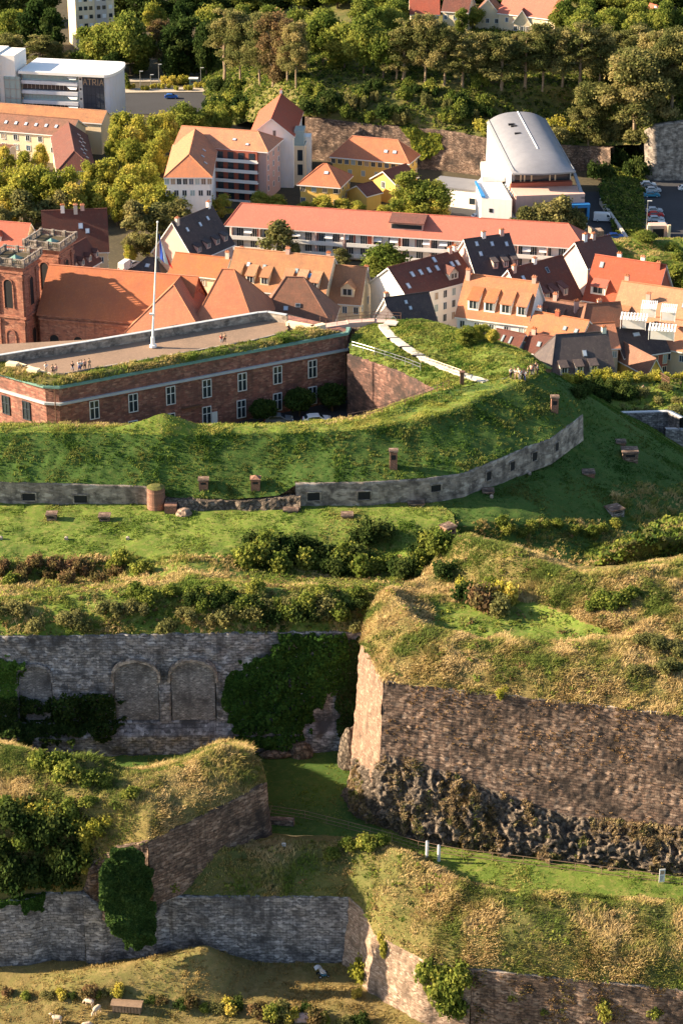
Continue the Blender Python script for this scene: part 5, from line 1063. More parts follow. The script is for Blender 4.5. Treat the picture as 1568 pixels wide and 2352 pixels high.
house('yellow_house', 'low dark roofed yellow annex behind the pyramid roof', (842, 452), (880, 442), -11, 8, 2.2, 'w_yellow', 'r_dark', group=YG)
# --- white gabled hall
wg, (Lc, wc, H, m) = house('gabled_hall', 'tall white gabled hall with orange roof and glazed bay', (570, 313), (677, 315), -1, 28, 5.0, 'w_white', 'r_red', axis='y', ov=.5, wins=[('f', [H_ for H_ in (14.8,)], 1, .8, 2.2, .5, .62)], chim=[(29, 6.5, 1.0, 'w_white')], cat='hall')
b = MB(); b.box(3, -2.4, 0, 8.5, .5, H - 3.2); q = b.build('bay', 'w_cream', wg)
b = MB(); b.box(3.2, -2.2, H - 3.2, 8.3, .5, H + 1.0); b.build('glazing', 'glass_pale', q)
for z in (3, 7): b = MB(); b.box(2.96, -1.8, z, 2.999, -.4, z + 3); b.build('window', 'glass', q)
b = MB(); b.box(2.9, -2.5, H - 3.4, 8.6, -2.405, H - 3.0); b.box(8, -3.5, 0, 12, -.0, H - 2); b.build('balcony', 'w_white', q)
# --- block with balconies
ob, (Lo, wo, Ho, mo) = house('apartment_building', 'pinkish apartment building with orange roof and stacked balconies', (398, 334), (616, 350), -1.5, 14, 3.6, 'w_pink', 'r_orange', h0=0, h1=5, ov=.8, wins=[('r', [-2, -4.8, -7.6, -10.4], 3, 1, 1.3)], sky=[(16, .5, 1, .9), (20, .3, 1, .8)], cat='apartment building')
xs = Lo * .43
b = MB(); b.box(xs + .2, -.15, 0, xs + 12, .75, Ho - .1, 0); b.build('loggia_back', 'w_red', ob)
for k in range(5):
    z = Ho - 3.1 - k * 2.75
    b = MB(); b.box(xs, -1.2, z, xs + 12.4, -.16, z + .18); b.box(xs, -1.3, z + .05, xs + 12.4, -1.2, z + .95); b.build('balcony', 'w_white', ob)
    for q in range(4): b = MB(); b.box(xs + 1 + q * 2.9, -.22, z + .4, xs + 2.6 + q * 2.9, -.151, z + 2.5); b.build('window', 'glass', ob)
b = MB(); b.box(Lo - 6.2, .2, Ho - 12.5, Lo - 3, .79, Ho - 3.4); b.build('stair_glazing', 'glass_blue', ob)
b = MB()
for q in range(6): b.box(Lo - 6.2, .14, Ho - 12.5 + q * 1.6, Lo - 3, .19, Ho - 12.4 + q * 1.6)
b.build('glazing_bars', 'w_pink', ob)
b = MB(); b.box(xs - 1.6, -1.6, 0, xs, .79, Ho - 1.5); b.build('corner_tower', 'w_white', ob)
house('apartment_building', 'white fronted wing with orange and brown hipped roof beside the balconies', (376, 408), (488, 408), -2, 32, 4.4, 'w_white', 'r_orange', axis='y', h0=6, h1=0, ov=.7, wins=[('f', [-1.2], 8, 1.1, 1.5), ('f', [-4.2], 6, 1.1, 1.4)], sky=[(8, .35, 1, 1), (12, .5, 1, 1), (18, .5, 1, 1), (3, .9, .1, .1)], cat='apartment building')
# --- left buildings
LG = 'brown roofed courtyard buildings at left'
house('courtyard_building', 'long brown roof with six skylights at the left edge', (-120, 290), (162, 314), -7, 12, 3.4, 'w_cream', 'r_brown', h1=0, wins=[('f', [-1.6, -4.4], 10, 1.2, 1.5)], sky=[(17 + k * 3.1, .5, .9, 1.3) for k in range(6)], group=LG, cat='building')
house('courtyard_building', 'wing with brown roof running towards the yellow trees', (130, 395), (221, 391), -7.5, 37, 4, 'w_cream', 'r_dark', axis='y', h0=5.5, wins=[('f', [-1.6, -4.4], 3, 1.6, 1.4), ('r', [-1.6, -4.4], 9, 1.1, 1.4)], sky=[(8 + k * 2.6, .35 + .1 * (k % 3), .8, 1.0) for k in range(9)], group=LG, cat='building')
house('courtyard_building', 'pale orange roof behind the brown one below the white office', (-120, 258), (234, 284), -6, 9, 2.6, 'w_cream', 'r_tan', group=LG, cat='building')
house('courtyard_building', 'grey corner of a house at the far left edge', (-60, 347), (14, 352), -8, 9, .8, 'w_grey', 'r_brown', group=LG, cat='building', wins=[('f', [-1.6], 4, 1, 1.3)])
# --- white office building with the dark panel
of = G(50, 166, 3); of2 = G(240, 175, 3); ex = (of2 - of); ex.z = 0; Lo = ex.length
off = empty('office_building', (of.x, of.y, -15.3), math.atan2(ex.y, ex.x), 'white office building with striped balconies, dark lettered panel and curved end', 'office building')
Ho = 18.2
b = MB(); b.box(0, .3, 0, Lo, 15, Ho); b.build('wall', 'w_white', off)
for k in range(6):
    z = Ho - 3.0 - k * 2.9
    b = MB(); b.box(0, -.9, z, Lo * .68, .3 - .002, z + 1.0); b.build('balcony', 'w_lav', off)
    b = MB(); b.box(.1, .2, z + 1.02, Lo * .68, .28, z + 2.85)
    for q in range(14): b.box(.3 + q * Lo * .68 / 14, .12, z + 1.35, .42 + q * Lo * .68 / 14, .199, z + 2.85, 1)
    b.build('glazing', ['glass_pale' if k % 2 == 0 else 'glass', 'galv'], off)
    b = MB(); b.mesh([(Lo * .52, .1, z + 2.8), (Lo * .675, .1, z + 2.8), (Lo * .675, -1.6, z + 2.0), (Lo * .60, -1.6, z + 2.0)], [(0, 3, 2, 1)]); b.mesh([(Lo * .52, .1, z + 2.74), (Lo * .675, .1, z + 2.74), (Lo * .675, -1.6, z + 1.94), (Lo * .60, -1.6, z + 1.94)], [(0, 1, 2, 3)])
    b.build('awning', 'white', off)
    b = MB(); b.bar((Lo * .705, .31, z + 1.8), (Lo * .705, .2, z + 1.8), .3, n=10); b.build('porthole', 'dark', off)
b = MB(); b.box(Lo * .735, -.2, 0, Lo * .985, .29, Ho - .3); pn = b.build('dark_panel', 'dpanel', off)
b = MB()
for k in range(1, 7): b.box(Lo * .735, -.225, k * 2.5, Lo * .985, -.201, k * 2.5 + .05)
for k in range(1, 5): x = Lo * (.735 + .05 * k); b.box(x, -.23, 0, x + .05, -.201, Ho - 2.8)
b.build('panel_joints', 'dark', pn)
def letters(txt, x0, y, z0, h, wl, gap, m, parent, th=.05):
    S = {'A': [((0, 0), (.5, 1)), ((.5, 1), (1, 0)), ((.2, .38), (.8, .38))], 'T': [((0, 1), (1, 1)), ((.5, 0), (.5, 1))], 'R': [((.08, 0), (.08, 1)), ((.08, 1), (.8, 1)), ((.8, 1), (.9, .75)), ((.9, .75), (.8, .5)), ((.8, .5), (.08, .5)), ((.4, .5), (1, 0))], 'I': [((.5, 0), (.5, 1))]}
    b_ = MB(); x = x0
    for c in txt:
        w_ = wl * (.45 if c == 'I' else 1)
        for k, (p, q) in enumerate(S[c]):
            a = Vector((x + p[0] * w_, y - k * .004, z0 + p[1] * h)); e = Vector((x + q[0] * w_, y - k * .004, z0 + q[1] * h)); t = (e - a); ln = t.length; t.normalize(); n_ = Vector((t.z, 0, -t.x))
            b_.obox((a + e) / 2, t * (ln / 2 + .05), n_ * h * .07, Vector((0, th, 0)))
        x += w_ + gap
    return b_.build('letters', m, parent)
letters('ATRIA', Lo * .745, -.27, Ho - 2.6, 1.7, 1.15, .26, 'c_tan', pn)
b = MB(); seg = 10
pr = [(Lo, -.2)] + [(Lo + .2 + 2.6 * math.sin(a) ** .7, 7.5 - 7.5 * math.cos(a)) for a in [math.pi * k / seg for k in range(1, seg)]] + [(Lo, 15)]
b.prism(pr, 0, Ho - .05); b.build('curved_end', 'w_lav', off)
b = MB(); rp = [(-.5, -1.5)] + [(Lo + .5 + 2.7 * math.sin(a), 7.2 - 8.9 * math.cos(a)) for a in [math.pi * k / seg for k in range(0, seg + 1)]] + [(-.5, 16)]
b.prism(rp, Ho + .02, Ho + .8); b.build('roof', 'white', off)
b = MB(); b.box(-6.5, -1.2, 0, -1.5, 9, Ho + 5.2); b.box(-13, -3, 0, -6.6, 9, Ho + 5.6); b.build('tower', 'w_white', off)
b = MB(); b.box(-5.0, -1.5, 0, -.02, -1.21, Ho - 1.0); q = b.build('tower_glazing', 'glass_pale', off)
b = MB()
for k in range(7): b.box(-5.0, -1.6, k * 2.7, -.1, -1.501, k * 2.7 + .2)
for x in (-5, -3.4, -1.6, -.3): b.box(x, -1.61, 0, x + .15, -1.602, Ho - 1)
b.build('glazing_bars', 'galv', q)
# --- high-rise tower block
c = G(178, 112, -15); tb = empty('tower_block', (c.x, c.y, -15.3), .33, 'tall cream and grey tower block rising out of the top edge', 'tower block')
b = MB(); b.box(0, 0, 0, 13.5, 12, 62); b.build('wall', 'w_cream', tb)
b = MB(); b.box(6.8, -.35, 0, 10.8, -.002, 62); b.build('balcony_strip', 'w_grey', tb)
for k in range(20):
    z = 1.6 + k * 2.9
    for x in (1.2, 3.0, 4.8, 7.4, 9.3, 11.6):
        b = MB(); b.box(x, -.42 if 6.8 < x < 10.5 else -.06, z, x + 1.2, -.36 if 6.8 < x < 10.5 else -.003, z + 1.3); b.build('window', 'glass' if (k + int(x)) % 3 else 'white', tb)
# --- white cultural building with a curved metal roof
a0 = G(1246, 392, -1); a1 = G(1186, 270, 3.5); ax = a1 - a0; Ld = math.hypot(ax.x, ax.y)
cb = empty('cultural_centre', (a0.x, a0.y, -15.3), math.atan2(ax.y, ax.x) - math.pi / 2, 'white cultural centre with curved grey metal roof and blue porch', 'cultural centre')
hw = 8.2; Hz = 14.3; NS = 18; rise = 2.6
def rz_(y): return Hz + 3.5 * max(0, y) / Ld
b = MB(); ys = np.linspace(-1.5, Ld, 24)
vs = []
for y in ys:
    k = min(1, max(0, (y + 1.5) / 6.5)); e = math.sin(k * math.pi / 2) ** .7
    for i in range(NS + 1):
        t = -1 + 2 * i / NS; vs.append((t * hw * (1.0), y - 1.8 * (1 - t * t) * (1 - k), rz_(y) + rise * (1 - abs(t) ** 2.6) * (.06 + .94 * e)))
fs = [(j * (NS + 1) + i, j * (NS + 1) + i + 1, (j + 1) * (NS + 1) + i + 1, (j + 1) * (NS + 1) + i) for j in range(len(ys) - 1) for i in range(NS)]
b.thick(vs, fs, .4); rf = b.build('roof', 'metal', cb, smooth=False)
for p_ in rf.data.polygons: p_.use_smooth = abs(p_.normal.z) > .3
b = MB()
for k in range(6, len(ys) - 1): b.bar((.2, ys[k], rz_(ys[k]) + rise + .04), (.2, ys[k + 1], rz_(ys[k + 1]) + rise + .04), .16, n=5)
b.build('ridge_seam', 'white', rf)
for s_ in (-1, 1):
    b = MB()
    for k in range(len(ys) - 1): b.bar((s_ * (hw - .5), ys[k], rz_(ys[k]) + rise * .22 + .05), (s_ * (hw - .5), ys[k + 1], rz_(ys[k + 1]) + rise * .22 + .05), .1, n=5)
    b.build('gutter', 'galv', rf)
for yy, xx in ((Ld * .74, -4), (Ld * .70, -3.6), (Ld * .55, -3.6)):
    b = MB(); b.box(xx, yy, rz_(yy) + rise * .86, xx + 1.6, yy + .7, rz_(yy) + rise * .95 + .25); b.build('roof_vent', 'dark', rf)
b = MB(); b.mesh([(-hw + .2, 1, 0), (hw - .2, 1, 0), (hw - .2, Ld, 0), (-hw + .2, Ld, 0), (-hw + .2, 1, Hz - 3.4), (hw - .2, 1, Hz - 3.4), (hw - .2, 1.0, Hz - 3.4), (hw - .2, Ld, rz_(Ld) - .3), (-hw + .2, Ld, rz_(Ld) - .3), (-hw + .2, 1, Hz - .3), (hw - .2, 3, Hz - .3), (-hw + .2, 3, Hz - .3), (hw - .2, 3, Hz - 3.4), (-hw + .2, 3, Hz - 3.4)],
    [(3, 0, 4, 9, 11, 8), (1, 2, 7, 10, 12, 5), (2, 3, 8, 7), (12, 10, 11, 13)]); b.build('wall', 'w_white', cb)
b = MB(); b.box(-hw + .2, -6.5, 4.2, hw + 1.5, .99, 9.8); b.build('front_block', 'w_pink', cb)
b = MB(); b.box(-hw + .19, 1.0, Hz - 6.2, hw - .2, 2.9, Hz - 3.4); b.box(-hw + 1.6, 2.5, Hz - 3.4, hw - .6, 2.98, Hz - .7, 1); b.build('loggia', ['w_red', 'glass'], cb)
for x in (-hw + 2.8, -hw + 3.8, -hw + 5.6, 2.2, 3.6): b = MB(); b.box(x, 2.35, Hz - 3.4, x + .35, 2.49, Hz - .7); b.build('window_bar', 'w_cream', cb)
b = MB(); b.box(-hw - .6, -7.5, 0, hw + 2.2, -6.51, 4.0); b.box(-hw - .6, -7.5, 0, hw + 1.4, 1, 4.19); b.build('base', 'w_white', cb)
b = MB(); b.box(hw - 4.2, -8.2, 3.4, hw + 2.4, -7.52, 3.9); b.box(hw - 4.2, -8.2, 6.6, hw + 2.6, -6.51, 7.5); b.box(hw + 1.9, -8.2, 3.9, hw + 2.5, -6.6, 6.6); b.obox((hw - 5.6, -7.4, 5.9), (2.0, 0, .95), (0, .85, 0), (-.1, 0, .35)); b.build('blue_porch', 'blue', cb)
b = MB(); b.box(hw - 3.6, -6.9, 3.95, hw + 1.8, -6.52, 6.5); b.build('porch_glazing', 'glass', cb)
b = MB(); b.mesh([(hw + .6, -6.5, 9.0), (hw + 1.5, -6.5, 9.0), (hw + .4, 3, Hz), (hw - .3, 3, Hz), (hw + .6, -6.5, 8.4), (hw + 1.5, -6.5, 8.4), (hw + .4, 3, Hz - .6), (hw - .3, 3, Hz - .6)], [(0, 1, 2, 3), (7, 6, 5, 4), (1, 5, 6, 2), (0, 3, 7, 4), (0, 4, 5, 1)]); b.build('sloping_beam', 'galv', cb)
b = MB(); b.prism([(-hw - 8.5, -5.5), (-hw - 1.2, -8.5), (-hw - .8, 14), (-hw - 4, 16), (-hw - 7.5, 8)], 0, 9.4); b.prism([(-hw - 6, 8.1), (-hw + .1, 8), (-hw + .1, 22), (-hw - 4, 22)], 9.41, 11); q = b.build('side_wing', 'w_white', cb)
b = MB(); b.prism([(-hw - 8.6, -5.6), (-hw - 7.6, -6.02), (-hw - 7.4, 7.9), (-hw - 7.9, 7.9)], 9.42, 9.9); b.build('blue_edge', 'blue', q)
for z in (3.2, 6.2):
    c0 = Vector((-hw - 8.5, -5.5, z)).lerp(Vector((-hw - 1.2, -8.5, z)), .32); t = Vector((7.3, -3, 0)).normalized(); n_ = Vector((t.y, -t.x, 0))
    b = MB(); b.obox(c0 + n_ * .03, t * .45, n_ * .05, (0, 0, .5)); b.build('window', 'dark', q)
for k in range(5): b = MB(); b.box(-hw - .75, -6 + k * 2.3, 9.41, -hw - .45, -4.6 + k * 2.3, 9.9); b.build('roof_light', 'glass_blue', q)
# flat annex left of it
A0 = G(985, 418, -9); A1 = G(1106, 432, -9); ex = A1 - A0; ex.z = 0
an = empty('flat_annex', (A0.x, A0.y, -15.3), math.atan2(ex.y, ex.x), 'low white flat roofed annex left of the cultural centre', 'annex')
b = MB(); b.box(0, 0, 0, ex.length, 9, 5.2); b.build('wall', 'w_white', an)
b = MB(); b.box(-.3, -.3, 5.2, ex.length + .3, 9.3, 5.6); b.build('roof', 'metal', an)
b = MB(); b.box(ex.length - 3.4, -.06, 1.6, ex.length - 1.8, -.003, 3.2); b.build('window', 'glass', an)
b = MB(); b.box(3, -.06, 1.6, 6, -.003, 3.0); b.build('window', 'glass', an)
# parapet wall in the car park, kiosk, ruin pillar, old gate in the hill
lw = [G(1378, 468, -15), G(1440, 560, -15)]; b = MB(); t = lw[1] - lw[0]; n_ = Vector((t.y, -t.x, 0)).normalized(); b.obox((lw[0] + lw[1]) / 2 + Vector((0, 0, .6)), t / 2, n_ * .35, (0, 0, .9)); o = b.build('boundary_wall', 'w_grey'); tag(o, 'long low pale wall between the two car parks', 'wall', None, 'thing')
p = G(1365, 585, -15); pl = empty('ruin_pillar', p, .2, 'square pale brick pillar standing alone beside the long block', 'pillar'); b = MB(); b.box(-1.6, -1.4, -.2, 1.6, 1.4, 6.4); b.mesh([(-1.6, -1.4, 6.4), (0, -1.4, 6.4), (0, 1.4, 6.4), (-1.6, 1.4, 6.4), (-1.6, -1.4, 7.1), (-1.0, -1.4, 6.9), (-1.0, 1.4, 6.9), (-1.6, 1.4, 7.1)], [(0, 1, 5, 4), (1, 2, 6, 5), (2, 3, 7, 6), (3, 0, 4, 7), (4, 5, 6, 7)]); b.build('shaft', 'pinkwall', pl)
p = G(1510, 545, -15); ks = empty('gatehouse', p, .05, 'small open gatehouse with pale pillars beside the car park', 'gatehouse')
b = MB(); b.box(-2.2, .0, -.1, 2.2, 3, 3.0); b.build('wall', 'w_pink', ks); b = MB(); b.box(-1.4, -.06, 0, 1.4, -.003, 2.2); b.build('doorway', 'dark', ks)
for s in (-1, 1): b = MB(); b.box(s * 2.6 - .35, -.8, -.1, s * 2.6 + .35, 0, 3.3); b.build('pillar', 'w_cream', ks)
# far village
VG = 'village houses among the trees at the top'
for (lab, A, B, ze, w, rh, wm, rm, ax_) in (
    ('orange roofed house half hidden by pines at the top centre', (940, 34), (1010, 34), 10, 9, 5, 'w_cream', 'r_red', 'x'),
    ('dark roofed house right of the orange one at the top edge', (1012, 26), (1075, 30), 11, 10, 5, 'w_cream', 'r_dark', 'x'),
    ('pinkish gabled house with red roof above the pines', (1088, 34), (1150, 36), 9, 10, 5, 'w_cream', 'r_brown', 'y'),
    ('red roof with four white chimneys above the pines', (1140, 30), (1275, 46), 10, 12, 5.5, 'w_cream', 'r_red', 'x'),
    ('sunlit cream gable in front of the red roof with chimneys', (1176, 52), (1218, 54), 8, 10, 4, 'w_cream', 'r_brown', 'y'),
    ('white gabled cottage near the top right corner', (1505, 52), (1545, 48), 10, 9, 4, 'w_white', 'r_red', 'y'),
    ('flat pale house behind the trees at the top left', (430, 30), (490, 34), -9, 8, 2, 'w_cream', 'r_brown', 'x'),
    ('long pale house at the very top right of the tower block', (480, 12), (560, 12), -9, 8, 2, 'w_cream', 'r_tan', 'x')):
    house('village_house', lab, A, B, ze, w, rh, wm, rm, zb=-16, axis=ax_, wins=[('f', [-1.8], 3, 1, 1.3)], chim=[(3, w * .5, 2.2, 'w_white')] if 'chimneys' not in lab else [(k, 6.2, 2.4, 'w_white') for k in (5, 7.5, 13, 15.5)], group=VG)
# rock spur beside the citadel, left of the church (it shades the nave)
# ------------------------------------------------------------------ leaves, trees and shrubs
def leaf_quads(C, nrm, size, col, jit=.9):
    n = len(C); r = RNG.normal(size=(n, 3)) * jit + nrm; r /= np.linalg.norm(r, axis=1, keepdims=True) + 1e-9
    a = np.cross(r, RNG.normal(size=(n, 3))); a /= np.linalg.norm(a, axis=1, keepdims=True) + 1e-9; b = np.cross(r, a)
    s = (size * RNG.uniform(.6, 1.3, n))[:, None]
    V = np.stack([C - a * s - b * s * .6, C + a * s * .5 - b * s, C + a * s + b * s * .6, C - a * s * .5 + b * s], 1).reshape(-1, 3)
    return V, np.arange(4 * n).reshape(-1, 4), np.repeat(col, 4, axis=0)
def crown(blobs, per, size, pal, rng=None, flat=1.0, inner=.55):
    """blobs: list of (x,y,z,r); leaf quads spread through each; pal: two or three leaf colours"""
    Cs, Ns, Ks = [], [], []
    pal = np.array(pal, float)
    for (x, y, z, r) in blobs:
        n = int(per * r * r); d = RNG.normal(size=(n, 3)); d /= np.linalg.norm(d, axis=1, keepdims=True)
        rad = r * (inner + (1 - inner) * RNG.random(n) ** .5) * (1 + .28 * RNG.normal(size=n))
        p = d * rad[:, None]; p[:, 2] *= flat
        Cs.append(p + (x, y, z)); Ns.append(d)
        base = pal[RNG.integers(len(pal))] * RNG.uniform(.85, 1.15)
        k = RNG.random(n)[:, None]; other = pal[RNG.integers(len(pal), size=n)]
        Ks.append((base * (1 - k * .5) + other * k * .5) * RNG.uniform(.75, 1.25, n)[:, None])
    return leaf_quads(np.concatenate(Cs), np.concatenate(Ns), size, np.concatenate(Ks))
def proto_tree(kind, H, W, pal, nb, per, size, trunk='bark', seed=0):
    global RNG
    RNG = np.random.default_rng(seed); rnd = random.Random(seed); blobs = []; limbs = []
    R_ = W / 2
    if kind == 'round':
        for k in range(nb):
            while True:
                x, y, z = rnd.uniform(-1, 1), rnd.uniform(-1, 1), rnd.uniform(-1, 1); q = x * x + y * y + z * z
                if .3 < q < 1: break
            zc = H * .58 + z * H * .36; k2 = 1 - .25 * max(0, z)
            blobs.append((x * R_ * .8 * k2, y * R_ * .8 * k2, zc, W * rnd.uniform(.11, .19)))
    elif kind == 'tall':
        for k in range(nb):
            t = rnd.random(); a = rnd.uniform(0, 6.28); rr = R_ * (math.sin(math.pi * (.12 + .8 * t)) ** .8) * rnd.uniform(.3, .85)
            blobs.append((math.cos(a) * rr, math.sin(a) * rr, H * (.12 + .84 * t), W * rnd.uniform(.12, .2)))
    elif kind == 'pine':
        for k in range(nb):
            t = rnd.random() ** .8; a = rnd.uniform(0, 6.28); rr = R_ * (1 - .55 * t ** 2) * rnd.uniform(.25, .95)
            z = H * (.27 + .69 * t); blobs.append((math.cos(a) * rr, math.sin(a) * rr, z, W * rnd.uniform(.09, .16)))
            if k % 3 == 0: limbs.append((math.cos(a) * rr, math.sin(a) * rr, z))
    elif kind == 'bush':
        for k in range(nb):
            a = rnd.uniform(0, 6.28); rr = R_ * math.sqrt(rnd.random()) * .8; blobs.append((math.cos(a) * rr, math.sin(a) * rr, H * (.25 + .5 * rnd.random() * (1 - rr / R_ * .6)), W * rnd.uniform(.14, .24)))
    elif kind == 'ball':
        for k in range(nb):
            d = Vector((rnd.gauss(0, 1), rnd.gauss(0, 1), rnd.gauss(0, 1))).normalized(); blobs.append((d.x * R_ * .72, d.y * R_ * .72, H - R_ * .85 + d.z * R_ * .6, W * .17))
    r = bpy.data.objects.new('tree', None)
    V, Fc, K = crown(blobs, per, size, pal, flat=.62 if kind == 'pine' else .85)
    V[:, 2] = np.maximum(V[:, 2], .02)
    cr = npmesh('crown', V, Fc, 4, 'leaf', r, K)
    tr = None
    if kind not in ('bush',):
        b = MB(); th = H * (.9 if kind == 'pine' else .72); r0 = max(.16, H * .022); n = 6; px = py = 0; pr = r0; pz = -.6
        for k in range(1, n + 1):
            z = th * k / n; x, y = px + rnd.uniform(-.02, .02) * H * .5, py + rnd.uniform(-.02, .02) * H * .5; q = r0 * (1 - .75 * k / n)
            b.bar((px, py, pz), (x, y, z), pr, n=7, r2=q); px, py, pz, pr = x, y, z, q
        for k in range(7 if kind != 'ball' else 3):
            bl = blobs[(k * 5) % len(blobs)]; z0 = min(bl[2] * .72, th * .9); b.bar((0, 0, z0), (bl[0] * .85, bl[1] * .85, bl[2]), r0 * .4, n=5, r2=.04)
        for l in limbs: b.bar((0, 0, l[2] - H * .04), l, r0 * .3, n=4, r2=.03)
        tr = b.build('trunk', trunk, r)
    for o in [cr] + ([tr] if tr else []): COL.objects.unlink(o)
    return r, [o for o in (cr, tr) if o], H, W
YG_ = [(.36, .34, .055), (.23, .25, .045), (.50, .43, .09)]
GR_ = [(.17, .21, .04), (.11, .15, .03), (.28, .29, .06)]
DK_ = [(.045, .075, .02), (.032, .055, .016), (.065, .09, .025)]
PN_ = [(.18, .18, .06), (.10, .115, .038), (.30, .26, .10)]
BR_ = [(.22, .14, .07), (.13, .10, .05), (.17, .14, .055)]
OL_ = [(.17, .17, .06), (.24, .22, .08), (.12, .13, .05)]
PROTO = {
 'yellow': [proto_tree('round', 10, 9, YG_, 40, 110, .2, seed=1), proto_tree('round', 11, 8, YG_, 38, 110, .2, seed=2), proto_tree('tall', 12, 7.5, YG_, 36, 110, .2, seed=3)],
 'green': [proto_tree('round', 11, 10, GR_, 40, 95, .22, seed=4), proto_tree('tall', 15, 9, GR_, 42, 95, .22, seed=5), proto_tree('round', 12, 9, GR_, 36, 95, .22, seed=6)],
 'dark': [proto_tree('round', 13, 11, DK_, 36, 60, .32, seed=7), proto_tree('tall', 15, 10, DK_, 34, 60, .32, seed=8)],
 'pine': [proto_tree('pine', 18, 11, PN_, 60, 110, .19, 'bark_pale', seed=9), proto_tree('pine', 19, 9, PN_, 54, 110, .19, 'bark_pale', seed=10), proto_tree('pine', 17, 12, PN_, 64, 105, .19, 'bark_pale', seed=11)],
 'brownpine': [proto_tree('pine', 17, 9, BR_, 54, 110, .19, 'bark_pale', seed=12), proto_tree('tall', 17, 8, BR_, 40, 100, .19, 'bark_pale', seed=13)],
 'olive': [proto_tree('round', 9, 8, OL_, 30, 70, .25, seed=14), proto_tree('tall', 10, 7, OL_, 28, 70, .25, seed=15)],
 'bush': [proto_tree('bush', 2.2, 3.2, GR_, 12, 260, .13, seed=16), proto_tree('bush', 2.6, 3.4, OL_, 12, 260, .13, seed=17), proto_tree('bush', 2.0, 3.6, YG_, 12, 260, .13, seed=18), proto_tree('bush', 2.4, 3.6, DK_, 12, 260, .13, seed=19), proto_tree('bush', 1.8, 3.0, BR_, 12, 260, .13, seed=20)],
 'ball': [proto_tree('ball', 4.6, 3.9, [(.05, .085, .022), (.08, .12, .03)], 34, 420, .13, seed=21)],
 'needle': [proto_tree('pine', 18, 14, PN_, 90, 110, .2, 'bark_pale', seed=22)],
}
RNG = np.random.default_rng(99)
ORD = ['leftmost', 'second', 'third', 'fourth', 'fifth', 'sixth', 'seventh', 'eighth', 'ninth', 'tenth', 'eleventh', 'twelfth', 'thirteenth', 'fourteenth', 'fifteenth', 'sixteenth', 'seventeenth', 'eighteenth', 'nineteenth', 'twentieth', 'twenty first', 'twenty second', 'twenty third', 'twenty fourth', 'twenty fifth', 'twenty sixth', 'twenty seventh', 'twenty eighth', 'twenty ninth', 'thirtieth']
def ordinal(i, n, what):
    if n == 1: return what
    if i == 0: return f'leftmost {what}'
    if i == n - 1: return f'rightmost {what}'
    return f'{ORD[i]} {what}, counted from the left'
TC = {}
def spawn(kind, name, label, cat, group, p, h, w, k=None):
    L_ = PROTO[kind]; n = TC.get(kind, 0); TC[kind] = n + 1
    r, ch, H, W = L_[(n if k is None else k) % len(L_)]
    e = empty(name, p - Vector((0, 0, .1)), random.uniform(0, 6.28), label, cat, group); e.scale = (w / W, w / W, h / H)
    for o in ch:
        c = o.copy(); COL.objects.link(c); c.parent = e
        if w < 1.2: pass
    return e
def trees(kind, what, group, lst, name='tree', cat='tree', k=None, z=None):
    """lst: (u, v_top, v_base, width) in frame units"""
    lst = sorted(lst, key=lambda t: t[0]); n = len(lst)
    for i, t in enumerate(lst):
        u, vt, vb, w = t[:4]; p = hit(u, vb) if z is None else G(u, vb, z)
        if p is None: continue
        top = HY(u, vt, p.y); h = max(.5, top.z - p.z)
        spawn(kind, name, ordinal(i, n, what), cat, group, p, h, w / ppm(p), k)
# around the left courtyard
trees('yellow', 'yellow green tree among the left courtyard buildings', 'trees of the left courtyard', [(18, 335, 425, 46), (96, 330, 402, 40), (62, 345, 430, 44), (30, 385, 480, 84), (92, 372, 495, 96), (152, 380, 500, 84), (20, 430, 520, 80), (206, 370, 470, 50), (55, 400, 505, 90), (120, 395, 505, 90), (170, 420, 515, 80), (-10, 380, 490, 70), (215, 410, 500, 60)], 'linden_tree')
trees('olive', 'grey green tree in the row above the left red roofs', 'grey green trees above the old town', [(60, 440, 530, 80), (108, 452, 528, 70), (150, 440, 520, 60), (12, 470, 540, 50), (315, 465, 560, 74), (362, 470, 556, 80), (410, 455, 540, 70), (340, 530, 600, 60), (300, 540, 605, 40)], 'linden_tree')
trees('yellow', 'sunlit yellow tree beside the white office building', 'yellow trees by the office building', [(285, 255, 380, 66), (322, 262, 385, 70), (360, 262, 370, 66), (300, 320, 420, 70), (345, 320, 420, 74), (390, 252, 350, 60), (305, 290, 400, 70), (372, 300, 400, 60), (268, 290, 400, 50)], 'linden_tree')
trees('green', 'leafy green tree below the car park near the balconies', 'green trees below the upper car park', [(425, 235, 325, 76), (478, 243, 318, 66), (512, 255, 320, 44), (455, 262, 330, 60)], 'plane_tree')
trees('yellow', 'yellow green tree in the row before the orange roofed wing', 'trees before the orange wing', [(252, 362, 470, 70), (300, 378, 480, 74), (345, 372, 470, 70), (325, 425, 520, 84), (375, 422, 520, 80), (425, 432, 515, 74), (470, 442, 505, 60), (512, 446, 500, 50), (270, 430, 520, 60), (240, 420, 510, 70), (350, 445, 525, 80), (400, 450, 515, 70), (300, 400, 500, 80), (448, 455, 512, 60)], 'linden_tree')
trees('yellow', 'small yellow green tree behind the long red roof', 'trees behind the long block', [(600, 440, 490, 56), (636, 446, 492, 50), (735, 448, 500, 60), (782, 456, 500, 56), (700, 462, 500, 40), (885, 468, 512, 44), (820, 462, 505, 44)], 'linden_tree')
trees('green', 'round green tree between the yellow houses and the white annex', 'big trees by the yellow houses', [(930, 395, 500, 90), (985, 405, 505, 110)], 'plane_tree')
trees('yellow', 'bright yellow green tree in front of the round green trees', 'bright trees behind the long block', [(950, 455, 510, 60), (1005, 450, 512, 60)], 'linden_tree')
trees('olive', 'pale yellow tree in front of the cultural centre', 'trees before the cultural centre', [(1200, 478, 545, 60), (1240, 462, 545, 70), (1285, 452, 548, 84), (1322, 475, 550, 56)], 'plane_tree')
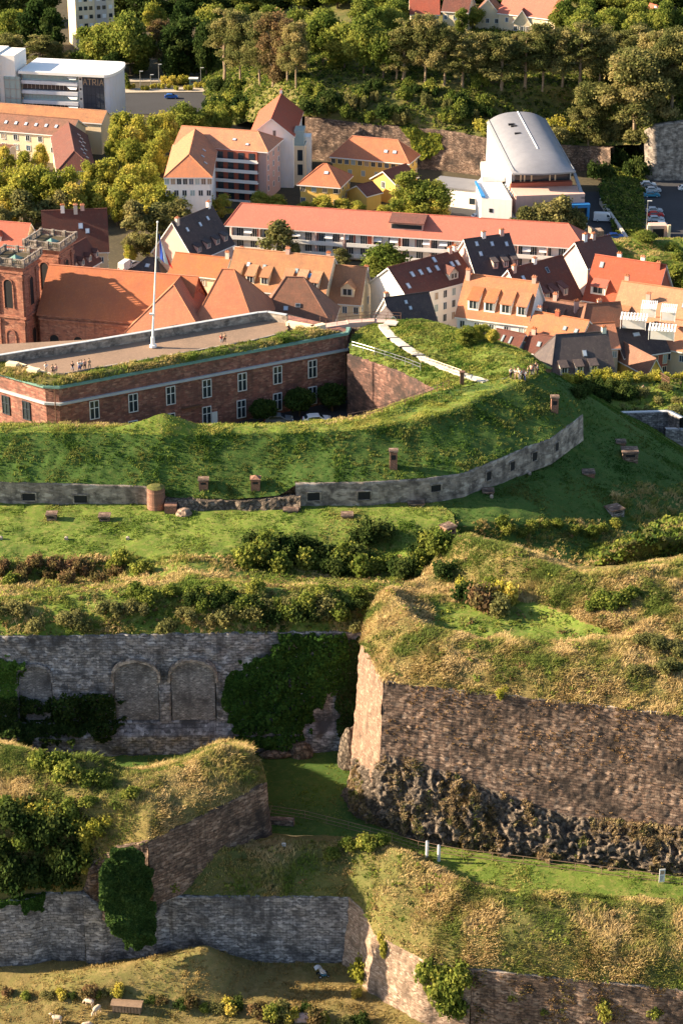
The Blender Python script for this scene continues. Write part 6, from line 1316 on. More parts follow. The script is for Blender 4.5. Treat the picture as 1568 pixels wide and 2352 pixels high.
trees('olive', 'silvery tree against the balconies of the long block', 'silvery trees by the long block', [(638, 512, 600, 80), (785, 570, 612, 44), (678, 555, 605, 30), (1345, 560, 620, 66)], 'birch_tree')
trees('green', 'dense round green tree before the long block', 'garden trees of the old town', [(878, 563, 655, 116)], 'plane_tree')
trees('yellow', 'small yellow tree in the gap left of the slate house', 'trees left of the slate house', [(300, 560, 610, 30), (345, 540, 590, 50), (395, 555, 600, 30)], 'linden_tree')
trees('green', 'garden shrub beside the white wall of the dormer house', 'garden shrubs by the dormer house', [(1072, 750, 790, 60), (1110, 740, 782, 44)], 'garden_shrub', 'shrub')
trees('yellow', 'orange flowered shrub beside the white wall', 'flowering shrubs', [(1130, 755, 790, 34), (1098, 745, 785, 30)], 'garden_shrub', 'shrub')
trees('ball', 'clipped round dark tree in the barracks court', 'clipped round trees of the court', [(605, 918, 974, 64), (688, 894, 956, 68), (763, 883, 944, 68)], 'clipped_tree', z=26)
trees('green', 'leafy tree at the right edge above the old town', 'trees at the right edge', [(1545, 608, 690, 84), (1600, 600, 700, 90), (1480, 530, 556, 60)], 'plane_tree')
# upper left
trees('green', 'lush sunlit tree by the tower block', 'lush trees by the tower block', [(200, 62, 160, 80), (245, 42, 165, 96), (300, 30, 170, 110), (330, 70, 165, 70), (30, 22, 110, 80), (320, 115, 170, 50)], 'plane_tree')
trees('yellow', 'pale yellow poplar at the top left corner', 'poplars at the top left', [(12, 30, 110, 44), (42, 22, 105, 50), (355, 5, 90, 60), (235, 55, 150, 60), (300, 40, 140, 60)], 'poplar_tree')
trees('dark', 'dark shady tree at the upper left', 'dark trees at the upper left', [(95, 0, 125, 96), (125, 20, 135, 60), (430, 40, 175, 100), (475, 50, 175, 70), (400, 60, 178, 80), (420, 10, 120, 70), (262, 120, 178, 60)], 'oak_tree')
trees('pine', 'olive brown pine behind the white office building', 'pines behind the office', [(30, 75, 150, 90), (92, 80, 155, 90), (130, 95, 155, 60), (160, 115, 160, 40)], 'pine_tree')
trees('brownpine', 'tall grey brown cedar left of the pine wood', 'brown conifers', [(365, 42, 160, 70)], 'cedar_tree')
# pine wood
trees('pine', 'tall pine in the left pine group above the car park', 'left pine group', [(515, 18, 185, 90), (552, 28, 195, 90), (598, 22, 195, 90), (680, 50, 200, 80), (640, 30, 170, 70)], 'pine_tree')
trees('brownpine', 'reddish brown pine in the left pine group', 'brown pines', [(628, 26, 195, 90), (660, 40, 190, 70)], 'pine_tree')
trees('green', 'rounded green tree in the middle of the wooded hill', 'green trees of the wooded hill', [(742, 30, 150, 90), (790, 40, 160, 90), (835, 36, 170, 96), (880, 60, 180, 80), (770, 70, 160, 70), (860, 20, 120, 70)], 'plane_tree')
trees('pine', 'tall dark pine of the wooded hill', 'pines of the wooded hill', [(925, 42, 185, 96), (975, 35, 190, 96), (1020, 50, 195, 90), (1062, 70, 200, 84), (1105, 74, 200, 84), (1150, 75, 205, 120), (1205, 80, 200, 90), (1245, 56, 205, 100), (1290, 60, 200, 90), (1330, 48, 205, 100), (1375, 60, 200, 90), (1420, 66, 180, 100), (1465, 55, 180, 100), (910, 80, 185, 70)], 'pine_tree')
trees('needle', 'huge spreading pine at the right above the quarry wall', 'huge spreading pines', [(1395, 140, 335, 180), (1455, 115, 320, 180), (1520, 100, 300, 170), (1350, 190, 330, 100), (1425, 160, 338, 130), (1490, 150, 325, 140), (1555, 130, 300, 130)], 'pine_tree')
trees('pine', 'pine trunk group behind the huge pines', 'pines behind the huge ones', [(1540, 60, 250, 120), (1590, 60, 260, 140), (1500, 70, 220, 110)], 'pine_tree')
bk = [(470 + i * 52 + random.uniform(-16, 16), -40 + random.uniform(-14, 12), 26 + random.uniform(-8, 10), random.uniform(74, 104)) for i in range(22)]
trees('green', 'tree between the village houses and the pine wood', 'trees by the village', [(1085, 10, 70, 60), (1290, 0, 80, 70), (1345, 0, 80, 70), (1400, 10, 90, 80), (1460, 5, 90, 80), (1500, 20, 90, 50), (1565, 10, 100, 60), (905, 0, 75, 70), (1060, 20, 80, 40)], 'plane_tree')
trees('green', 'background tree along the top edge of the wooded hill', 'background trees at the top edge', bk[::2], 'plane_tree')
trees('dark', 'dark background tree between the village roofs at the top', 'dark background trees at the top edge', bk[1::2], 'oak_tree')
bk = [(500 + i * 64 + random.uniform(-16, 16), 8 + random.uniform(-12, 14), 112 + random.uniform(-8, 10), random.uniform(60, 90)) for i in range(17)]
trees('green', 'middle row tree of the wooded hill', 'middle row of the wooded hill', [b_ for b_ in bk if not (935 < b_[0] < 1300)], 'plane_tree')
bk = [(930 + i * 36, 74 + random.uniform(-8, 14), 150 + random.uniform(-8, 10), random.uniform(50, 74)) for i in range(10)]
trees('pine', 'shorter pine in front of the village roofs', 'pines before the village', bk, 'pine_tree')
bk = [(-20 + i * 60 + random.uniform(-10, 10), -30 + random.uniform(-10, 10), 55 + random.uniform(-8, 8), 80) for i in range(9)]
trees('dark', 'background tree behind the tower block', 'background trees by the tower block', [b_ for b_ in bk if not (130 < b_[0] < 250)], 'oak_tree')
# shrubs of the hillside, as single bushes
def bushes(k, what, group, pts, name='bush', cat='bush', kind='bush'):
    pts = sorted(pts); n = len(pts)
    for i, (u, v, w, h) in enumerate(pts):
        p = hit(u, v)
        if p is None: continue
        s = ppm(p); spawn(kind, name, ordinal(i, n, what), cat, group, p, h / s * 1.06, w / s, k)
rr = random.Random(5)
def spread(n, poly_u, v0, v1, w0, w1, hs=.75):
    out = []
    for i in range(n):
        u = poly_u[0] + (poly_u[1] - poly_u[0]) * (i + .5 + rr.uniform(-.4, .4)) / n; v = rr.uniform(v0, v1); w = rr.uniform(w0, w1); out.append((u, v, w, w * hs))
    return out
bushes(3, 'dark bush on the slope above the quarry wall', 'dark bushes above the quarry wall', spread(14, (690, 1120), 205, 278, 34, 56))
bushes(0, 'green bush on the slope above the quarry wall', 'green bushes above the quarry wall', spread(14, (700, 1110), 200, 282, 26, 44, .9) )
bushes(1, 'pale conical bush on the hillside', 'pale bushes of the hillside', spread(10, (740, 1110), 230, 285, 20, 30, 1.4))
bushes(0, 'leafy bush left of the white gabled hall', 'bushes left of the gabled hall', spread(8, (480, 560), 200, 272, 34, 54))
bushes(0, 'green bush on the bank near the cultural centre', 'bushes by the cultural centre', spread(9, (1030, 1130), 250, 345, 36, 56))
bushes(2, 'yellow bush behind the curved metal roof', 'yellow bushes by the curved roof', [(1085, 312, 60, 40), (1050, 322, 50, 44), (1110, 300, 44, 30), (1275, 300, 60, 34), (1300, 310, 50, 34)])
bushes(1, 'scrub bush below the huge pines', 'scrub below the huge pines', spread(10, (1260, 1480), 290, 335, 34, 50))
bushes(3, 'dark ivy clad bush in the shaded quarry corner', 'dark bushes of the quarry corner', spread(7, (1340, 1470), 350, 440, 44, 70, .9))
bushes(3, 'dark bush in the park by the upper car park', 'park bushes', spread(6, (480, 560), 190, 260, 40, 60))
bushes(2, 'small flowering bush in the roundabout bed', 'beds beside the car park', spread(12, (285, 480), 198, 207, 12, 18, .8))
bushes(0, 'clipped green hedge block by the park path', 'park hedge', [(290, 205, 22, 36)], 'hedge', 'hedge')
bushes(2, 'yellowish shrub cluster on the park traffic island', 'island shrubs', [(385, 192, 30, 20), (405, 194, 34, 24), (425, 192, 28, 18)])
bushes(2, 'sunlit hedge bush below the slate roofs', 'sunny hedge by the slate roofs', spread(14, (1300, 1568), 870, 884, 26, 44, .7))
bushes(3, 'dark hedge bush in the hollow right of the fort', 'dark hollow hedge', spread(11, (1320, 1450), 893, 925, 36, 52, .8))
bushes(1, 'bush on the sunny bank at the far right', 'bushes of the right bank', spread(9, (1450, 1568), 890, 975, 24, 44, .7))
bushes(0, 'green bush on the terraced slope by the car park', 'bushes by the terraced slope', [(1478, 553, 44, 26), (1500, 612, 30, 20), (1555, 600, 40, 26), (1540, 575, 36, 20), (1560, 640, 44, 30)])
# fort bushes
bushes(0, 'green bush in the dark hollow below the lawn', 'green bushes in the dark hollow', spread(13, (560, 1040), 1262, 1345, 50, 84, .75))
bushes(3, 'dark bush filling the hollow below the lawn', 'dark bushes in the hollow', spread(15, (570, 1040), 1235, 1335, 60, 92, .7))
bushes(1, 'olive bush along the scrub belt above the arched wall', 'olive bushes above the arched wall', spread(18, (-20, 840), 1395, 1448, 40, 66, .7))
bushes(0, 'green bush along the scrub belt above the arched wall', 'green bushes above the arched wall', spread(14, (300, 850), 1365, 1435, 44, 66, .7))
bushes(3, 'dark bush in the scrub belt above the arched wall', 'dark bushes above the arched wall', spread(12, (440, 830), 1380, 1440, 44, 70, .7))
bushes(4, 'brown bush along the bank at left below the lawn', 'brown bushes of the left bank', spread(13, (-20, 280), 1300, 1342, 32, 50, .8))
bushes(0, 'bush at the right end of the brown bank', 'bushes by the brown bank', [(285, 1300, 50, 46), (330, 1318, 56, 36), (30, 1345, 50, 34), (262, 1308, 34, 28)])
bushes(None, 'yellow green bush in the sunken green hollow', 'yellow bushes in the sunken hollow', [(1075, 1385, 70, 60), (1110, 1400, 76, 66), (1140, 1405, 70, 56), (1160, 1385, 60, 60), (1060, 1368, 50, 46), (1125, 1370, 60, 50)])
bushes(0, 'bright bush on the dry mound at right', 'bushes on the dry mound', [(1385, 1385, 60, 34), (1420, 1395, 66, 40), (1445, 1375, 50, 34), (1365, 1400, 44, 26)])
bushes(1, 'bush at the right end of the bastion rim', 'bushes at the bastion rim', spread(9, (1440, 1580), 1440, 1560, 40, 60, .6))
bushes(0, 'bush on the bank below the dark lawn', 'bushes below the dark lawn', spread(10, (1130, 1420), 1195, 1235, 26, 44, .6))
bushes(3, 'dark bush on the left hillside of the lunette', 'dark bushes left of the lunette', spread(16, (-20, 190), 1880, 2050, 70, 105, .8))
bushes(0, 'green bush on the left hillside of the lunette', 'green bushes left of the lunette', spread(12, (-10, 200), 1860, 2060, 50, 76, .8))
bushes(2, 'sunlit yellow green bush on the lunette edge', 'sunlit bushes on the lunette', [(150, 1880, 60, 46), (190, 1905, 60, 44), (212, 1920, 70, 46), (235, 1905, 60, 36), (120, 1870, 56, 40), (60, 1870, 60, 40), (208, 1960, 34, 40), (205, 1930, 40, 40), (200, 2000, 36, 36)])
bushes(0, 'green bush on top of the lunette', 'bushes on top of the lunette', [(130, 1770, 80, 50), (165, 1795, 80, 54), (95, 1760, 70, 44), (215, 1800, 60, 36), (245, 1800, 46, 30), (300, 1830, 50, 26), (200, 1850, 50, 26)])
bushes(0, 'green bush on the shaded slope behind the ivy column', 'bushes behind the ivy column', [(375, 2010, 60, 50), (395, 2035, 60, 46), (365, 2050, 50, 50), (430, 1995, 50, 30), (480, 1925, 50, 36), (352, 2035, 30, 60)])
bushes(2, 'yellow leaved sprig bush beside the ivy column', 'yellow sprigs by the ivy', [(354, 2080, 26, 34), (362, 2110, 30, 36), (345, 2045, 20, 30)])
bushes(0, 'green bush on the grass ledge by the ditch path', 'bushes on the ditch ledge', [(800, 1950, 50, 30), (840, 1945, 60, 34), (870, 1940, 46, 30), (760, 1970, 50, 26)])
bushes(2, 'yellow shrub growing at the left foot of the lit bastion', 'shrubs at the lit bastion', [(832, 2248, 64, 64), (845, 2225, 50, 50)])
def wall_bushes(k, what, group, bvh, pts):
    for i, (u, v, w, h) in enumerate(sorted(pts)):
        q = bvh.ray_cast(Vector((0, 0, CAMZ)), ray(u, v).normalized())[0]
        if q is None: continue
        s_ = ppm(q); spawn('bush', 'shrub', ordinal(i, len(pts), what), 'shrub', group, q + Vector((0, .3, -.2)), h / s_ * 1.1, w / s_, k)
wall_bushes(0, 'leafy shrub growing out of the lit bastion wall', 'shrubs on the lit bastion wall', BVB2, [(1010, 2300, 90, 84), (1030, 2330, 90, 70), (992, 2260, 76, 70), (1052, 2290, 80, 90), (1062, 2255, 70, 56), (1020, 2262, 70, 60)])
wall_bushes(2, 'yellow green shrub rooted in the lit bastion face', 'small shrubs on the lit bastion face', BVB2, [(885, 2195, 30, 50), (872, 2160, 30, 30)])
bushes(None, 'weedy bush along the bottom field edge', 'weedy bushes of the bottom field', [(595, 2335, 50, 40), (625, 2345, 50, 50), (648, 2340, 54, 50), (668, 2346, 40, 36), (705, 2330, 40, 40), (728, 2350, 54, 44), (745, 2352, 34, 34), (545, 2318, 34, 44), (525, 2322, 50, 30), (500, 2320, 40, 24), (440, 2312, 40, 38), (420, 2316, 40, 28), (470, 2318, 30, 20), (830, 2350, 50, 30), (818, 2290, 26, 30), (790, 2352, 40, 24)])
bushes(None, 'small weed clump at the foot of the dry mound', 'weeds by the dry mound', [(112, 2288, 34, 18), (140, 2290, 34, 20), (168, 2290, 26, 16), (205, 2290, 46, 38), (222, 2292, 30, 24), (250, 2290, 34, 26), (275, 2286, 40, 30), (345, 2300, 34, 16), (372, 2303, 34, 18), (60, 2290, 30, 18), (18, 2282, 30, 20)])
wall_bushes(2, 'bright green sprig on the big brown wall', 'sprigs on the big bastion', BVB1, [(1155, 1602, 34, 30)])
wall_bushes(0, 'small green sprig on the bottom right wall', 'sprigs on the bottom right wall', BVB3, [(1180, 2300, 30, 30), (1385, 2345, 60, 70), (1500, 2340, 40, 40), (1250, 2330, 30, 24)])

# ivy curtains: leaves over the masonry
def ivy(name, label, pts, bvh, n, size, pal, depth=.7, cat='ivy', kind='thing'):
    """pts: polygon in frame units; leaves placed on the wall the polygon covers"""
    poly = np.array(pts, float); lo, hi = poly.min(0), poly.max(0); P, Nn = [], []
    def inside(x, y):
        c = False
        for i in range(len(pts)):
            x1, y1 = pts[i]; x2, y2 = pts[i - 1]
            if (y1 > y) != (y2 > y) and x < (x2 - x1) * (y - y1) / (y2 - y1) + x1: c = not c
        return c
    k = 0; O = Vector((0, 0, CAMZ))
    cell = {}
    while len(P) < n and k < n * 6:
        k += 1; u, v = rr.uniform(lo[0], hi[0]), rr.uniform(lo[1], hi[1])
        uu = u + 26 * (float(vnoise(np.array(u * .05), np.array(v * .05), 7)) - .5); vv = v + 30 * (float(vnoise(np.array(u * .06), np.array(v * .06), 9)) - .5)
        if not inside(uu, vv): continue
        h = bvh.ray_cast(O, ray(u, v).normalized())
        if h[0] is None: continue
        q = float(fbm(np.array(h[0].x * .6), np.array(h[0].z * .6 + h[0].y * .3), 21, 3))
        d = depth * (.5 + 1.5 * q) * rr.random() ** .4
        nn = h[1] if h[1].dot(ray(u, v)) < 0 else -h[1]
        P.append(h[0] + nn * max(.03, d)); Nn.append(nn + Vector((0, 0, .35)))
    if not P: return
    P = np.array([tuple(p) for p in P]); Nn = np.array([tuple(p) for p in Nn]); pal = np.array(pal)
    c = pal[RNG.integers(len(pal), size=len(P))] * RNG.uniform(.7, 1.3, len(P))[:, None] * (1 + .5 * fbm(P[:, 0] * .4, P[:, 2] * .4, 31, 3))[:, None]
    V, Fc, K = leaf_quads(P, Nn, size, c, .5)
    o = npmesh(name, V, Fc, 4, 'leaf', None, K); tag(o, label, cat, None, kind); return o
IV = [(.035, .085, .018), (.05, .11, .022), (.025, .06, .014)]
ivy('ivy', 'large dark green ivy curtain over the grey arched wall', [(645, 1448), (790, 1448), (812, 1470), (790, 1560), (745, 1600), (700, 1690), (640, 1722), (590, 1725), (545, 1690), (520, 1640), (510, 1590), (520, 1550), (560, 1530), (600, 1500), (640, 1485)], BVWL, 15000, .15, IV, .9)
ivy('ivy', 'narrow ivy strip between the grey wall and the bastion', [(770, 1480), (835, 1455), (835, 1600), (812, 1700), (790, 1720), (775, 1640), (780, 1560)], BVWL, 4500, .15, [(.03, .06, .016), (.04, .07, .02), (.06, .07, .03)], .7)
ivy('ivy', 'bright ivy patch on the left end of the arched wall', [(-10, 1520), (40, 1505), (58, 1520), (45, 1600), (20, 1625), (-10, 1620)], BVWL, 1800, .14, [(.05, .12, .02), (.07, .14, .03)], .5)
ivy('ivy', 'dark ivy mass along the foot of the arched wall', [(-60, 1612), (60, 1600), (100, 1610), (140, 1590), (220, 1590), (285, 1595), (290, 1640), (255, 1700), (120, 1690), (60, 1720), (-60, 1730)], BVWL, 9000, .15, DK_, 1.1)
_pc = [(247, 1958), (300, 1940), (335, 1955), (352, 2060), (358, 2130), (350, 2168), (300, 2182), (270, 2160), (245, 2110), (230, 2060), (235, 2000)]
vp = [tuple(G(u, v, z)) for u, v, z in [(215, 1962, 24.2), (280, 1940, 25.2), (368, 1928, 25.4)]]
_lo = [tuple(G(u, v, z)) for u, v, z in [(215, 2190, 12.2), (280, 2192, 12.4), (370, 2188, 12.2)]]
_pq = resample([_lo, vp], 30, 40); _f = grid_faces(40, 30)
BVC = BVHTree.FromPolygons([tuple(q) for q in _pq.reshape(-1, 3)], [tuple(int(i) for i in f) for f in _f])
def _inp(x, y, pts):
    c = False
    for i in range(len(pts)):
        x1, y1 = pts[i]; x2, y2 = pts[i - 1]
        if (y1 > y) != (y2 > y) and x < (x2 - x1) * (y - y1) / (y2 - y1) + x1: c = not c
    return c
_cen = _pq.reshape(-1, 3)[_f].mean(1); _k = [(lambda q: _inp(291 + (q[0] - 291) * 1.22, 2060 + (q[1] - 2060) * 1.1, _pc))(proj(c)) for c in _cen]
_core = npmesh('earth_core', _pq.reshape(-1, 3) + np.array([0, .35, -.1]), _f[np.array(_k)], 4, 'bush_ground')
_iv = ivy('ivy', 'thick hanging ivy column in the middle of the lower left wall', _pc, BVC, 15000, .14, [(.05, .09, .022), (.07, .11, .03), (.035, .065, .018)], .9)
_core.parent = _iv
ivy('ivy', 'small ivy tufts hanging over the lower left wall edge', [(-20, 2062), (110, 2050), (100, 2085), (60, 2110), (45, 2080), (10, 2090), (-20, 2080)], BVHTree.FromPolygons(*[(lambda o: ([tuple(v.co) for v in o.data.vertices], [tuple(p.vertices) for p in o.data.polygons]))(bpy.data.objects['rampart_wall'])][0]), 1500, .13, IV, .5)
ivy('ivy', 'vine covering the middle of the quarry wall in the sun', [(915, 290), (1020, 310), (1020, 345), (985, 372), (930, 330)], BVHTree.FromPolygons(*[(lambda o: ([tuple(v.co) for v in o.data.vertices], [tuple(p.vertices) for p in o.data.polygons]))(bpy.data.objects['quarry_wall'])][0]), 2500, .3, YG_[:2] + GR_[:1], .8)

# ------------------------------------------------------------------ rock under the big bastion
def face_ray(bvh, u, v, out=.0):
    h = bvh.ray_cast(Vector((0, 0, CAMZ)), ray(u, v).normalized())
    if h[0] is None: return None
    n = h[1] if h[1].dot(ray(u, v)) < 0 else -h[1]
    return h[0] + n * out
jag = [(880, 1728), (960, 1745), (1050, 1778), (1130, 1812), (1200, 1838), (1300, 1872), (1400, 1882), (1568, 1900), (1900, 1940)]
ft = [(870, 1905), (960, 1942), (1070, 1962), (1130, 1970), (1200, 1978), (1300, 1990), (1400, 2002), (1568, 2024), (1900, 2065)]
left_j = [(812, 1735), (822, 1745), (850, 1760)]; left_f = [(797, 1845), (812, 1872), (840, 1895)]
tp = []
for u, v in left_j + jag:
    q = face_ray(BVB1 if u >= 878 else BVB1a, u, v, -.2)
    tp.append(tuple(q) if q else tuple(G(u, v, 25.5)))
fp_ = [tuple(G(u, v, 17.3)) for u, v in left_f + ft]
md_ = [tuple(Vector(a).lerp(Vector(b), .5) + Vector((0, -1.0, 0))) for a, b in zip(tp, fp_)]
P = resample(np.array([fp_, md_, tp]), 420, 90)
tn = np.gradient(P, axis=1); tn /= np.linalg.norm(tn, axis=2, keepdims=True) + 1e-9; up = np.gradient(P, axis=0); up /= np.linalg.norm(up, axis=2, keepdims=True) + 1e-9
nr = np.cross(tn, up)
s_ = np.arange(420)[None, :] * .21; h_ = np.arange(90)[:, None] * .12; s_ = s_ + 0 * h_; h_ = h_ + 0 * s_
rid = 1 - np.abs(fbm(s_ * .6, h_ * .7, 41, 5)) * 2.4
d = .9 * fbm(s_ * .35, h_ * .35, 42, 5) + .7 * rid + .5 * np.round(fbm(s_ * 1.0 + h_ * .3, h_ * 1.2, 43, 3) * 5) / 5
fade = np.minimum(1, np.minimum(np.arange(90)[:, None], 89 - np.arange(90)[:, None]) / 10.0)
P = P + nr * (d * fade)[..., None]
o = npmesh('bedrock', P.reshape(-1, 3), grid_faces(90, 420), 4, 'rock'); tag(o, 'jagged dark natural rock at the foot of the big bastion', 'rock', None, 'thing')
BVR = BVHTree.FromPolygons([tuple(q) for q in P.reshape(-1, 3)], [tuple(int(i) for i in f) for f in grid_faces(90, 420)])
for sd, (u, v, r_, lb_, sq) in enumerate([(745, 1690, 3.2, 'tall grey rock outcrop between the ivy and the bastion', (.9, .8, 2.0)), (560, 1722, 1.5, 'grey boulder at the foot of the arched wall', (1.2, .8, .9)), (632, 1745, 1.0, 'low pale rocks below the ivy curtain', (1.8, .8, .6)), (690, 1740, 1.3, 'reddish rock beside the ivy curtain foot', (1.2, .8, 1)), (800, 1760, 2.0, 'dark rock ledge against the bastion corner', (.7, .8, 2.2))]):
    p = G(u, v, 17.8); boulder('rock_outcrop', p + Vector((0, 1.2, 0)), r_, lb_, 'rock', 50 + sd, sq, 'rock')

# ------------------------------------------------------------------ grass: blades and tussocks over the sheets
def sample_patch(name, n, urange=(-120, 1690), mask=None):
    P = PATCH[name]; A, B_, C, D = P[:-1, :-1], P[:-1, 1:], P[1:, 1:], P[1:, :-1]
    nrm = np.cross(B_ - A, D - A); ar = np.linalg.norm(nrm, axis=2); nrm = nrm / (ar[..., None] + 1e-9)
    f = P[..., 1] * CP - (P[..., 2] - CAMZ) * SP; U = CU + F * P[..., 0] / f
    Vv = CV - F * (P[..., 1] * SP + (P[..., 2] - CAMZ) * CP) / f
    w = ar * ((U[:-1, :-1] > urange[0]) & (U[:-1, :-1] < urange[1]) & (Vv[:-1, :-1] < 2480))
    if mask is not None: w = w * mask(U[:-1, :-1], Vv[:-1, :-1], A)
    w = w * np.clip(.75 + 1.6 * fbm(A[..., 0] * .22, A[..., 1] * .22, 201, 4), .42, 1.6)
    tot = w.sum()
    if tot <= 0: return np.zeros((0, 3)), np.zeros((0, 3)), 0
    if n < 60: n = int(n * tot)
    idx = RNG.choice(w.size, n, p=(w / tot).ravel()); i, j = np.unravel_index(idx, w.shape); s, t = RNG.random((2, n, 1))
    p = (A[i, j] * (1 - s) + B_[i, j] * s) * (1 - t) + (D[i, j] * (1 - s) + C[i, j] * s) * t
    nn = nrm[i, j]; nn = np.where(nn[:, 2:] < 0, -nn, nn)
    return p, nn, tot
def tufts(p, n, blades, h0, h1, w0, spread_, pal, lean=.5, noise=.5, seed=60, windy=None):
    """each tuft a bunch of bent blades (two triangles each)"""
    m = len(p); pal = np.array(pal, float)
    q = .5 + fbm(p[:, 0] * noise * .35, p[:, 1] * noise * .35, seed, 4) * 1.3 + RNG.normal(size=m) * .13
    q = np.clip(q, 0, .999) * (len(pal) - 1); i = q.astype(int); f = (q - i)[:, None]
    col = (pal[i] * (1 - f) + pal[np.minimum(i + 1, len(pal) - 1)] * f) * RNG.uniform(.85, 1.15, m)[:, None]
    hs = (h0 * .7 + (h1 * 1.15 - h0 * .7) * np.clip(.5 + 1.3 * fbm(p[:, 0] * .45, p[:, 1] * .45, seed + 7, 4), 0, 1)) * RNG.uniform(.7, 1.3, m)
    wd = fbm(p[:, 0] * .5, p[:, 1] * .5, seed + 9, 2) * 5
    P = np.repeat(p, blades, 0); Nn = np.repeat(n, blades, 0); H = np.repeat(hs, blades) * RNG.uniform(.6, 1.2, m * blades); K = np.repeat(col, blades, 0) * RNG.uniform(.85, 1.15, m * blades)[:, None]
    a = RNG.uniform(0, 6.28, m * blades); off = np.stack([np.cos(a), np.sin(a), 0 * a], 1) * (RNG.random(m * blades) ** .5 * spread_)[:, None]
    ld = np.repeat(wd, blades) + RNG.normal(size=m * blades) * .9; ln = np.stack([np.cos(ld), np.sin(ld), 0 * ld], 1) * (lean * RNG.uniform(.3, 1.4, m * blades))[:, None]
    up = Nn * .5 + np.array([0, 0, .6]); b = P + off - Nn * .05
    mid = b + (up * .6 + ln * .25) * H[:, None]; tip = b + (up * .85 + ln) * H[:, None]
    wa = RNG.uniform(0, 6.28, m * blades); wv = np.stack([np.cos(wa), np.sin(wa), 0 * wa], 1) * (w0 * RNG.uniform(.6, 1.3, m * blades))[:, None]
    V = np.stack([b - wv, b + wv, mid + wv * .8, mid - wv * .8, tip], 1).reshape(-1, 3); k = np.arange(m * blades)[:, None] * 5
    T = np.concatenate([k + [0, 1, 2], k + [0, 2, 3], k + [3, 2, 4]], 0)
    return V, T, np.repeat(K, 5, 0)
def grass(name, label, patches, pal, blades=8, h=(.25, .55), w=.05, spread_=.2, lean=.5, noise=.5, seed=60, cat='grass'):
    Vs, Ts, Ks = [], [], []; b = 0
    for pt in patches:
        nm, dens = pt[:2]; mask = pt[2] if len(pt) > 2 else None
        p, n, _ = sample_patch(nm, dens, mask=mask)
        if len(p) == 0: continue
        V, T, K = tufts(p, n, blades, h[0], h[1], w, spread_, pal, lean, noise, seed)
        Vs.append(V); Ts.append(T + b); Ks.append(K); b += len(V)
    o = npmesh(name, np.concatenate(Vs), np.concatenate(Ts), 3, 'tuft', None, np.concatenate(Ks)); tag(o, label, cat, None, 'stuff'); return o
def leaves(name, label, patches, pal, size, lift, cat='ground cover', per=10, rad=.5):
    Cs, Ks, Ns = [], [], []; pal = np.array(pal, float)
    for pt in patches:
        p, n, _ = sample_patch(pt[0], pt[1], mask=pt[2] if len(pt) > 2 else None)
        m = len(p)
        if not m: continue
        d = RNG.normal(size=(m * per, 3)); d /= np.linalg.norm(d, axis=1, keepdims=True); d[:, 2] = np.abs(d[:, 2])
        r_ = np.repeat(rad * RNG.uniform(.5, 1.5, m), per) * RNG.random(m * per) ** .4
        Cs.append(np.repeat(p, per, 0) + d * r_[:, None] * np.array([1, 1, lift])); Ns.append(d)
        base = pal[RNG.integers(len(pal), size=m)] * RNG.uniform(.7, 1.3, m)[:, None]; Ks.append(np.repeat(base, per, 0) * RNG.uniform(.8, 1.2, m * per)[:, None])
    V, Fc, K = leaf_quads(np.concatenate(Cs), np.concatenate(Ns), size, np.concatenate(Ks))
    o = npmesh(name, V, Fc, 4, 'leaf', None, K); tag(o, label, cat, None, 'stuff'); return o
DRY = [(.11, .15, .035), (.17, .19, .05), (.28, .24, .08), (.44, .33, .14), (.56, .42, .21), (.40, .29, .13)]
DRYG = [(.12, .18, .035), (.20, .22, .05), (.36, .29, .11), (.50, .37, .18)]
GRN = [(.05, .10, .02), (.08, .14, .026), (.13, .18, .036), (.20, .20, .055), (.10, .13, .035)]
def band(f): return f
grass('dry_grass', 'matted dry straw coloured grass on the bastion tops', [
    ('bastion_glacis', 27, lambda u, v, A: ((A[..., 2] > 34.5) & ~((A[..., 2] < 37.0) & (v > 1385) & (v < 1480) & (u > 985) & (u < 1400) & (v < 1475))).astype(float)),
    ('lunette_glacis', 26, lambda u, v, A: (A[..., 2] > 20).astype(float)),
    ('lower_glacis', 26, lambda u, v, A: ((u > 850) & (v > np.interp(u, [850, 930, 1050, 1180, 1350, 1568, 2000], [1942, 1952, 2022, 2050, 2060, 2070, 2105]))).astype(float))],
    DRY, 7, (.22, .5), .034, .36, .85, .8, 60)
grass('rough_grass', 'rough green and straw grass on the scrub belts', [
    ('terrace_lawn', 13, lambda u, v, A: (v > 1335).astype(float)),
    ('terrace_lawn', 8, lambda u, v, A: ((v > 1280) & (v <= 1335)).astype(float)),
    ('lower_glacis', 16, lambda u, v, A: ((u <= 860) & (v > 1935)).astype(float)),
    ('outer_glacis', 7, lambda u, v, A: ((v > 1195) | ((u > 1400) & (v > 1110))).astype(float)), ('outer_mound', 16), ('terraced_bank', 4),
    ('roof_planting', 14), ('rampart_inner_slope', 3)], DRYG, 7, (.25, .5), .045, .26, .6, .8, 70)
grass('lawn_tussocks', 'short green tussocks of the rampart and lawns', [
    ('rampart', 11, lambda u, v, A: np.where(u < 1150, 1.0, .6) * (A[..., 2] < 38.7)), ('upper_lawn', 12, lambda u, v, A: (A[..., 2] > 30).astype(float)), ('east_bank', 1.5, lambda u, v, A: (A[..., 2] > 0).astype(float))], GRN, 7, (.12, .34), .05, .28, .5, 1.2, 80)
grass('rim_grass', 'yellow green grass along the rampart rim and upper lawn, sunlight in its colour', [('rampart', 16, lambda u, v, A: (A[..., 2] >= 38.7).astype(float)), ('rampart_inner_slope', 10), ('upper_lawn', 9, lambda u, v, A: (A[..., 2] > 30).astype(float))], [(.16, .20, .04), (.26, .28, .06), (.36, .33, .09)], 6, (.1, .28), .04, .26, .5, .9, 85)  # brighter palette paints the sunlight on the rim and upper lawn
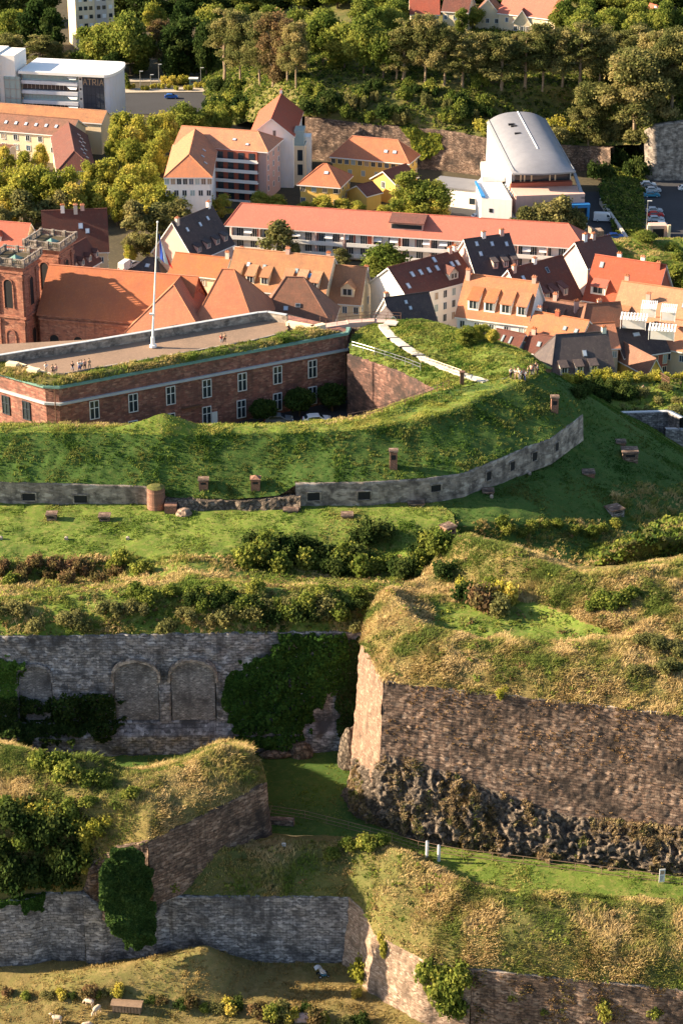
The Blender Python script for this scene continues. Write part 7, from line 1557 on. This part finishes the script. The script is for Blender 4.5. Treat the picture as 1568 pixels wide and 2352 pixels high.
grass('mown_grass', 'short mown lawn grass below the casemates', [
    ('terrace_lawn', 12, lambda u, v, A: (v <= 1280).astype(float)), 
    ('ditch_floor', 3), ('ditch_bank', 6), ('ditch_lawn', 7), ('bastion_glacis', 8, lambda u, v, A: ((A[..., 2] < 37.0) & (v > 1385) & (v < 1476) & (u > 985) & (u < 1400)).astype(float))],
    [(.075, .13, .022), (.11, .175, .03), (.17, .22, .042), (.27, .25, .08)], 5, (.06, .22), .05, .25, .4, .6, 90)
grass('bank_grass', 'grass of the outer bank and lawn right of the casemates, shade in its deep green', [('outer_glacis', 9, lambda u, v, A: 1 - .8 * ((v > 1195) | ((u > 1400) & (v > 1110))))], [(.035, .085, .018), (.055, .115, .022), (.08, .13, .028), (.13, .14, .04)], 5, (.08, .24), .045, .25, .4, .6, 92)  # palette darkened to paint the shade lying on this lawn and bank
grass('field_grass', 'sparse dry pasture grass of the bottom field', [('sheep_field', 11, lambda u, v, A: (v > 2180).astype(float))], [(.12, .13, .035), (.24, .19, .07), (.34, .25, .10), (.28, .20, .08)], 6, (.08, .28), .04, .3, .6, .5, 95)
leaves('hill_scrub', 'dense low scrub and brambles over the wooded hill', [('hill', 1.3, lambda u, v, A: (v > 60).astype(float)), ('outer_mound', 2), ('parking_bank', 3), ('east_bank', .5, lambda u, v, A: (A[..., 2] > 0).astype(float))], GR_ + DK_[:1] + OL_[:1], .22, .9, per=12, rad=.8)
leaves('fort_brambles', 'low brambles and nettles over the fort banks', [
    ('terrace_lawn', 1.6, lambda u, v, A: ((v > 1290) & ((v > 1345) | (u > 560) | (u < 280))).astype(float)),
    ('lunette_glacis', 1.0, lambda u, v, A: ((u < 230) & (v > 1840)) * 1.0 + .12), ('outer_glacis', .35, lambda u, v, A: (v > 1200).astype(float)), ('lower_glacis', .35, lambda u, v, A: (v > 1950) * 1.0), ('bastion_glacis', .35, lambda u, v, A: (A[..., 2] > 35) * 1.0)], GR_ + OL_ + BR_[:1], .12, .8, per=14, rad=.55)
# tufts on rock ledges and masonry
def wall_tufts(name, label, bvh, box, n, pal, h=(.2, .45), maskf=None, parent_m=None):
    P_, N_ = [], []; O = Vector((0, 0, CAMZ)); k = 0
    while len(P_) < n and k < n * 8:
        k += 1; u, v = rr.uniform(box[0], box[2]), rr.uniform(box[1], box[3])
        if maskf and not maskf(u, v): continue
        hq = bvh.ray_cast(O, ray(u, v).normalized())
        if hq[0] is None: continue
        if float(fbm(np.array(hq[0].x * .5), np.array(hq[0].z * .5), 77, 3)) < -.1 + .3 * rr.random(): continue
        P_.append(tuple(hq[0])); nn = hq[1] if hq[1].dot(ray(u, v)) < 0 else -hq[1]; N_.append(tuple((nn + Vector((0, 0, .5))).normalized()))
    V, T, K = tufts(np.array(P_), np.array(N_), 9, h[0], h[1], .045, .18, pal, .4, 2.0, 66)
    o = npmesh(name, V, T, 3, 'tuft', None, K); tag(o, label, 'grass', None, 'stuff')
wall_tufts('rock_tufts', 'dry brown tufts clinging to the rock ledges', BVR, (800, 1720, 1620, 2040), 3800, [(.14, .11, .05), (.28, .20, .11), (.40, .30, .17), (.14, .15, .05)])
wall_tufts('wall_tufts', 'dry tufts growing from the joints of the big wall', BVB1, (885, 1575, 1620, 1900), 900, [(.16, .11, .05), (.32, .20, .10), (.40, .26, .13)], (.18, .35), lambda u, v: (v - 1565 - (u - 880) * .11) < 130 or rr.random() < .25)
wall_tufts('wall_tufts', 'dry tufts growing from the joints of the bottom right wall', BVB3, (1090, 2230, 1620, 2352), 600, [(.16, .11, .05), (.30, .20, .10), (.12, .14, .04)], (.15, .32))
# ------------------------------------------------------------------ cars
def make_car(body, van=False):
    r = bpy.data.objects.new('car', None); COL.objects.link(r)
    Lc, Wc = (5.2, 1.95) if van else (4.25, 1.76)
    if van: prof = [(-2.6, .35), (-2.6, 2.15), (-2.4, 2.3), (.9, 2.3), (1.5, 1.9), (1.9, 1.2), (2.5, 1.05), (2.6, .7), (2.6, .35)]
    else: prof = [(-2.1, .35), (-2.12, .85), (-1.95, 1.02), (-1.45, 1.38), (-.9, 1.47), (.25, 1.44), (.95, 1.0), (1.9, .86), (2.1, .62), (2.12, .35)]
    b = MB(); n = len(prof); hw = Wc / 2
    def wz(z): return hw * (1 - max(0, z - .9) * (.12 if van else .28))
    vs = [(x, -wz(z), z) for x, z in prof] + [(x, wz(z), z) for x, z in prof]
    fs = [(i, i + 1, n + i + 1, n + i)[::-1] for i in range(n - 1)] + [tuple(range(n)), tuple(range(n, 2 * n))[::-1], (0, n, 2 * n - 1, n - 1)]
    b.mesh(vs, fs); bo = b.build('body', body, r)
    bv = bo.modifiers.new('bevel', 'BEVEL'); bv.width = .07; bv.segments = 2
    def glass(pts, name='window'):
        g = MB(); g.poly(pts); g.build(name, 'glass', r)
    for s in (-1, 1):
        if van: q = [(.75, 1.35), (1.62, 1.35), (1.3, 1.85), (.75, 1.95)]
        else: q = [(-1.5, .98), (.75, .98), (.18, 1.34), (-.85, 1.37), (-1.35, 1.28)]
        pts = [(x, s * (wz(z) + .012), z) for x, z in q]; glass(pts if s < 0 else pts[::-1])
    if van: glass([(1.58, -.8, 1.86), (1.98, -.86, 1.22), (1.98, .86, 1.22), (1.58, .8, 1.86)], 'windscreen')
    else:
        glass([(.36, -.66, 1.40), (.98, -.74, 1.03), (.98, .74, 1.03), (.36, .66, 1.40)], 'windscreen'); glass([(-1.92, -.72, 1.08), (-1.49, -.66, 1.38), (-1.49, .66, 1.38), (-1.92, .72, 1.08)][::-1], 'rear_window')
    for x in (-Lc * .31, Lc * .31):
        for s in (-1, 1):
            g = MB(); g.bar((x, s * (hw - .2), .32), (x, s * (hw + .02), .32), .33, n=14); w = g.build('wheel', 'tyre', r)
            g = MB(); g.bar((x, s * (hw + .021), .32), (x, s * (hw + .035), .32), .19, n=10); g.build('hubcap', 'silver', w)
    for s in (-1, 1):
        g = MB(); g.obox((Lc / 2 - .02, s * .6, .68), (.05, 0, 0), (0, .2, 0), (0, 0, .09)); g.build('headlight', 'white', r)
        g = MB(); g.obox((-Lc / 2 + .02, s * .68, .82), (.05, 0, 0), (0, .12, 0), (0, 0, .12)); g.build('tail_light', 'red', r)
    return r
CARP = {}
def car(label, u, v, body, rz, van=False, z=None, group='parked cars'):
    p = hit(u, v) if z is None else G(u, v, z)
    if p is None: return
    if (body, van) not in CARP: c = CARP[(body, van)] = make_car(body, van)
    else: c = copy_tree(CARP[(body, van)])
    c.name = 'parked_van' if van else 'parked_car'
    c.location = p + Vector((0, 0, .03)); c.rotation_euler.z = rz; tag(c, label, 'van' if van else 'car', group)
car('white hatchback parked in the barracks court', 728, 973, 'carwhite', .2, z=26)
car('dark car half hidden under the round trees of the court', 640, 972, 'cargrey', .1, z=26)
car('white delivery van by the tall wall at the right edge', 1551, 362, 'carwhite', -.1, True)
car('white car left of the delivery van', 1533, 371, 'carwhite', 3.3)
car('white car uppermost in the right row of the car park', 1487, 428, 'carwhite', -.05)
car('teal car in the right row of the car park', 1495, 452, 'carteal', .02)
car('silver car just behind the teal one', 1498, 441, 'silver', 0)
car('grey car behind the red car', 1501, 488, 'silver', .05)
car('dark red car in the lower car row', 1504, 498, 'red', .03)
car('silver estate car next to the red one', 1505, 508, 'silver', .03)
car('white car lowest in the right car row', 1512, 521, 'carwhite', 3.1)
car('white van parked left of the long pale wall', 1385, 508, 'carwhite', -.1, True)
car('blue car behind the long red roof at right', 1412, 548, 'carblue', .05)
car('white car in the far left corner of the sunny yard', 1010, 470, 'carwhite', .2, z=-15)
car('silver car at the bottom end of the right car row', 1518, 531, 'silver', 3.1)
car('dark grey car between the white and teal cars', 1490, 435, 'cargrey', .0)
car('grey car cut by the right edge beside the car park', 1574, 437, 'carwhite', .0)
car('dark car in the shade below the tall wall', 1482, 389, 'cargrey', .3)
car('white car parked below the cultural centre', 1100, 503, 'carwhite', .3, z=-15)
car('black car parked beside the white one below the cultural centre', 1122, 508, 'cargrey', .3, z=-15)
car('blue car on the road beside the roundabout', 394, 226, 'carblue', 0)
car('white van parked between the old houses near the flag', 290, 618, 'carwhite', 1.2, True, z=-15, group='cars in the old town')
car('silver car on the street behind the church', 306, 612, 'silver', 1.0, z=-15, group='cars in the old town')
# ------------------------------------------------------------------ people
def skin_body(name, joints, edges, m):
    me = bpy.data.meshes.new(name); me.from_pydata([j[0] for j in joints], edges, []); o = bpy.data.objects.new(name, me); COL.objects.link(o)
    md = o.modifiers.new('skin', 'SKIN'); md.use_smooth_shade = True
    for i, j in enumerate(joints): me.skin_vertices[0].data[i].radius = (j[1], j[2] if len(j) > 2 else j[1]); me.skin_vertices[0].data[i].use_root = (i == 0)
    sb = o.modifiers.new('sub', 'SUBSURF'); sb.levels = 1; sb.render_levels = 1
    dg = bpy.context.evaluated_depsgraph_get(); me2 = bpy.data.meshes.new_from_object(o.evaluated_get(dg)); bpy.data.objects.remove(o)
    me2.materials.clear(); me2.materials.append(M[m]); me2.name = name
    return me2
def pose(kind):
    k = .0
    if kind == 'sit':
        hip, kn, an = .50, (.14, -.42, .50), (.14, -.48, .06)
        J = [((0, 0, .52), .15, .12), ((0, .02, .78), .14, .10), ((0, .03, 1.0), .17, .10), ((0, .02, 1.14), .055), ((0, .0, 1.24), .085, .10), ((0, -.01, 1.34), .08, .09),
             ((.19, .02, 1.03), .055), ((.24, -.04, .78), .045), ((.16, -.26, .66), .035), ((.13, -.36, .62), .03),
             ((-.19, .02, 1.03), .055), ((-.24, -.04, .78), .045), ((-.16, -.26, .66), .035), ((-.13, -.36, .62), .03),
             ((.10, -.02, .52), .09), ((.12, -.42, .52), .065), ((.13, -.46, .10), .045), ((.13, -.60, .05), .04),
             ((-.10, -.02, .52), .09), ((-.12, -.42, .52), .065), ((-.13, -.46, .10), .045), ((-.13, -.60, .05), .04)]
    else:
        st = .12 if kind == 'walk' else .0
        J = [((0, 0, .92), .15, .11), ((0, .01, 1.16), .13, .10), ((0, .01, 1.38), .17, .10), ((0, .0, 1.50), .055), ((0, -.02, 1.60), .085, .10), ((0, -.02, 1.70), .08, .09),
             ((.19, .01, 1.41), .055), ((.25, .03 - st, 1.14), .045), ((.25, -.10 - st, .92), .034), ((.25, -.14 - st, .82), .03),
             ((-.19, .01, 1.41), .055), ((-.25, .03 + st, 1.14), .045), ((-.24, -.06 + st, .90), .034), ((-.24, -.08 + st, .80), .03),
             ((.10, 0, .88), .09), ((.11, -.03 - st * 1.2, .50), .062), ((.11, .02 - st, .10), .042), ((.12, -.14 - st, .04), .04),
             ((-.10, 0, .88), .09), ((-.11, -.02 + st * .6, .50), .062), ((-.11, .03 + st * 1.6, .10), .042), ((-.12, -.12 + st * 1.5, .04), .04)]
    E = [(0, 1), (1, 2), (2, 3), (3, 4), (4, 5), (2, 6), (6, 7), (7, 8), (8, 9), (2, 10), (10, 11), (11, 12), (12, 13), (0, 14), (14, 15), (15, 16), (16, 17), (0, 18), (18, 19), (19, 20), (20, 21)]
    def sub(idx, edges, grow, m, name):
        mp = {q: k for k, q in enumerate(idx)}
        return skin_body(name, [(J[q][0],) + tuple(x + grow for x in J[q][1:]) for q in idx], [(mp[a], mp[b]) for a, b in edges], m)
    body = skin_body('body', J, E, 'skin')
    shirt = sub([0, 1, 2, 6, 7, 10, 11], [(0, 1), (1, 2), (2, 6), (6, 7), (2, 10), (10, 11)], .018, 'c_white', 'shirt')
    trous = sub([0, 14, 15, 16, 18, 19, 20], [(0, 14), (14, 15), (15, 16), (0, 18), (18, 19), (19, 20)], .016, 'c_blue', 'trousers')
    h = J[5][0]; bm = bmesh.new(); bmesh.ops.create_icosphere(bm, subdivisions=2, radius=.112)
    for v in list(bm.verts):
        if v.co.z < -.01 and v.co.y < .02: bm.verts.remove(v)
    bmesh.ops.translate(bm, vec=Vector(h) + Vector((0, .02, -.0)), verts=bm.verts); hm = bpy.data.meshes.new('hair'); bm.to_mesh(hm); bm.free(); hm.materials.append(M['hair'])
    return body, shirt, trous, hm
POSES = {k: pose(k) for k in ('stand', 'walk', 'sit')}
PM = {}
def person(label, u, v, kind, shirt, trous, rz, group, z=None, sc=1.0, dz=0):
    p = hit(u, v) if z is None else G(u, v, z)
    if p is None: return
    p = p + Vector((0, 0, dz))
    r = empty('person', p, rz, label, 'person', group); r.scale = (sc,) * 3
    for nm, me, m in zip(('body', 'shirt', 'trousers', 'hair'), POSES[kind], (None, shirt, trous, None)):
        if m:
            if (kind, nm, m) not in PM: q = me.copy(); q.materials.clear(); q.materials.append(M[m]); PM[(kind, nm, m)] = q
            me = PM[(kind, nm, m)]
        o = bpy.data.objects.new(nm, me); COL.objects.link(o); o.parent = r
GP = 'visitors standing at the rampart corner'
for (l, u, v, k, s, t, rz) in [
    ('person in a white shirt and dark shorts, leftmost of the visitors', 1172, 870, 'stand', 'c_white', 'c_black', .6),
    ('person in white beside the leftmost visitor', 1181, 871, 'walk', 'c_white', 'c_tan', -.4),
    ('person in pale clothes in the middle of the visitors', 1189, 868, 'stand', 'c_tan', 'c_tan', 2.0),
    ('person in a white top and grey trousers facing the others', 1193, 873, 'stand', 'c_white', 'c_grey', 3.0),
    ('person with red top in front row of the visitors', 1200, 873, 'walk', 'c_pink', 'c_black', .9),
    ('person in pale blue jeans in front row of the visitors', 1204, 875, 'stand', 'c_white', 'c_blue', -.9),
    ('person in tan clothes right of the blue jeans', 1211, 868, 'stand', 'c_tan', 'c_tan', 1.4),
    ('person with pink shirt and dark trousers near the corner', 1218, 862, 'walk', 'c_pink', 'c_black', 2.4),
    ('person in brown beside the pink shirt', 1223, 862, 'stand', 'c_tan', 'c_grey', -.2),
    ('person in black, last of the visitors at the corner', 1229, 857, 'stand', 'c_black', 'c_tan', .2),
    ('person in grey at the right rim of the rampart corner', 1233, 862, 'stand', 'c_grey', 'c_black', 1.2)]:
    person(l, u, v, k, s, t, rz, GP)
GD = 'people sitting on the terrace edge of the barracks'
for (l, u, v, k, s, t, rz) in [
    ('person in white sitting, leftmost on the terrace edge', 107, 857, 'sit', 'c_white', 'c_tan', .1), ('person bending over beside the white sitter', 122, 862, 'sit', 'c_tan', 'c_black', .3),
    ('person with pale top sitting near the corner pillar', 130, 861, 'sit', 'c_pink', 'c_tan', -.2), ('person in black sitting on the terrace edge', 168, 855, 'sit', 'c_black', 'c_grey', .1),
    ('person in pale blue sitting right of the black one', 183, 852, 'sit', 'c_white', 'c_blue', .2), ('person with white shirt sitting in the group of four', 188, 851, 'sit', 'c_white', 'c_black', -.3),
    ('person with bare arms sitting in the group of four', 196, 850, 'sit', 'c_pink', 'c_black', .1), ('person in cream sitting, rightmost of the group', 206, 848, 'sit', 'c_tan', 'c_tan', .2),
    ('person in red sitting, left of the pair on the far edge', 509, 791, 'sit', 'c_red', 'c_grey', .1), ('person in tan sitting, right of the pair on the far edge', 517, 789, 'sit', 'c_tan', 'c_black', -.1)]:
    person(l, u, v, k, s, t, rz, GD, z=ZR + .5, dz=.28)
person('person in dark clothes standing at the terrace end', 663, 768, 'walk', 'c_black', 'c_black', 1.0, GD, z=ZR + .5)
person('person in white walking in the barracks court', 836, 952, 'walk', 'c_white', 'c_blue', .5, 'people in the court', z=26)
person('person in grey beside the white one in the court', 843, 950, 'stand', 'c_grey', 'c_blue', -.5, 'people in the court', z=26)
person('person walking on the path below the rampart at right', 1475, 905, 'walk', 'c_white', 'c_white', .5, 'lone walkers')
# ------------------------------------------------------------------ sheep
def make_sheep(graze, lying=False):
    hz = -.32 if lying else 0
    J = [((0, 0, .62 + hz), .25, .24), ((.32, 0, .64 + hz), .23, .23), ((-.30, 0, .64 + hz), .22, .24), ((-.46, 0, .60 + hz), .12, .12)]
    E = [(0, 1), (0, 2), (2, 3)]
    nk = ((.52, 0, .62 + hz), .12, .13) if graze else ((.50, 0, .80 + hz), .12, .13); J.append(nk); E.append((1, 4))
    wool = skin_body('body', J, E, 'wool')
    hd = [((.50, 0, .60 + hz), .10), ((.66, 0, .34 + hz), .085, .09), ((.76, 0, .12 + hz), .05, .055)] if graze else [((.50, 0, .82 + hz), .10), ((.62, 0, .96 + hz), .09, .10), ((.82, 0, .86 + hz), .05, .055)]
    head = skin_body('head', hd, [(0, 1), (1, 2)], 'sheepface')
    ears = []
    for s in (-1, 1):
        c = Vector(hd[1][0]) + Vector((-.02, s * .09, .04)); ears.append(skin_body('ear', [(tuple(c), .03, .02), (tuple(c + Vector((-.03, s * .13, -.03))), .022, .012)], [(0, 1)], 'sheepface'))
    legs = []
    if not lying:
        for x, y in ((.30, .13), (.30, -.13)): legs.append(skin_body('leg', [((x, y, .5), .06), ((x + .01, y, .27), .038), ((x + .0, y, .06), .03), ((x + .04, y, .02), .035)], [(0, 1), (1, 2), (2, 3)], 'sheepface'))
        for x, y in ((-.32, .13), (-.32, -.13)): legs.append(skin_body('leg', [((x, y, .52), .085), ((x + .05, y, .34), .045), ((x - .05, y, .22), .034), ((x - .02, y, .05), .03), ((x + .02, y, .02), .035)], [(0, 1), (1, 2), (2, 3), (3, 4)], 'sheepface'))
    return [('body', wool), ('head', head)] + [('ear', e) for e in ears] + [('leg', l) for l in legs]
SG, SS, SL_ = make_sheep(True), make_sheep(False), make_sheep(False, True)
for l, u, v, P_, rz in (('sheep standing head down behind another near the trough', 207, 2312, SG, 2.7), ('pale sheep grazing nearest the trough', 224, 2328, SG, -2.2), ('sheep resting at the left of the dry field', 133, 2350, SS, 2.9), ('sheep cut by the bottom edge of the field', 200, 2366, SG, .3)):
    p = hit(u, v); r = empty('sheep', p, rz, l, 'sheep', 'sheep on the dry field'); r.scale = (1.15,) * 3
    for nm, me in P_:
        o = bpy.data.objects.new(nm, me); COL.objects.link(o); o.parent = r
# ------------------------------------------------------------------ stroller in the shaded ditch
p = hit(742, 2242); st = empty('stroller', p, .35, 'pale blue and white stroller standing alone in the shaded ditch', 'stroller')
b = MB(); b.mesh([(-.25, -.22, .42), (.22, -.22, .36), (.22, .22, .36), (-.25, .22, .42), (-.42, -.22, .86), (-.42, .22, .86), (-.30, -.22, .9), (-.30, .22, .9)], [(0, 1, 2, 3), (0, 3, 5, 4), (3, 2, 7, 5), (1, 0, 4, 6), (4, 5, 7, 6)]); o = b.build('seat', 'carwhite', st)
b = MB()
vs = []
for i in range(7):
    a = R(20 + i * 22)
    for y in (-.24, .24): vs.append((-.38 + .34 * math.cos(a) - .05, y, .78 + .30 * math.sin(a)))
b.thick(vs, [(2 * i, 2 * i + 2, 2 * i + 3, 2 * i + 1)[::-1] for i in range(6)], .02); b.build('hood', 'silver', st)
b = MB(); b.box(-.2, -.2, .12, .25, .2, .28); b.build('basket', 'carteal', st)
for s in (-1, 1):
    b = MB(); b.bar((-.55, s * .24, 1.02), (.30, s * .24, .16), .018, n=6); b.build('frame', 'galv', st)
    b = MB(); b.bar((.18, s * .24, .42), (-.32, s * .24, .15), .018, n=6); b.build('frame', 'galv', st)
    for x, r_ in ((-.34, .17), (.34, .12)): b = MB(); b.bar((x, s * .26, r_), (x, s * .31, r_), r_, n=14); w = b.build('wheel', 'tyre', st); b = MB(); b.bar((x, s * .311, r_), (x, s * .32, r_), r_ * .45, n=8); b.build('hubcap', 'silver', w)
b = MB(); b.bar((-.55, -.25, 1.02), (-.55, .25, 1.02), .022); b.build('handle', 'tyre', st)
st.scale = (1.3,) * 3
# ------------------------------------------------------------------ lamps and small posts in the park
def lamp(label, u, vb, vt, group, head=True):
    p = hit(u, vb)
    if p is None: return
    h = HY(u, vt, p.y).z - p.z; r = empty('street_lamp', p, 0, label, 'street lamp', group)
    b = MB(); b.bar((0, 0, -.2), (0, 0, h), .12, n=8, r2=.07); b.build('pole', 'galv', r)
    b = MB(); b.obox((.45, 0, h + .05), (.55, 0, 0), (0, .14, 0), (0, 0, .09)); b.build('lamp_head', 'white', r)
for l, u, b_, t in (('street lamp rising behind the white office building', 235, 165, 108), ('street lamp left of the park island', 366, 196, 148), ('street lamp with dark pole at the park path', 323, 198, 164), ('thick park lamp right of the island', 462, 192, 156), ('thin lamp post beside the row of parked cars', 1482, 545, 462), ('tiny lamp post behind the balcony block', 492, 318, 300), ('short park bollard lamp by the hedge', 347, 200, 172)):
    lamp(l, u, b_, t, 'street lamps')
p = hit(445, 196); r = empty('shelter', p, 0, 'small green kiosk on the park path', 'kiosk'); b = MB(); b.box(-1.3, -1, 0, 1.3, 1, 2.2); b.build('wall', 'copper', r); b = MB(); b.box(-1.5, -1.2, 2.2, 1.5, 1.2, 2.4); b.build('roof', 'white', r); b = MB(); b.box(-.9, -1.04, .9, .9, -1.003, 1.8); b.build('window', 'glass', r)
